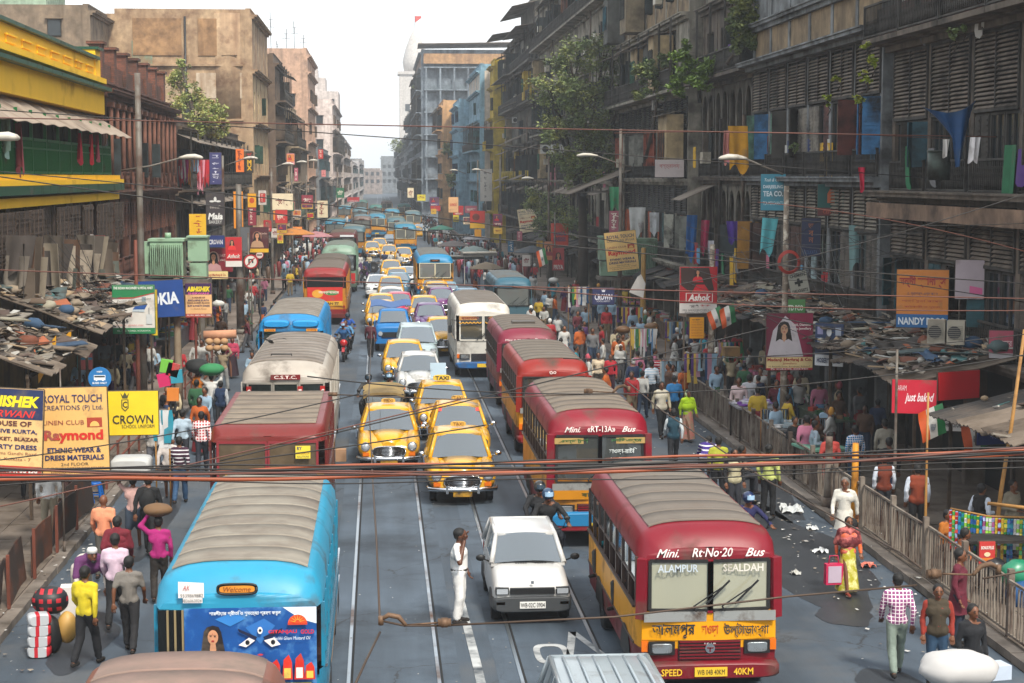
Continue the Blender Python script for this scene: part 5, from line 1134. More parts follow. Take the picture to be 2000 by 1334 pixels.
def crowd(n,x0,x1,y0,y1,z,seed,dens=None,face=None):
 r=random.Random(seed);placed=[]
 tries=0
 while len(placed)<n and tries<n*30:
  tries+=1;Y=y0+(y1-y0)*r.random()**1.15;X=r.uniform(x0,x1)
  if any((X-a)**2+(Y-b)**2<.3 for a,b in placed)or(dens and not dens(X,Y)):continue
  if blocked(X,Y):continue
  placed.append((X,Y));nm,c=r.choices(TOPS,WTS)[0]
  pose=r.choices(['stand','walk','walk2','carry','load','sit'],[8,6,6,5,1.2 if Y<120 else .6,.8])[0]
  wom=r.random()<.16 and pose in('stand','walk','walk2');lm=landmark(X,Y)
  nb,bc=r.choice([('dark trousers','#181a20'),('blue jeans','#22344c'),('grey trousers','#4c4c50'),('khaki trousers','#6a5c46')])
  if wom:nb,bc=r.choice([('a red skirt','#7a1c24'),('a green skirt','#2a5a3a'),('an orange skirt','#a0501c'),('a violet skirt','#4a2858')])
  lab=f"{'woman' if wom else 'man'} in {nm} and {nb} {DOING[pose]} {lm}"
  far=Y>105
  if far:lab=f"person in {nm} {DOING[pose]} {lm}"
  k=SEEN.get(lab,0);SEEN[lab]=k+1
  t=person(lab,(X,Y,z),r.uniform(-.5,.5)+(math.pi if r.random()<.5 else 0)+(r.choice([-1.5,1.5])if r.random()<.25 else 0),pose,top=c,bot=bc,skin=r.choice(DKS),
legs='skirt' if wom else('kurta' if r.random()<.12 and pose in('stand','walk','walk2','carry')else 'trousers'),lod=1,h=r.uniform(1.52,1.74),shoes=None if far else '#1a1512',
haircol='#d0d0cc' if r.random()<.05 else None,group='people crowding '+('the left side' if X<0 else 'the right side')+' of the street',
veil=r.choice(['#b04a5a','#c08a3a','#d0ccc0',None])if wom and r.random()<.5 else None)
  if pose=='load':
   m=MB();m.ell((0,0,0),(.32,.22,.17),10,6);b_=r.choice([('white sack','#c9c8c2'),('brown bundle','#6a4c30'),('cardboard box','#9a7648'),('blue bundle','#23507a')])
   if 'box' in b_[0]:m=MB();m.box((0,0,0),(.55,.4,.32))
   o=ob('head_load',m,paint(b_[1]),None,(X,Y,z+t.scale.x*1.66+.17));tag(o,f'{b_[0]} on the head of someone in {nm} {lm}','load','loads carried on heads')
def blocked(X,Y):
 for(a,b,c,d)in((-1,-1,0,0),(5.5,8.0,87,96.5),(2.3,5.4,111,124),(2.9,5.35,68,78),(-4.6,-1.2,20,72.5)):
  if a<X<b and c<Y<d:return True
 return False
crowd(46,6.6,10.2,56,110,0,1)
crowd(30,10.9,14.2,44,62,.14,2)
crowd(42,10.6,14.4,62,100,.14,3)
crowd(46,5.9,12.2,100,200,0,4)
crowd(40,-10.6,-6.7,55,105,.14,5)
crowd(18,-6.5,-4.9,50,100,0,6)
crowd(34,-9.5,-5.2,100,200,0,7)
crowd(10,-1.2,4.5,140,152,0,8)
crowd(5,-2.0,-1.0,118,145,0,9)
# far mass of heads beyond the 300 largest
m=MB();r=random.Random(5);mi=0
for i in range(800):
 side=r.random()<.6;Y_=130+330*r.random()**1.2;X=(r.uniform(6.3,11.5)if Y_<200 else r.uniform(5.6,8.6))if side else r.uniform(-8.6,-5.3);Y=Y_;h=r.uniform(1.5,1.7);c=r.randrange(5);a=r.uniform(0,3)
 m.tube([(X,Y,.0),(X,Y,h*.5),(X,Y,h*.8),(X,Y,h*.86)],[.1,.17,.2,.06],6,c);m.ell((X,Y,h*.93),(.09,.1,.12),6,4,5)
o=ob('distant_crowd',m,[paint('#c2c2be'),paint('#1c2230'),paint('#7a2a2a'),paint('#8aa0b0'),paint('#5a4636'),HAIR],kind='stuff');tag(o,'far crowd of people along both sides of the street fading into haze','crowd')
# ================================================================ buildings
PLC={}
def plaster(c,d='#1c1916',amt=.5,st=1.1):return mat('plaster_'+c.strip('#'),c,.92,var=.42,vs=2.0,dirt=d,ds=.75,da=amt,streak=st,bump=.4,bs=6,world=True)
def wood(c,d='#15120f'):return mat('wood_'+c.strip('#'),c,.8,var=.35,vs=3,dirt=d,ds=1.2,da=.5,world=True)
WDK='#38342f';DRK=mat('dark_room','#0a0a0b',.9);WPN=mat('window_pane','#20282c',.12,spec=.6)  # DRK panels: the shade of unlit rooms, painted near black
CORR=mat('corrugated_sheet','#7d7368',.8,var=.3,vs=1.,dirt='#4a3c30',ds=.6,da=.5,world=True)
def cmesh(key,fn,mats):
 if key not in PLC:PLC[key]=fn().mesh(key[0],mats)
 return PLC[key]
def q(v):return round(v,2)
# all in facade space: local x = depth (towards the building is +s), local y along the street, z up
def louvre(par,s,n,u,z,w,h,c=WDK,step=.11):
 def f():
  m=MB()
  for a,b,cc,d in((0,0,w,.08),(0,h-.08,w,.08)):m.box((0,0,b+d/2),(.09,cc,d))
  for k in(-w/2+.035,0,w/2-.035):m.box((0,k,h/2),(.09,.07,h-.16))
  return m
 def g():
  m=MB();k=.12
  while k<h-.1:m.box((0,0,k),(.09,w-.12,.02),ry=.75);k+=step
  return m
 p=ob('louvre_panel',cmesh(('louvre_panel',q(w),q(h),c),f,wood(c)),parent=par,loc=(-s*n,u,z),rz=0 if s<0 else math.pi)
 ob('slats',cmesh(('slats',q(w),q(h),c,step),g,wood({WDK:'#72665a','#3a352e':'#7c7466'}.get(c,c),'#2a2420')),parent=p,kind='stuff')  # slats in lighter wood than the frame: light they catch, put into colour
 return p
def shutter_window(par,s,n,u,z,w,h,c='#2a3436',fr=WDK,openk=None,bars=False,pane=WPN):
 def f():
  m=MB();m.box((0,-w/2+.03,h/2),(.1,.06,h));m.box((0,w/2-.03,h/2),(.1,.06,h));m.box((0,0,.03),(.1,w-.12,.06));m.box((0,0,h-.03),(.1,w-.12,.06));m.box((0,0,h/2),(.06,.05,h-.12))
  if bars:
   for k in range(1,5):m.box((.0,-w/2+w*k/5,h/2),(.025,.02,h-.12))
  return m
 p=ob('window',cmesh(('window',q(w),q(h),fr,bars),f,wood(fr)),parent=par,loc=(-s*n,u,z))
 ob('pane',cmesh(('pane',q(w),q(h),pane.name),lambda:MB().box((s*.02,0,h/2),(.015,w-.1,h-.1)),pane),parent=p)
 ok=rnd.random()if openk is None else openk
 if ok>.25:
  for sg in(-1,1):
   if rnd.random()<.85:
    def g():
     m=MB();m.box((0,w/4-.02,h/2),(.035,w/2-.05,h-.12));k=.15
     while k<h-.15:m.box((-.02,w/4-.02,k),(.03,w/2-.14,.05));k+=.13
     return m
    a=rnd.choice([.05,.9,1.6,2.4])if ok>.5 else .05
    o=ob('shutter',cmesh(('shutter',q(w),q(h),c),g,wood(c)),parent=p,loc=(-s*.06,-sg*w/2,0));o.rotation_euler=(0,0,(sg*a*s if sg>0 else sg*a*s+0))
    if sg<0:o.scale=(1,-1,1)
 return p
def railing(par,s,n,u,z,w,h=.85,c='#4a4238',step=.14,balus=True):
 def f():
  m=MB();m.box((0,0,h-.03),(.07,w,.06));m.box((0,0,.05),(.06,w,.05));
  for k in(-w/2+.03,w/2-.03):m.box((0,k,h/2),(.07,.06,h))
  return m
 def g():
  m=MB();k=-w/2+.1
  while k<w/2-.08:
   m.tube([(0,k,.07),(0,k,.3),(0,k,.45),(0,k,h-.06)],[.018,.035,.018,.018],4);
   if balus:m.tube([(0,k-.05,.45),(0,k,.6),(0,k+.05,.45)],.012,3)
   k+=step
  return m
 p=ob('railing',cmesh(('railing',q(w),q(h),c),f,wood(c)),parent=par,loc=(-s*n,u,z));ob('balusters',cmesh(('balusters',q(w),q(h),c,step),g,wood(c)),parent=p,kind='stuff');return p
def wallpanel(par,s,n,u,z,w,h,ow,oz,oh,m_,t=.3):
 def f():
  m=MB();m.box((s*t/2,0,oz/2),(t,w,oz));m.box((s*t/2,0,(oz+oh+h)/2),(t,w,h-oz-oh))
  for k in(-1,1):m.box((s*t/2,k*(w+ow)/4,oz+oh/2),(t,(w-ow)/2,oh))
  return m
 return ob('wall_panel',cmesh(('wall_panel',s,q(w),q(h),q(ow),q(oz),q(oh),m_.name),f,m_),parent=par,loc=(-s*n,u,z))
def archscreen(par,s,n,u,z,w,h,m_,na=2):
 def f():
  m=MB();aw=w/na
  for i in range(na):
   c=-w/2+aw*(i+.5);r=aw*.36;top=h
   for sx in(-1,1):
    pts=[(c+sx*aw/2,0),(c+sx*aw/2,top)]+[(c,top)]+[(c+sx*r*math.sin(a)*(1 if a<1.2 else 1),h*.45+(h*.42)*math.cos(a))for a in[k*math.pi/2/7 for k in range(8)]]+[(c+sx*r,0)]
    for x_ in(-.04,.06):m.poly([(x_,p[0],p[1])for p in pts])
    for a,b in zip(pts[2:],pts[3:]):m.poly([(-.04,a[0],a[1]),(.06,a[0],a[1]),(.06,b[0],b[1]),(-.04,b[0],b[1])])
  return m
 return ob('arch_screen',cmesh(('arch_screen',q(w),q(h),m_.name,na),f,m_),parent=par,loc=(-s*n,u,z))
def building(label,s,xf,y0,y1,floors,wm,depth=9.,bay=2.8,name='building',trim=None,z0=0.,roofm=None,parapet=.8,seed=0,cat='building',shut='#2a3436',core=None,gable=None,pier=.28,group=None):
 """floors: list of (height, style). Facade plane at x = s*xf facing the street"""
 t=thing(name,label,cat,(s*xf,y0,0),0,group);L=y1-y0;H=z0+sum(f[0]for f in floors);nb=max(1,int(round(L/bay)));bw=L/nb;trim=trim or wm
 m=MB();m.box((s*(.55+depth/2),L/2,H/2),(depth-.02,L,H));ob('wall',m,core or wm,t)
 z=z0
 for fi,(h,st)in enumerate(floors):
  opt={}
  if isinstance(st,tuple):st,opt=st
  c=opt.get('c',WDK);sc_=opt.get('shut',shut)
  if st!='open':
   for i in range(nb+1):
    ob('pier',cmesh(('pier',q(h),pier,trim.name),lambda:MB().box((0,0,h/2),(.62,pier,h)),trim),parent=t,loc=(s*.27,bw*i if 0<i<nb else(pier/2 if i==0 else L-pier/2),z))
  co=MB();pj=opt.get('proj',.45)
  co.box((-s*(pj/2-.3),L/2,z+h-.1),(pj+.6,L-.02,.12));co.box((-s*(pj*.25-.3),L/2,z+h-.24),(pj*.5+.6,L-.03,.16));co.box((-s*(pj*.5-.3),L/2,z+h-.02),(pj+.72,L-.01,.05))
  ob('cornice',co,opt.get('cm',trim),t)
  for i in range(nb):
   u=bw*(i+.5);w=bw-pier;hh=h-.32;r=rnd.random()
   if st=='louvre':
    lh=opt.get('lh',.36)*hh;rh=.85;wh=hh-lh-rh
    railing(t,s,.12,u,z,w,rh,c);nn=max(1,int(round(w/1.1)))
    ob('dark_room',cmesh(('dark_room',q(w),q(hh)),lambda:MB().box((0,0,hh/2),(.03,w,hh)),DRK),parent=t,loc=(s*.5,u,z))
    for k in range(nn):shutter_window(t,s,-.05,u-w/2+w*(k+.5)/nn,z+rh-.25,w/nn-.06,wh+.22,rnd.choice(opt.get('cols',[WDK,WDK,sc_])),c)
    louvre(t,s,.05,u,z+hh-lh,w-.04,lh,c)
   elif st=='plain':
    ow=min(1.0,w*.5);oh=opt.get('oh',min(1.6,hh*.55));oz=opt.get('oz',.9)
    wallpanel(t,s,0,u,z,w,hh,ow,oz,oh,opt.get('m',wm));shutter_window(t,s,-.12,u,z+oz,ow,oh,rnd.choice(opt.get('cols',[sc_])),opt.get('fr',WDK))
    if opt.get('sill'):ob('sill',cmesh(('sill',q(ow)),lambda:MB().box((0,0,0),(.2,ow+.2,.07)),trim),parent=t,loc=(-s*.08,u,z+oz-.04))
   elif st=='arch':
    archscreen(t,s,.05,u,z+hh*.5,w,hh*.5,opt.get('m',trim),opt.get('na',2));railing(t,s,.2,u,z,w,.8,c)
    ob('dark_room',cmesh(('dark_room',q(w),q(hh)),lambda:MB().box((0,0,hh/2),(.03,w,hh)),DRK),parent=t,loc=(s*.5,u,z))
    if r<.6:shutter_window(t,s,-.2,u,z+.5,w*.6,hh*.45,sc_,c)
   elif st=='balcony':
    bd=opt.get('bd',1.0);ob('balcony_slab',cmesh(('balcony_slab',q(bw),bd,trim.name),lambda:MB().box((0,0,-.07),(bd,bw-.04,.14)),trim),parent=t,loc=(-s*bd/2,u,z+.02))
    railing(t,s,bd-.06,u,z+.04,bw-.08,.95,opt.get('rc',c));ob('post',cmesh(('post',q(hh),c),lambda:MB().box((0,0,hh/2),(.09,.09,hh)),wood(c)),parent=t,loc=(-s*(bd-.08),u-bw/2+.08,z+.02))
    ow=w*.55;wallpanel(t,s,0,u,z,w,hh,ow,.12,hh*.7,opt.get('m',wm));shutter_window(t,s,-.1,u,z+.12,ow,hh*.7,sc_,c)
    if r<opt.get('aw',.5):
     a=MB();a.slab(lambda p,v:(-s*(bd+.35)*v,(p-.5)*bw*.96,hh-.55*v+.02*math.sin(p*60)),24,2,(0,0,.02),smooth=False);ob('awning',a,CORR,t,loc=(0,u,z))
   elif st=='blank':
    ob('wall_panel',cmesh(('blank_panel',s,q(w),q(hh),wm.name),lambda:MB().box((s*.15,0,hh/2),(.3,w,hh)),opt.get('m',wm)),parent=t,loc=(0,u,z))
   elif st=='shop':
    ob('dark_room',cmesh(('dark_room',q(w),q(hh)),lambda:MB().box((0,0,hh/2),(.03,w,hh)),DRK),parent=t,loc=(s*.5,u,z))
    if r<.5:a=MB();a.box((0,0,hh-.35),(.08,w-.1,.6));ob('fascia',a,paint(rnd.choice(['#7a2a1c','#1f4a6a','#8a7a3a','#2a5a48','#5a5a5a'])),t,loc=(-s*.1,u,z))
  z+=h
 if parapet:
  m=MB();m.box((s*.25,L/2,H+parapet/2),(.3,L-.02,parapet));m.box((s*(depth/2),.15,H+parapet/2),(depth-.6,.3,parapet));m.box((s*.25,L/2,H+parapet+.04),(.42,L,.08));ob('parapet',m,trim,t)
 if gable:
  for(gx,gz,gw,gh)in gable:
   p=MB();p.box((0,0,gh/2),(gw,.1,gh));wnd=ob('window',p,wood('#2a2a28'),t,loc=(s*(.55+gx),-.03,gz));p=MB();p.box((0,-.06,gh/2),(gw-.14,.02,gh-.14));ob('pane',p,WPN,wnd)
   p=MB();p.box((0,-.12,gh+.1),(gw+.3,.35,.06));ob('sunshade',p,trim,wnd)
 return t
def corr(name,parent,p0,p1,p2,p3,amp=.025,freq=None,m_=None,t=.02,kind=None):
 """corrugated sheet between four corners: p0-p1 along the ridges' crossing, p0-p3 downhill"""
 p0,p1,p2,p3=map(Vector,(p0,p1,p2,p3));n=(p1-p0).cross(p3-p0).normalized();L=(p1-p0).length;k=int(L/.12)+2
 m=MB();m.slab(lambda u,v:(p0*(1-u)+p1*u)*(1-v)+(p3*(1-u)+p2*u)*v+n*amp*math.sin(u*L/.24*2*math.pi)+Vector((0,0,-.05*noise.noise(Vector((u*4+p0.x,v*3,p0.y))))),min(k*2,120),3,(0,0,t),smooth=False)
 return ob(name,m,m_ or CORR,parent)
G1=plaster('#7c8082','#1c1814',.55,1.3);G2=plaster('#989284','#26201a',.55,1.0);G3=plaster('#665b50','#171310',.5,1.2);BGE=plaster('#8a765a','#3a3026',.5,.9)
# --- right side, near to far (facade at x = +15)
b4=building('very dark wooden fronted house at the right edge with big louvred panels and carved balconies',1,15,33,50.2,[(3.6,'shop'),(4.0,('louvre',dict(lh=.42,proj=.9,cols=['#4a4038','#1f4a52','#6a6258']))),(4.3,('louvre',dict(lh=.5,proj=.6,cols=[WDK,'#1c4450','#5a5248','#274a7a']))),(4.6,('balcony',dict(aw=.2))),(4,'louvre')],G3,depth=12,bay=3.6,seed=1)
m=MB();m.box((-.35,8.6,12.35),(.5,17,.9));ob('brick_band',m,mat('worn_brick','#5a2c22',.9,brick=('#3c221c',.24,.08,'#26201c'),dirt='#141110',ds=.5,da=.5,world=True),b4)
m=MB();m.box((-.75,8.6,7.05),(.1,17,.42));ob('fascia_boards',m,plaster('#8a705c','#2a211a',.6),b4)
b3=building('dark grey house with long louvre bands, blue window shutters and a fern on its balcony',1,14.75,50.4,68.3,[(3.7,'shop'),(4.3,('louvre',dict(lh=.34,proj=.5,c='#3a352e',cols=['#5a544c','#1f5f6a','#a8782a','#8fa4a8','#4a2e24']))),(4.4,('louvre',dict(lh=.4,proj=.7,cols=[WDK,'#7a746a','#2c6490','#4f7a68','#5a2c24','#8a8a84']))),(1.5,('blank',dict(m=BGE,proj=.3))),(3.4,('plain',dict(cols=['#2f6a80','#24505f'],fr='#2f6a80')))],G1,depth=12,bay=3.0,seed=2)
b2=building('narrow dark house with pointed arch balcony screens and laundry',1,15.2,68.6,81.4,[(3.7,'shop'),(4.3,('arch',dict(m=wood('#6a6458'),na=2))),(4.3,('arch',dict(m=wood('#5c564c'),na=2))),(3.4,('balcony',dict(aw=.3))),(3.6,('plain',dict(m=G2)))],G3,depth=12,bay=3.2,seed=3)
b25=building('grey house with a white board on its balcony and beige box rooms on top',1,14.6,81.7,105.5,[(3.8,'shop'),(4.1,('louvre',dict(c='#3a3a38',cols=['#7a7c74','#3a6a6c','#a8502a','#5a5c56','#a8a89c']))),(4.2,('louvre',dict(c='#2f2e2b',cols=['#8a5a3a','#9a4a34','#7a7a72','#4a4a46']))),(3.6,'balcony'),(3.4,('plain',dict(m=BGE))),(3.4,('plain',dict(m=plaster('#9a8462','#3a3026',.4))))],G2,depth=12,bay=3.4,seed=4)
b1=building('tall grey brown tenement behind the street tree with balconies on every storey',1,15,106,163,[(3.8,'shop'),(3.9,'balcony'),(4.0,('louvre',dict(c='#3a3632'))),(3.9,'balcony'),(3.9,('plain',dict(m=G2))),(3.9,'balcony'),(1.4,'blank')],G2,depth=14,bay=4.4,seed=5,gable=[(3,14.5,1.2,1.6),(3,18.5,1.2,1.6),(7,18.5,1.2,1.6)])
b0=building('dark tenement with yellow painted end balconies where the street line steps back',1,15,164,206,[(3.8,'shop'),(3.8,'balcony'),(3.8,('balcony',dict(rc='#b09a1c'))),(3.8,('plain',dict(m=plaster('#5a564c')))),(3.8,'balcony'),(3.4,'balcony')],plaster('#6a665e','#22201c',.5),depth=14,bay=5,seed=6)
ylw=building('narrow house with bright yellow balcony fronts beside the pale blue houses',1,13.6,207,213.5,[(3.8,'shop'),(3.7,'balcony'),(3.7,('plain',dict(m=plaster('#c2a41c','#6a5a1c',.3)))),(3.7,('balcony',dict(rc='#c2a41c'))),(3.6,('plain',dict(m=plaster('#c2a41c','#6a5a1c',.3)))),(2.5,'blank')],plaster('#b89e22','#5a4e20',.4),depth=8,bay=3.2)
BL=plaster('#84aabe','#4a5f6a',.4)
bb1=building('pale blue house with a blank cream end wall above',1,12.4,214.5,240,[(3.8,'shop'),(3.7,('plain',dict(m=BL,sill=1))),(3.7,('plain',dict(m=BL,sill=1))),(3.7,'balcony'),(3.6,('plain',dict(m=BL))),(2.4,('blank',dict(m=plaster('#cdbfae','#8a7c6c',.3))))],BL,core=plaster('#c9beb0','#7a6e60',.35),depth=7,bay=3.6,shut='#3a6a6a',gable=[(1.8,12,1.2,1.6),(4,12,1.0,1.4),(1.8,8,1.2,1.6)])
bb2=building('light blue four storey house with rows of small windows',1,11,241,262,[(3.8,'shop'),(3.6,('plain',dict(m=BL,sill=1))),(3.6,('plain',dict(m=BL,sill=1))),(3.6,('plain',dict(m=BL,sill=1))),(3.2,('plain',dict(m=BL)))],BL,depth=7,bay=2.6,shut='#2c4a66',gable=[(1.5,9,1,1.5),(3.5,9,1,1.5),(1.5,13,1,1.5),(3.5,13,1,1.5)])
pch=building('peach coloured house with windows in its end wall before the big dark block',1,9.6,263,284,[(3.8,'shop'),(3.8,('plain',dict(sill=1))),(3.8,('plain',dict(sill=1))),(3.6,('plain',dict(sill=1))),(3.6,'balcony')],plaster('#c69a6c','#7a5c40',.35),depth=7,bay=3,gable=[(1.4,13.6,1.2,1.9),(1.4,8.8,1.0,1.6),(4.2,13.6,1.2,1.9)])
DBK=plaster('#7f8a94','#3a4048',.45)
big=building('big dark seven storey corner block with open galleries and an orange brown roof storey',1,7.4,302,350,[(3.8,'shop'),(3.8,'balcony'),(3.8,'balcony'),(3.8,('plain',{})),(3.8,'balcony'),(3.8,'balcony'),(3.8,'balcony'),(2.6,('blank',dict(m=plaster('#a07850'))))],DBK,depth=14.5,bay=4.5,parapet=.5)
for zz,cc in((3.8*k,k)for k in range(1,8)):
 m=MB();m.box((7.5,-.7,zz),(14.2,1.4,.22));ob('gallery_slab',m,DBK,big)
 if cc<7:
  for k in range(6):
   m=MB();m.box((.8+2.4*k,-1.2,zz+1.9),(.28,.28,3.6));ob('gallery_post',m,DBK,big)
   if k<5:railing_m=MB();[railing_m.box((.8+2.4*k+1.2,-1.3,zz+.15+.16*j),(2.1,.05,.05))for j in range(5)];ob('railing',railing_m,wood(['#6a7a80','#4a5a66','#8a8f90'][cc%3]),big)
   if k<5:p=MB();p.box((.8+2.4*k+1.2,.5,zz+1.6),(1.3,.1,2.2));ob('window',p,wood(rnd.choice(['#2a3a40','#5a7078','#23282c','#7a8a90'])),big)
m=MB();m.box((7.5,-.9,28.1),(14.3,.3,1.7));ob('roof_storey_front',m,plaster('#b08a62','#6a5040',.4),big);m=MB();m.slab(lambda u,v:(-.6+16*u,-2+6*v,30.6-.4*v+.3*u),8,2,(0,0,.12));ob('roof_sheet',m,CORR,big)
for i,(x,y0,y1,n,c)in enumerate(((7.8,351,395,5,'#6c7680'),(7.6,396,440,5,'#78828e'),(8.2,441,500,4,'#7e8890'),(7.4,501,580,4,'#8e9296'),(7.4,581,700,4,'#969ca2'))):  # walls get paler with distance: haze put into their paint
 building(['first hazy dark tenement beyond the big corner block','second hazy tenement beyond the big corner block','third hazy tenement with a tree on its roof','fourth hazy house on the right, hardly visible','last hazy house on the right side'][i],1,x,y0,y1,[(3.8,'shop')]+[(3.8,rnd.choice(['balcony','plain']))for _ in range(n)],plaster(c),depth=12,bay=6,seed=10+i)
wt=building('white slim tower house with a dome and a red flag behind the dark block',1,7.0,430,436,[(22,'blank'),(4,('plain',{}))],plaster('#c9c6c2','#9a9690',.2),depth=6,bay=6,parapet=1)if False else None
t=thing('temple_tower','white temple tower with dome and small red flag behind the dark corner block','tower',(12.6,600,0));t.scale=(1.45,1.45,1.42)
m=MB();m.box((0,0,15),(7.5,7.5,30));m.box((0,0,30.2),(8.3,8.3,.7));ob('tower_shaft',m,plaster('#c4bfba','#a8a49e',.2),t);m=MB();m.tube([(0,0,30.5),(0,0,33),(0,0,36),(0,0,39),(0,0,41)],[2.6,3.0,2.3,1.2,.15],16);ob('dome',m,plaster('#c4bfba','#a8a49e',.2),t)
m=MB();m.tube([(0,0,41),(0,0,44)],.07,5);pz=ob('flag_pole',m,BLK,t);m=MB();m.slab(lambda u,v:(u*1.5,.1*math.sin(u*5),43.9-1.6*v*(1-u*.7)),4,2,(0,.02,0));ob('flag',m,flat('#c23a2c'),pz)
for k in(-1,1):m=MB();m.box((k*1.9,-3.78,22),(1.1,.1,1.7));ob('window',m,WPN,t)
r=random.Random(31)
for bld,L,zs,cols in((b2,12.6,(8,12.3,15.7),['#7a6a52','#4a443a']),(b25,23.6,(7.9,12.1,15.7,19.1),['#b09a74','#8a7c64','#5a5c58']),(b1,56,(7.7,11.7,15.6,19.5),['#8a7a5e','#a89470','#5a564c','#6a3a2c']),(b0,41,(7.6,11.4,15.2,19),['#b89a2a','#6a665c','#8a7c60'])):
 n=int(L/3.2)
 for i in range(n):
  u=L*(i+.5)/n+r.uniform(-.5,.5);z=r.choice(zs);k=r.random()
  if k<.38 and bld is not b2:
   w,h,d=r.uniform(1.6,2.8),r.uniform(2.2,3.0),r.uniform(.6,1.25);u=min(max(u,w/2+.1),L-w/2-.1);m=MB();m.box((-d/2-.12,u,z+.15+h/2),(d,w,h));bx=ob('built_out_room',m,plaster(r.choice(cols),'#2a231c',.5),bld)
   m=MB();m.box((-d-.15,u,z+.6+h*.35),(.06,w*.55,h*.45));ob('pane',m,WPN,bx);m=MB()
   for yy in(-.28,0,.28):m.box((-d-.2,u+yy*w,z+.6+h*.35),(.05,.06,h*.47))
   ob('window_frame',m,wood(r.choice(['#2f6a7a','#4a4a46','#7a4a2a','#3a6a54'])),bx);m=MB();m.slab(lambda a,v:(.1-(d+.5)*v,u-w*.55+w*1.1*a,z+h+.42-.3*v),6,1,(0,0,.03));ob('roof',m,CORR,bx)
  elif k<.7:
   w=r.uniform(1.8,3.2);m=MB();m.slab(lambda a,v:(-1.7*v,u-w/2+w*a,z-.3-.75*v+.03*math.sin(a*50)),20,2,(0,0,.02),smooth=False);ob('tin_awning',m,CORR,bld)
  else:
   m=MB();m.tube([(-.42,u,3.8),(-.42,u,z+2.5)],.07,6);ob('drain_pipe',m,mat('pipe',r.choice(['#5a4a3c','#8a8478','#2c2622']),.7,dirt='#2a1c14',ds=1,da=.5),bld)
 for i in range(int(L/5)):
  u=r.uniform(.5,L-.5);m=MB();m.box((-.75,u,r.choice(zs)+r.uniform(.6,1.6)),(.35,.75,.5));ob('air_conditioner',m,paint('#a39c8c'),bld)
for u,h in((3,4.5),(16,6),(30,3.4),(44,5.2)):m=MB();m.box((5,u+3,24.9+h/2),(8,7,h));hh=ob('roof_house',m,plaster(r.choice(['#8a7a5e','#6a6254','#a08a68']),'#2a241c',.5),b1);m=MB();m.slab(lambda a,v:(.2+9*v,u-.8+7.8*a,25.1+h-.2*v),6,2,(0,0,.08));ob('roof_sheet',m,CORR,hh)
for u0,u1,z,pj,tl in((0,17,22.9,2.2,.9),(12,30,26.2,1.6,1.2),(20,41,19.4,1.9,.8),(30,41,24.6,2.4,1.0)):
 m=MB();m.slab(lambda a,v:(3.5-(3.5+pj)*v,u0+(u1-u0)*a,z-tl*v+.04*math.sin(a*70)),40,2,(0,0,.04),smooth=False);ob('eave_sheet',m,CORR,b0);m=MB();m.box((2.2,(u0+u1)/2,(z+18.8)/2),(3,u1-u0-1,z-18.8));ob('roof_room',m,plaster('#5a554c','#24201a',.5),b0)
for u,z in((3,8.6),(9,12.4),(14.5,16),(20,12.2),(26,8.4)):
 m=MB();m.slab(lambda a,v:(-2.3*v,u+4.5*a,z-.9*v+.03*math.sin(a*60)),24,2,(0,0,.02),smooth=False);ob('tin_awning',m,CORR,b0)
 # --- left side
YE=mat('yellow_wall_paint','#efbc04',.65,var=.1,vs=.7,dirt='#a87c14',ds=.5,da=.12,world=True);GRN=paint('#12602e',da=.1);GRD=paint('#1d4a36')
t=thing('yellow_house','yellow house with green balcony railing and brown bamboo blinds at the left edge','building',(-11,38,0))
m=MB();m.box((-7.7,16.4,6.3),(13,32.8,12.6));ob('wall',m,plaster('#8a7448','#3a3026',.4),t)
m=MB();m.box((-.55,16.4,12.0),(1.0,32.8,1.1));m.box((-.4,16.4,11.75),(1.3,32.8,.2));m.box((-.55,32.3,12.35),(1.1,1.2,1.2));m.box((-.45,16.4,10.9),(1.2,32.8,.9));ob('parapet',m,YE,t)
m=MB();m.box((-.35,16.4,11.42),(1.6,32.9,.13));m.box((-.5,16.2,12.62),(1.2,32.2,.12));m.box((-.5,32.3,13.0),(1.25,1.3,.1));ob('cornice',m,GRD,t)
for i in range(13):m=MB();m.box((-.03,1.6+2.4*i,12.1),(.05,1.3,.22));m.box((-.0,1.6+2.4*i,12.23),(.1,1.5,.05));ob('parapet_panel',m,YE,t)
corr('awning',t,(-.6,0,10.6),(-.6,32.6,10.6),(1.15,33.0,9.55),(1.15,0,9.55),m_=mat('awning_sheet','#9a8a7a',.85,var=.2,vs=1,dirt='#5a4a3c',ds=.7,da=.4,world=True))
for i in range(15):
 u=2.2*i+.4;m=MB();m.box((.55,u,9.0),(.09,.09,2.0));ob('balcony_post',m,GRN,t)
 if i<14:
  rl=MB();rl.box((.58,u+1.1,9.12),(.08,2.1,.08));rl.box((.58,u+1.1,8.12),(.08,2.1,.08));rl.box((.58,u+1.1,8.85),(.04,2.1,.05));p_=ob('railing',rl,GRN,t)
  bl=MB();[bl.box((.58,u+.15+.13*k,8.6),(.02,.022,1.0))for k in range(15)];ob('balusters',bl,GRN,p_,kind='stuff')
  m=MB();m.box((-.9,u+1.1,9.0),(.08,1.2,1.9));ob('doorway',m,wood(rnd.choice(['#0e1412','#141816','#0c0c0c'])),t)  # doors near black: shade of the balcony recess put into their colour
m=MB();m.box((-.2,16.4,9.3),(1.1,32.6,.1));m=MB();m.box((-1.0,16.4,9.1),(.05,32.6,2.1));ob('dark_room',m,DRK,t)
m=MB();m.box((.1,16.4,7.98),(1.2,32.8,.16));m.box((.2,16.4,7.25),(.9,32.8,.28));m.box((.3,16.4,7.82),(1.1,32.8,.16));ob('yellow_band',m,YE,t);m=MB();m.box((.28,16.4,7.6),(1.15,32.9,.26));ob('green_band',m,GRD,t)
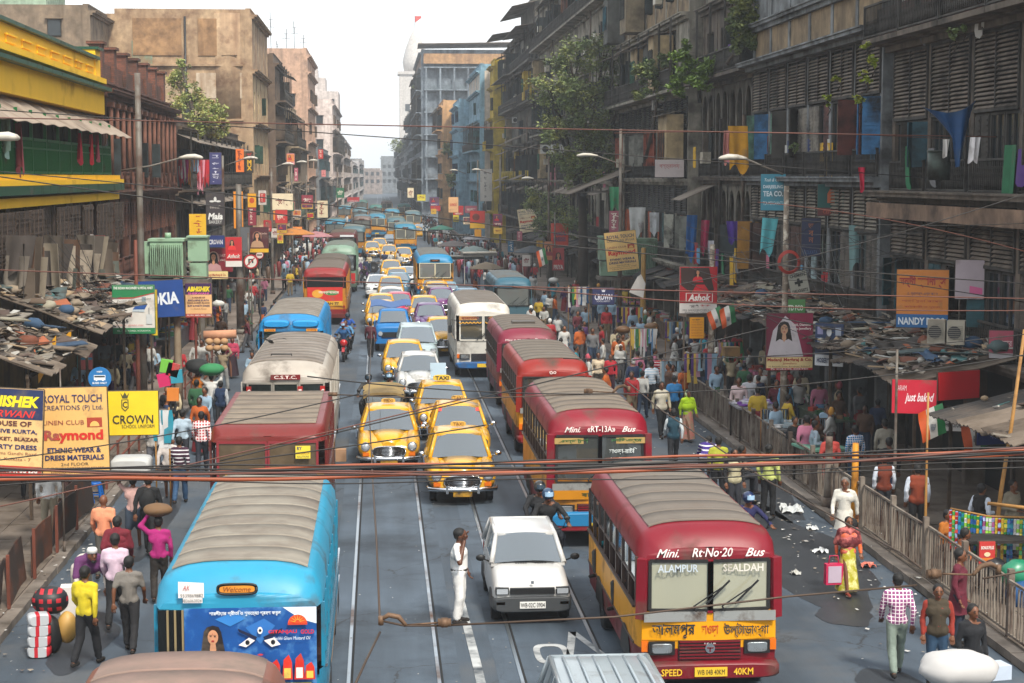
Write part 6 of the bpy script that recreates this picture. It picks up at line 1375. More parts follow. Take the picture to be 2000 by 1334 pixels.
BMB=mat('bamboo_blind','#4a3b31',.9,var=.3,vs=2,dirt='#2c221c',ds=.8,da=.4,world=True)
for i in range(14):
 u=2.3*i+.7;m=MB();k=0
 for j in range(24):m.box((.66+.02*rnd.uniform(-1,1),0,7.0-.062*j),(.035,2.1,.05))
 m.box((.69,-.7,6.27),(.03,.05,1.5));m.box((.69,.7,6.27),(.03,.05,1.5));m.box((.69,0,6.27),(.03,.05,1.5))
 o=ob('bamboo_blind',m,BMB,t,loc=(rnd.uniform(-.03,.05),u+.9,0));o.rotation_euler=(0,rnd.uniform(-.02,.03),rnd.uniform(-.02,.02));o['kind']='stuff'
 m=MB();m.box((.6,u-.22,6.3),(.09,.1,1.8));ob('blind_post',m,WOODP if False else wood('#3a2a20'),t)
BRK=mat('red_brick','#7d4a38',.9,brick=('#5f3a2e',.26,.085,'#4a3a30'),var=.35,vs=.7,dirt='#3a2a22',ds=.5,da=.45,world=True)
brk=building('red brick two storey house with pointed arch windows and a long moulded cornice',-1,11,71,95,[(3.8,'shop'),(3.6,('arch',dict(m=BRK,na=3,c='#5a3428'))),(4.1,('arch',dict(m=BRK,na=3,c='#6a4232')))],BRK,depth=9,bay=3.4,trim=plaster('#6a4436','#2c201a',.5),pier=.5,parapet=.3)
for i in range(7):
 m=MB();m.box((-.4,1.6+3.4*i,12.55),(.5,.7,1.6));m.box((-.4,1.6+3.4*i,13.4),(.7,.9,.12));ob('parapet_pier',m,BRK,brk)
 if i<6:m=MB();m.box((-.45,3.3+3.4*i,12.2),(.3,2.7,.9));ob('parapet_wall',m,BRK,brk)
for i in range(14):
 m=MB();m.tube([(.22,.9+1.7*i,7.7),(.22,.9+1.7*i,10.8)],.09,8);m.box((.22,.9+1.7*i,10.9),(.3,.3,.2));ob('column',m,plaster('#7a5040','#3a2a20',.4),brk)
jb=building('patchwork house with tin roofs, hanging cloth and a tree growing on it',-1,11,95.4,140,[(3.8,'shop'),(3.5,('balcony',dict(aw=1.0))),(3.4,('balcony',dict(aw=1.0)))],plaster('#6a5a4a','#2c241e',.5),depth=9,bay=3.6,parapet=.5)
PK=plaster('#b59a7a','#6a4c38',.5,.6);CRM=plaster('#cdb38a','#8a6a4c',.35)
bg=building('tall peeling beige apartment block with a rounded corner',-1,10,141,160,[(3.9,'shop'),(4.2,('plain',dict(m=CRM))),(4.2,('plain',dict(m=CRM))),(4.2,('plain',dict(m=CRM))),(4.3,('blank',dict(m=PK)))],PK,depth=11,bay=4.5,shut='#1f4a38',parapet=.4,gable=[(1.2,16,.9,1.5),(4.5,12.5,1,1.5),(7.5,12.5,.9,1.3),(2.2,8.6,1,1.8)])
m=MB();m.loft([[(-.6-1.3+1.9*math.cos(a),1.6-1.9*math.sin(a),z)for a in[math.pi*k/12-.0 for k in range(13)]]+[(-.6-1.3,3,z)]for z in(12.6,20.9)]);ob('rounded_corner',m,PK,bg)
m=MB();m.box((-8,10,16.6),(13,17,.3));m.box((-6.3,.35,16.72),(10,.5,.25));ob('string_course',m,PK,bg)
bgl=building('flat roofed brown grey block behind the yellow house, its long wall facing the camera',-1,21.2,132,150,[(3.9,'blank'),(4.2,'blank'),(4.2,'blank'),(4.3,'blank'),(3.6,('blank',{}))],plaster('#8a7864','#54483a',.5),depth=26,bay=6,parapet=.4,gable=[(2,18.3,1,1.2),(8,18.1,1.6,1.1),(14,18.1,1.6,1.1)])
rr=thing('rooftop_room','pale green rooftop room with a dark tin roof above the left block','building',(-27,133,20.6));m=MB();m.box((0,4,1.1),(5,8,2.2));ob('wall',m,plaster('#a8bfa8','#5a6a5a',.3),rr);corr('roof',rr,(-3.4,-.5,2.5),(3.4,-.5,2.9),(3.4,9,2.3),(-3.4,9,2.1),m_=paint('#24423e'));m=MB();m.box((-.3,-.06,1.1),(1.5,.1,.9));ob('window',m,WPN,rr)
lb=[
('dark timber balconied house next to the rounded beige corner',9.4,161,176,[(3.8,'shop'),(3.7,'balcony'),(3.7,('louvre',dict(c='#3a2e24',cols=['#1f4a38','#4a3a2a']))),(3.7,'balcony'),(3.4,'balcony')],'#6a5848',9),
('pale pink tall block with a stepped water tank roof and ribbon windows',8.6,215,240,[(3.9,'shop'),(4.2,'plain'),(4.2,'plain'),(4.2,'plain'),(4.2,('plain',{})),(2.0,'blank')],'#c4a088',9),
('cream balconied house with green shutters below the pale pink block',9.0,177,196,[(3.8,'shop'),(3.6,('balcony',dict(rc='#5a6a5a'))),(3.6,('plain',{})),(3.4,'balcony')],'#b8a486',8),
('brown grey house with a scaffolding front in the left row',8.7,197,214,[(3.8,'shop'),(3.6,'balcony'),(3.6,'plain')],'#7a6c5c',8),
('white and pink ornate block with columns in the haze on the left',7.6,290,350,[(3.9,'shop'),(4,'plain'),(4,'plain'),(4,'balcony'),(4,'plain')],'#d8c8c0',10),
('low blue grey shop house in front of the ornate white block',8.2,241,289,[(3.9,'shop'),(4,'balcony'),(3.4,'plain')],'#7a8288',8),
('second pale ornate block farther down on the left',7.0,351,430,[(3.9,'shop'),(4,'plain'),(4,'plain'),(3,'plain')],'#cfc6c2',10),  # far walls from here on paled toward grey; haze put into their colour
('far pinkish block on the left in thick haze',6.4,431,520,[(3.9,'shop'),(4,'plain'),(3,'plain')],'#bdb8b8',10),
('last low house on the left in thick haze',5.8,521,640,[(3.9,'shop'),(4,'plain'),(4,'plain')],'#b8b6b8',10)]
for i,(l,x,y0,y1,fl,c,d)in enumerate(lb):
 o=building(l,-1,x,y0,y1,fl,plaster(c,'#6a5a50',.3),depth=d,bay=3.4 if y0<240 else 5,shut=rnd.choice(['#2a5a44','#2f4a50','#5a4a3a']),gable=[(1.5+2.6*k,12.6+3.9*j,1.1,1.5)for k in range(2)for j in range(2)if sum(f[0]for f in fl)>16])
for(x,z,w,h,c)in((-2.6,15.2,3.6,2.0,'#cdbfaa'),(-6.4,14.6,3.6,1.5,'#c4b296'),(-4.2,13.1,2.6,1.2,'#b8a488'),(-8.6,17.6,1.6,2.2,'#7a9a86'),(-1.7,18.0,.9,2.4,'#d8dce0'),(-3.6,9.3,1.6,1.9,'#c9ae8c'),(-9.3,10.8,2.4,1.8,'#8a6a50')):
 m=MB();m.box((x,-.02,z),(w,.06,h));ob('plaster_patch',m,plaster(c,'#8a6a4c',.55),bg)  # the tall sky-pale one is sky through an opening, painted as a panel
for(x,w,h)in((-3.0,2.4,2.9),(-7.4,3.8,2.9)):m=MB();m.box((x,-.05,19),(w,.1,h));ob('plaster_panel',m,plaster('#a8835c','#5a4230',.5),bg)
for z in(8.4,12.5,16.8):m=MB();m.box((-5.5,-.12,z),(9.6,.25,.16));ob('string_course',m,PK,bg)
m=MB();m.tube([(-5.2,-.15,2),(-5.2,-.15,20.6)],.09,6);ob('drain_pipe',m,BLK,bg)
t=thing('office_tower_top','stepped white tower top rising over the ornate white block','building',(-12,330,0));m=MB();m.box((0,10,12),(9,16,24));m.box((-1,10,25.2),(6,11,3));m.box((-1,10,27.4),(3,6,2));ob('wall',m,plaster('#c6bdb8','#8a8480',.2),t)
for k in range(4):
 for j in range(3):m=MB();m.box((-3.4+2.2*k,1.95,16+3.2*j-.6),(1.1,.1,1.5));ob('window',m,WPN,t)
 # a block that closes the street in the haze
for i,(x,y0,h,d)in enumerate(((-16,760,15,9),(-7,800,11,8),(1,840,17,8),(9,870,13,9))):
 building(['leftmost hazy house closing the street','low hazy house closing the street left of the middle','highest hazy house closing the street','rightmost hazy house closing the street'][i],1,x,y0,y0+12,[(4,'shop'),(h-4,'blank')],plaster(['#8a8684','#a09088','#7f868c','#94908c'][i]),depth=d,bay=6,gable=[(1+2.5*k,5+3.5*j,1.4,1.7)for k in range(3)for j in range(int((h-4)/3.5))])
 # antennas on the pink block
for i in range(7):
 t=thing('antenna',['lattice antenna','thin mast','tall lattice mast','short mast','leaning mast','double rod mast','lone rod'][i]+' on the roof of the pale pink block','antenna',(-15.8+1.05*i,222+rnd.uniform(0,8),22.6));h=[3,4.5,6.5,2.5,4,5,3.5][i]
 m=MB();m.tube([(0,0,0),(rnd.uniform(-.2,.2),0,h)],.05,4);ob('mast',m,BLK,t);m=MB();m.tube([(-.5,0,h*.7),(.5,0,h*.7)],.03,4);m.tube([(-.3,0,h*.85),(.3,0,h*.85)],.03,4);m.tube([(0,0,h*.7),(0,0,h*.85)],.03,4);ob('crossbar',m,BLK,t)
 # ================================================================ street furniture, signs, stalls, trees, cables
POLE=mat('pole_metal','#6f6a62',.6,.2,var=.2,vs=2,dirt='#4a2f20',ds=1.2,da=.5)
RPOLE=mat('rust_pole','#6a3524',.7,var=.2,vs=2,dirt='#3a2018',ds=1.2,da=.4);BAM=mat('bamboo','#a3763a',.6,var=.25,vs=5,dirt='#6a4424',ds=2,da=.3)
def pole(label,X,Y,h,r=.09,m_=None,z=.13,band=False,lean=0):
 m=MB();m.tube([(0,0,0),(lean*.3,0,h*.35),(lean*.6,0,h*.6),(lean,0,h)],[r,r*.95,r*.8,r*.7],10);m.cyl((0,0,.12),r*1.5,.24,10)
 if band:m.cyl((0,0,h*.4),r*1.25,.1,10)
 return tag(ob('street_pole',m,m_ or POLE,loc=(X,Y,z)),label,'pole')
def sign(label,x0,y0,x1,y1,Y,bg='#d9c9a0',txt=(),yaw=0.,tilt=0.,frame='#4a4238',shapes=None,name='signboard',cat='sign',th=.05,post=None,dd=0):
 a,b=P(x0,y1,Y),P(x1,y0,Y);w,h=b.x-a.x,b.z-a.z;cx=(a.x+b.x)/2
 t=thing(name,label,cat,(cx,Y,a.z),R(yaw))
 if yaw:w=w/max(.3,math.cos(R(yaw)))
 if tilt:t.rotation_euler=(0,R(tilt),R(yaw))
 m=MB();m.box((0,.02,h/2),(w,th,h));ob('panel',m,flat(bg),t)
 m=MB()
 for p,q_ in(((-w/2,0),(w/2,0)),((-w/2,h),(w/2,h)),((-w/2,0),(-w/2,h)),((w/2,0),(w/2,h))):m.beam((p[0],.05,p[1]),(q_[0],.05,q_[1]),.035,.035)
 for k in(-.3,.3):m.beam((k*w,.07,-.0),(k*w,.07,h),.03,.03)
 ob('frame',m,paint(frame),t)
 y=-.008
 if shapes:A=Art(t,y);shapes(A,w,h);y=A.done()-.002
 for e in txt:
  s,fx,fz,fw,fh,c=e[:6];o=e[6]if len(e)>6 else{}
  text(t,s,(fx-.5)*w,fz*h,fw*w,fh*h,c,y=y-.003,**o)
 if post:
  m=MB();m.tube([(0,.14,-a.z+.13 if post is True else post),(0,.14,h*.9)],.05,8);ob('post',m,POLE,t)
 return t
B_=dict(bold=.03);I_=dict(shear=.35,bold=.02)
def raymond(A,w,h):A.rect(.2*w,.55*h,.42*w,.66*h,'#a33a22');A.disk(.31*w,.56*h,.07*w,.06*h,'#e0b060',12,0,math.pi)
RT=[('ROYAL TOUCH',.5,.88,.86,.09,'#2a2f5a',dict(bold=.015)),('CREATIONS (P) Ltd.',.5,.77,.88,.07,'#2a2f5a'),('LINEN CLUB',.36,.61,.6,.05,'#8a3a3a'),('Raymond',.5,.45,.86,.15,'#c8281c',dict(bold=.04)),('ETHNIC WEAR &',.5,.295,.78,.06,'#1f2858',B_),('DRESS MATERIALS',.5,.21,.86,.06,'#1f2858',B_),('2nd FLOOR',.5,.135,.4,.035,'#2a2a2a'),('12, PURUSHOTTAM ROY STREET',.5,.085,.85,.03,'#5a2a1a'),('KHENGRA PATTY, KOLKATA - 7',.5,.04,.7,.03,'#5a2a1a')]
def wave_(A,w,h):
 A.rect(-w/2,0,w/2,h*.12,'#1c7a48');A.rect(-w/2,h*.82,w/2,h,'#1c7a48');A.poly([(-w/2,.74*h),(-w*.1,.73*h),(w/2,.84*h),(w/2,.87*h),(-w/2,.87*h)],'#1c7a48');A.poly([(-w/2,.72*h),(0,.73*h),(w/2,.835*h),(w/2,.85*h),(0,.75*h),(-w/2,.745*h)],'#b8302c')
 A.poly([(-.02*w,.5*h),(.08*w,.62*h),(.34*w,.62*h),(.26*w,.5*h)],'#1f4f94');A.poly([(-.03*w,.46*h),(-.02*w,.5*h),(.26*w,.5*h),(.26*w,.45*h)],'#b8c4cc');A.rect(.2*w,.66*h,.3*w,.76*h,'#8a9aa0');A.rect(.3*w,.2*h,.44*w,.4*h,'#c4c8c8');A.rect(.36*w,.4*h,.38*w,.54*h,'#8a9094')
sign('tall ROYAL TOUCH Raymond banner at the left edge, largest lettered board',80,757,211,930,36.5,'#dfb068',RT,shapes=raymond,yaw=-2,tilt=-1)
sign('leaning ABHISHEK sherwani banner cut by the left frame edge',-62,758,77,932,35.5,'#e0b87a',[('ABHISHEK',.5,.86,.9,.13,'#e8d41c',dict(bold=.05,shear=.2)),('SHERWANI',.5,.72,.8,.08,'#d03028',I_),('HOUSE OF',.55,.61,.6,.06,'#5a2a2a',B_),('EXCLUSIVE KURTA,',.5,.52,.86,.055,'#2a2a5a',B_),('SUIT JACKET, BLAZAR',.5,.43,.9,.055,'#5a2a2a',B_),('& PARTY DRESS',.55,.345,.76,.055,'#2a2a5a',B_),('204, Mahatma Gandhi Road',.5,.27,.85,.04,'#7a3a2a'),('1st Floor, Kolkata - 7',.5,.205,.7,.04,'#7a3a2a'),('PH: 2269-9030, 33450',.5,.08,.9,.07,'#e8e0d8',B_)],
shapes=lambda A,w,h:(A.rect(-w/2,.66*h,w/2,h,'#1c2a54'),A.rect(-w/2,.0,w/2,.13*h,'#b0281c')),yaw=-4,tilt=3)
sign('yellow CROWN school uniform board with a crown emblem',211,764,308,850,37.6,'#e2c21a',[('C',.35,.7,.09,.15,'#2a2a1c',B_),('CROWN',.5,.36,.8,.2,'#2a2a2a',dict(bold=.01)),('SCHOOL UNIFORM',.6,.2,.64,.08,'#2a2a2a')],
shapes=lambda A,w,h:(A.poly([(-.24*w,.98*h),(-.2*w,.84*h),(-.1*w,.84*h),(-.06*w,.98*h),(-.11*w,.9*h),(-.15*w,.99*h),(-.19*w,.9*h)],'#4a4a2a'),A.poly([(-.22*w,.82*h),(-.22*w,.62*h),(-.15*w,.54*h),(-.08*w,.62*h),(-.08*w,.82*h)],'#4a4a2a'),A.poly([(-.2*w,.8*h),(-.2*w,.63*h),(-.15*w,.57*h),(-.1*w,.63*h),(-.1*w,.8*h)],'#e2c21a')),yaw=3)
sign('green and white board with a blue weighing scale and CAS lettering',221,557,301,652,55,'#d3cfc8',[('THE INDIAN MACHINERY & METAL MART',.5,.945,.94,.055,'#e0e6dc',B_),('Pioneer in Precision Scales',.52,.7,.8,.035,'#3a3a3a',dict(rot=.08)),('AND',.16,.49,.16,.055,'#20284a',B_),('Essae Teraoka',.26,.38,.4,.045,'#b8302c'),('CAS',.24,.265,.28,.07,'#20242a',B_),('ELECTRONIC WEIGHING SCALE',.4,.175,.66,.03,'#c0382c'),('45, S. D. ROAD, KOLKATA',.5,.06,.8,.035,'#dfe6dc')],shapes=wave_,frame='#2a5a3a')
sign('narrow yellow board edge behind the green and white scale board',296,566,306,655,55.4,'#d8b81c')
sign('dark blue board reading NOKIA, partly behind the scale board',268,548,360,620,56.5,'#0f3f86',[('NOKIA',.5,.5,.8,.34,'#d8dee6',dict(bold=.04,rot=.04))],tilt=-3)
sign('ABHISHEK banner on two poles beside the blue board',363,553,413,620,58,'#e0b07a',[('ABHISHEK',.5,.83,.9,.15,'#e6cf1c',dict(bold=.05,shear=.2)),('SHERWANI',.5,.7,.8,.06,'#d860a0',B_),('A HOUSE OF',.5,.58,.5,.05,'#5a2a2a',B_),('EXCLUSIVE KURTA',.5,.5,.8,.05,'#3a2a5a',B_),('DRESS JACKET, BLAZAR',.5,.42,.86,.05,'#5a2a2a',B_),('SUIT & PARTY DRESS',.5,.34,.84,.05,'#3a2a5a',B_),('11, Mullick Street',.5,.25,.6,.04,'#7a3a2a'),('PH. 9831 38422, 38721 13458',.5,.06,.9,.05,'#e8d8d0',B_)],
shapes=lambda A,w,h:(A.rect(-w/2,.67*h,w/2,h,'#3a1c4a'),A.rect(-w/2,0,w/2,.11*h,'#a8382c')))
def blk(c,c2,y=.5):return lambda A,w,h:(A.rect(-.42*w,h*.08,.42*w,h*.92,c),A.rect(-.42*w,h*(y-.1),.42*w,h*(y+.12),c2))
def ladyart(bg,dress='#a8242c',veil=None,s=.22,x=0.,z=.66):return lambda A,w,h:(A.rect(-w/2,0,w/2,h,bg),lady(A,x*w,z*h,s*h,dress=dress,veil=veil))
# round BUSES ONLY sign
def disc_sign(label,px,py,pr,Y,c1,c2,fn):
 c=P(px,py,Y);r=pr*Y/F_PX;t=thing('round_sign',label,'traffic sign',(c.x,Y,c.z-r));m=MB();m.cyl((0,0,r),r,.04,32,axis='y');ob('disc',m,flat(c1),t);A=Art(t,-.022);A.disk(0,r,r*.97,r*.97,c1,32);A.disk(0,r,r*.8,r*.8,c2,32);fn(A,r);y=A.done()
 m=MB();m.tube([(0,.1,-c.z+r+.13),(0,.1,r)],.035,8);ob('post',m,POLE,t);return t,y,r
t,y,r=disc_sign('round blue BUSES ONLY sign with a white bus symbol',195,739,22,43,'#1a6fae','#1a6fae',lambda A,r:(A.rect(-.5*r,.85*r,.5*r,1.3*r,'#e0e6ea'),A.rect(-.45*r,1.1*r,.45*r,1.24*r,'#20303c'),A.rect(-.35*r,.78*r,-.2*r,.86*r,'#e0e6ea'),A.rect(.2*r,.78*r,.35*r,.86*r,'#e0e6ea')))
text(t,'BUSES ONLY',0,.6*r,1.25*r,.18*r,'#e0e6ea',y=y-.003,bold=.03);text(t,'WBTP',0,1.6*r,.5*r,.14*r,'#e0e6ea',y=y-.003,bold=.03)
t,y,r=disc_sign('round red rimmed no turning sign on the left',490,511,14,84,'#a81c22','#d8d2c8',lambda A,r:(A.rect(-.35*r,.6*r,-.15*r,1.3*r,'#1a1a1a'),A.rect(-.35*r,1.2*r,.3*r,1.38*r,'#1a1a1a'),A.rect(.15*r,.8*r,.35*r,1.38*r,'#1a1a1a'),A.poly([(-.6*r,.5*r),(-.5*r,.4*r),(.6*r,1.5*r),(.5*r,1.6*r)],'#a81c22')))
t,y,r=disc_sign('smaller round red sign just right of the no turning sign',507,498,8,90,'#a82a30','#d8c8c0',lambda A,r:A.rect(-.6*r,.85*r,.6*r,1.15*r,'#3a2a2a'))
BN=['শ্রীরাম','মিঠাই','বস্ত্রালয়','জুয়েলার্স','শাড়ি','ভাণ্ডার','স্টোর্স']
S_=sign
S_('yellow vertical board with red Bengali letters beside the left poles',370,418,402,460,80,'#e0b020',[('শ্রীরাম',.5,.5,.5,.85,'#a8281c',dict(vert=True,bold=.04))])
S_('dark board reading Mala Bakery below a white emblem',403,375,438,440,82,'#3a3436',[('Mala',.5,.27,.8,.2,'#e0e0dc',dict(bold=.04,shear=.2)),('BAKERY',.5,.1,.7,.1,'#c8c8c4'),('রকমারি',.5,.55,.6,.1,'#b8b0a8')],shapes=lambda A,w,h:(A.disk(0,.78*h,.08*w,.08*h,'#d0d0cc',10),A.disk(-.18*w,.72*h,.14*w,.03*h,'#d0d0cc',10),A.disk(.18*w,.72*h,.14*w,.03*h,'#d0d0cc',10)))
S_('purple hanging banner with white Bengali writing',410,298,432,360,88,'#3a3a6a',[('বস্ত্রালয়',.5,.5,.6,.85,'#c8c8d8',dict(vert=True,bold=.03))])
S_('upper orange banner with dark red Bengali letters',461,291,476,336,95,'#e0702a',[('মিঠাই',.5,.5,.6,.85,'#7a1c14',dict(vert=True,bold=.04))])
S_('black and yellow banner reading MX right of the upper orange banner',480,296,494,337,96,'#3a3228',[('MX',.5,.35,.7,.5,'#d8a81c',dict(vert=True,bold=.05)),('শাড়ি',.5,.85,.7,.18,'#b8302c',B_)])
S_('tall orange vertical banner with red letters on a pole',457,374,474,446,92,'#e08a1c',[('জুয়েলার্স',.5,.5,.6,.85,'#a02a1c',dict(vert=True,bold=.04))])
S_('small yellow orange board with a round red mark',484,378,500,405,98,'#e0a01c',shapes=lambda A,w,h:A.disk(0,.5*h,.3*w,.2*h,'#c04a1c'))
S_('blue CROWN board above the jewellery poster on the left',405,460,438,483,76,'#1c2f6a',[('CROWN',.5,.45,.8,.4,'#d8d8e0',B_)])
S_('crimson jewellery poster with a veiled woman on the left',405,485,454,531,76.5,'#7a1424',[('Gold, Diamond',.72,.7,.45,.12,'#e0c8c0'),('Jadau Jewellery',.72,.5,.45,.12,'#e0c8c0')],shapes=ladyart('#7a1424','#b88a8a','#c89a8a',.3,-.25,.62))
S_('red and white Ashok poster leaning over the crimson one',441,463,472,521,75,'#d8d2cc',[('Ashok',.5,.36,.8,.14,'#e6dcd6',dict(bold=.04,shear=.2))],shapes=lambda A,w,h:(A.rect(-w/2,.2*h,w/2,h,'#b81c24'),lady(A,-.1*w,.82*h,.12*h,dress='#d82a2a'),A.rect(-.42*w,.26*h,.42*w,.47*h,'#c8242c')))
S_('cream board with red printing under the crimson poster',396,530,445,545,75,'#e0c88a',[('Madanji Meghraj & Co.',.5,.5,.86,.4,'#a8382c',B_)])
S_('poster of a woman in a dark veil above a yellow strip',488,444,524,493,88,'#3a1c20',[('Gold Jewellery',.7,.75,.45,.1,'#d8b8a8')],shapes=lambda A,w,h:(A.rect(-w/2,.15*h,w/2,h,'#4a141c'),lady(A,-.1*w,.66*h,.22*h,dress='#b08a6a',veil='#8a5a4a'),A.rect(-w/2,0,w/2,.15*h,'#d8a81c')))
S_('grey blank back of a board beside the veiled woman poster',470,444,487,490,87,'#5a5c60')
r=random.Random(11);PCOL=['#c8a03a','#b8302c','#d0c0a0','#e08a3a','#3a6a8a','#8a2a3a','#c8c0b8','#2a6a4a','#d8c83a','#a85a6a','#5a4a7a','#d88a8a','#7a2a1c','#e0d0b0']
cn={'#c8a03a':'ochre','#b8302c':'red','#d0c0a0':'beige','#e08a3a':'orange','#3a6a8a':'blue','#8a2a3a':'wine red','#c8c0b8':'white','#2a6a4a':'green','#d8c83a':'lemon yellow','#a85a6a':'rose','#5a4a7a':'violet','#d88a8a':'pink','#7a2a1c':'rust','#e0d0b0':'cream'}
def many(rects,base,Yf):
 for i,(x0,y0,x1,y1,c,Y)in enumerate(rects):
  s=r.choice(BN);tc='#f0e8d8' if c in('#b8302c','#3a6a8a','#8a2a3a','#2a6a4a','#5a4a7a','#7a2a1c','#a85a6a')else '#7a1c1c';tall=(y1-y0)>(x1-x0)*1.6
  near_=Y<130
  sh=None
  if r.random()<.35 and not tall:sh=(lambda c2:lambda A,w,h:(A.rect(-.46*w,.3*h,.46*w,.94*h,c2),lady(A,-.1*w,.78*h,.16*h)))(r.choice(['#a8242c','#5a2a4a','#c87a3a']))
  w_=('tall ' if tall else 'small ' if(x1-x0)<18 else '')+cn[c]
  S_(f'{w_} shop board {base[i % len(base)]}',x0,y0,x1,y1,Y,c,[(s,.5,.5 if not sh else .15,.7,.8 if tall else(.5 if not sh else .2),tc,dict(vert=tall,bold=.03))],shapes=sh)
many([(485,405,500,440,'#8a2a3a',100),(505,372,520,400,'#c8c0b8',110),(508,378,518,395,'#b8302c',104),(532,378,572,410,'#e0d0b0',112),(534,412,560,430,'#e08a3a',108),(538,410,561,436,'#b8302c',107),(541,437,560,455,'#c8a03a',106),(542,458,553,475,'#d8c83a',105),(589,381,611,400,'#8a2a3a',130),(589,399,611,408,'#c8a03a',129),(561,392,575,410,'#d88a8a',118),(562,395,574,412,'#2a6a4a',116),(572,410,588,425,'#c8c0b8',117),(600,416,612,428,'#d8c83a',128),(620,392,640,425,'#d0c0a0',140),(572,443,590,455,'#e08a3a',120),(575,456,590,465,'#b8302c',119),
(530,446,545,464,'#c8c0b8',112),(515,430,530,452,'#b8302c',104),(622,292,631,310,'#b8302c',150),(560,300,575,322,'#d88a8a',125),(575,328,582,354,'#a85a6a',126),(628,332,636,345,'#d88a8a',150),(657,367,672,386,'#2a6a4a',190),(678,385,702,394,'#a85a6a',220)],
['above the crowd near the left poles','over the left pavement stalls','beside the second lamp post','on the left below the balconies','left of the bus queue roofs','in front of the beige block','on a rod over the left shops','among the stacked boards on the left'],100)
S_('tilted ROYAL TOUCH Raymond banner high on the right pavement',1187,452,1249,528,84,'#dfb872',RT,tilt=-6,shapes=raymond)
S_('farther tilted Raymond banner in front of the street tree',1016,407,1052,453,128,'#dccba8',RT,tilt=-8,shapes=raymond)
S_('red square board with blue letters on the lamp pole',1076,436,1110,481,112,'#c8402c',[('MANGAL',.5,.55,.7,.18,'#1f3a6a',B_),('DRESSES',.5,.3,.7,.18,'#1f3a6a',B_)])
S_('PRIYA poster of a woman in red on the right',1079,484,1102,528,110,'#a81c2c',[('PRIYA',.5,.15,.8,.2,'#e8dcd8',B_)],shapes=ladyart('#a83a3c','#c82430',None,.2))
S_('yellow edged woman poster just left of the PRIYA poster',1063,472,1079,508,109,'#d8b86a',shapes=ladyart('#b8704a','#8a2430',None,.2))
S_('navy CROWN banner low on the right pavement',1157,562,1200,595,72,'#1f2450',[('CROWN',.5,.45,.8,.36,'#d0d0dc',B_),('SCHOOL UNIFORM',.5,.2,.6,.1,'#d0d0dc')],shapes=lambda A,w,h:A.poly([(-.1*w,.95*h),(-.06*w,.75*h),(.06*w,.75*h),(.1*w,.95*h),(.04*w,.85*h),(0,.96*h),(-.04*w,.85*h)],'#d0d0dc'))
S_('large red and white Ashok poster with a woman in red',1327,521,1401,612,58,'#ded8d2',[('Ashok',.52,.34,.6,.15,'#f0e6e0',dict(bold=.04,shear=.25)),('বেনারসী',.38,.16,.24,.07,'#3a2a2a',B_),('সিল্ক হাউস',.68,.16,.28,.07,'#b8302c',B_),('MFG: BAKSHI BROTHERS & CO.',.5,.07,.84,.035,'#4a4a4a'),('Kolkata-7 Ph: 2268 7485',.5,.025,.7,.03,'#4a4a4a')],
shapes=lambda A,w,h:(A.rect(-w/2,.22*h,w/2,h,'#b01822'),A.poly([(-.48*w,.98*h),(.28*w,.98*h),(.42*w,.5*h),(-.2*w,.44*h),(-.46*w,.6*h)],'#3a2620'),A.poly([(-.5*w,.5*h),(-.25*w,.5*h),(-.1*w,.24*h),(-.5*w,.24*h)],'#b01822'),lady(A,-.02*w,.88*h,.1*h,dress='#c81c28'),A.poly([(-.18*w,.45*h),(.3*w,.45*h),(.16*w,.62*h),(-.06*w,.62*h)],'#c81c28'),A.rect(-.34*w,.24*h,.38*w,.44*h,'#e8e0da'),A.rect(-.32*w,.25*h,.36*w,.43*h,'#b81c26')))
S_('small orange yellow notice with lines of print on the pole',1347,620,1375,661,57.5,'#e39a12',[('নোটিশ',.45,.9,.6,.07,'#5a2a1a',B_)]+[('জরুরি বিজ্ঞপ্তি সকলের',.5,.78-.13*k,.8,.06,'#a03a1a')for k in range(6)])
S_('Madanji Meghraj jewellery poster with a bride in a white veil',1496,612,1588,723,50,'#6a1430',[('Gold, Diamond',.74,.8,.4,.055,'#e8d8d4',B_),('Jadau Jewellery',.74,.73,.44,.055,'#e8d8d4',B_),('Madanji Meghraj & Co.',.5,.18,.96,.08,'#a8281c',dict(bold=.03)),('Jewellers',.5,.115,.3,.045,'#a8281c'),('14, Banstolla Street, Burrabazar, Kolkata-7',.5,.065,.9,.03,'#5a2a1a'),('Ph: 2268-5193, 2268-9431',.5,.02,.8,.03,'#e8d8d4',B_)],
shapes=lambda A,w,h:(A.rect(0,.22*h,w/2,h,'#8a1c40'),A.poly([(-.48*w,.24*h),(-.36*w,.7*h),(-.1*w,.96*h),(.12*w,.8*h),(.22*w,.5*h),(.3*w,.24*h)],'#c9c0c4'),lady(A,-.12*w,.72*h,.2*h,skin='#c89a7a',dress='#c9c0c4'),A.poly([(-.4*w,.24*h),(-.3*w,.5*h),(-.1*w,.44*h),(.15*w,.46*h),(.24*w,.24*h)],'#c9c0c4'),A.rect(-w/2,0,w/2,.23*h,'#e0c890'),A.rect(-w/2,0,w/2,.04*h,'#a81c2c')),yaw=0)
S_('blue and white hosiery stores board angled toward the street',1596,632,1643,715,49,'#1d3358',[('Deepak',.52,.5,.55,.14,'#e0e4ea',I_),('HOSIERY STORES',.5,.13,.84,.12,'#1d3358',B_)],shapes=lambda A,w,h:(A.rect(-w/2,0,w/2,.26*h,'#d0d4d8'),A.rect(-.42*w,.74*h,-.22*w,.94*h,'#8a8ab0'),A.rect(.22*w,.72*h,.42*w,.92*h,'#a0a8b8'),A.rect(-.42*w,.46*h,-.28*w,.66*h,'#8a9ab8'),A.disk(0,.8*h,.09*w,.1*h,'#d0d4d8',16)),yaw=-38)
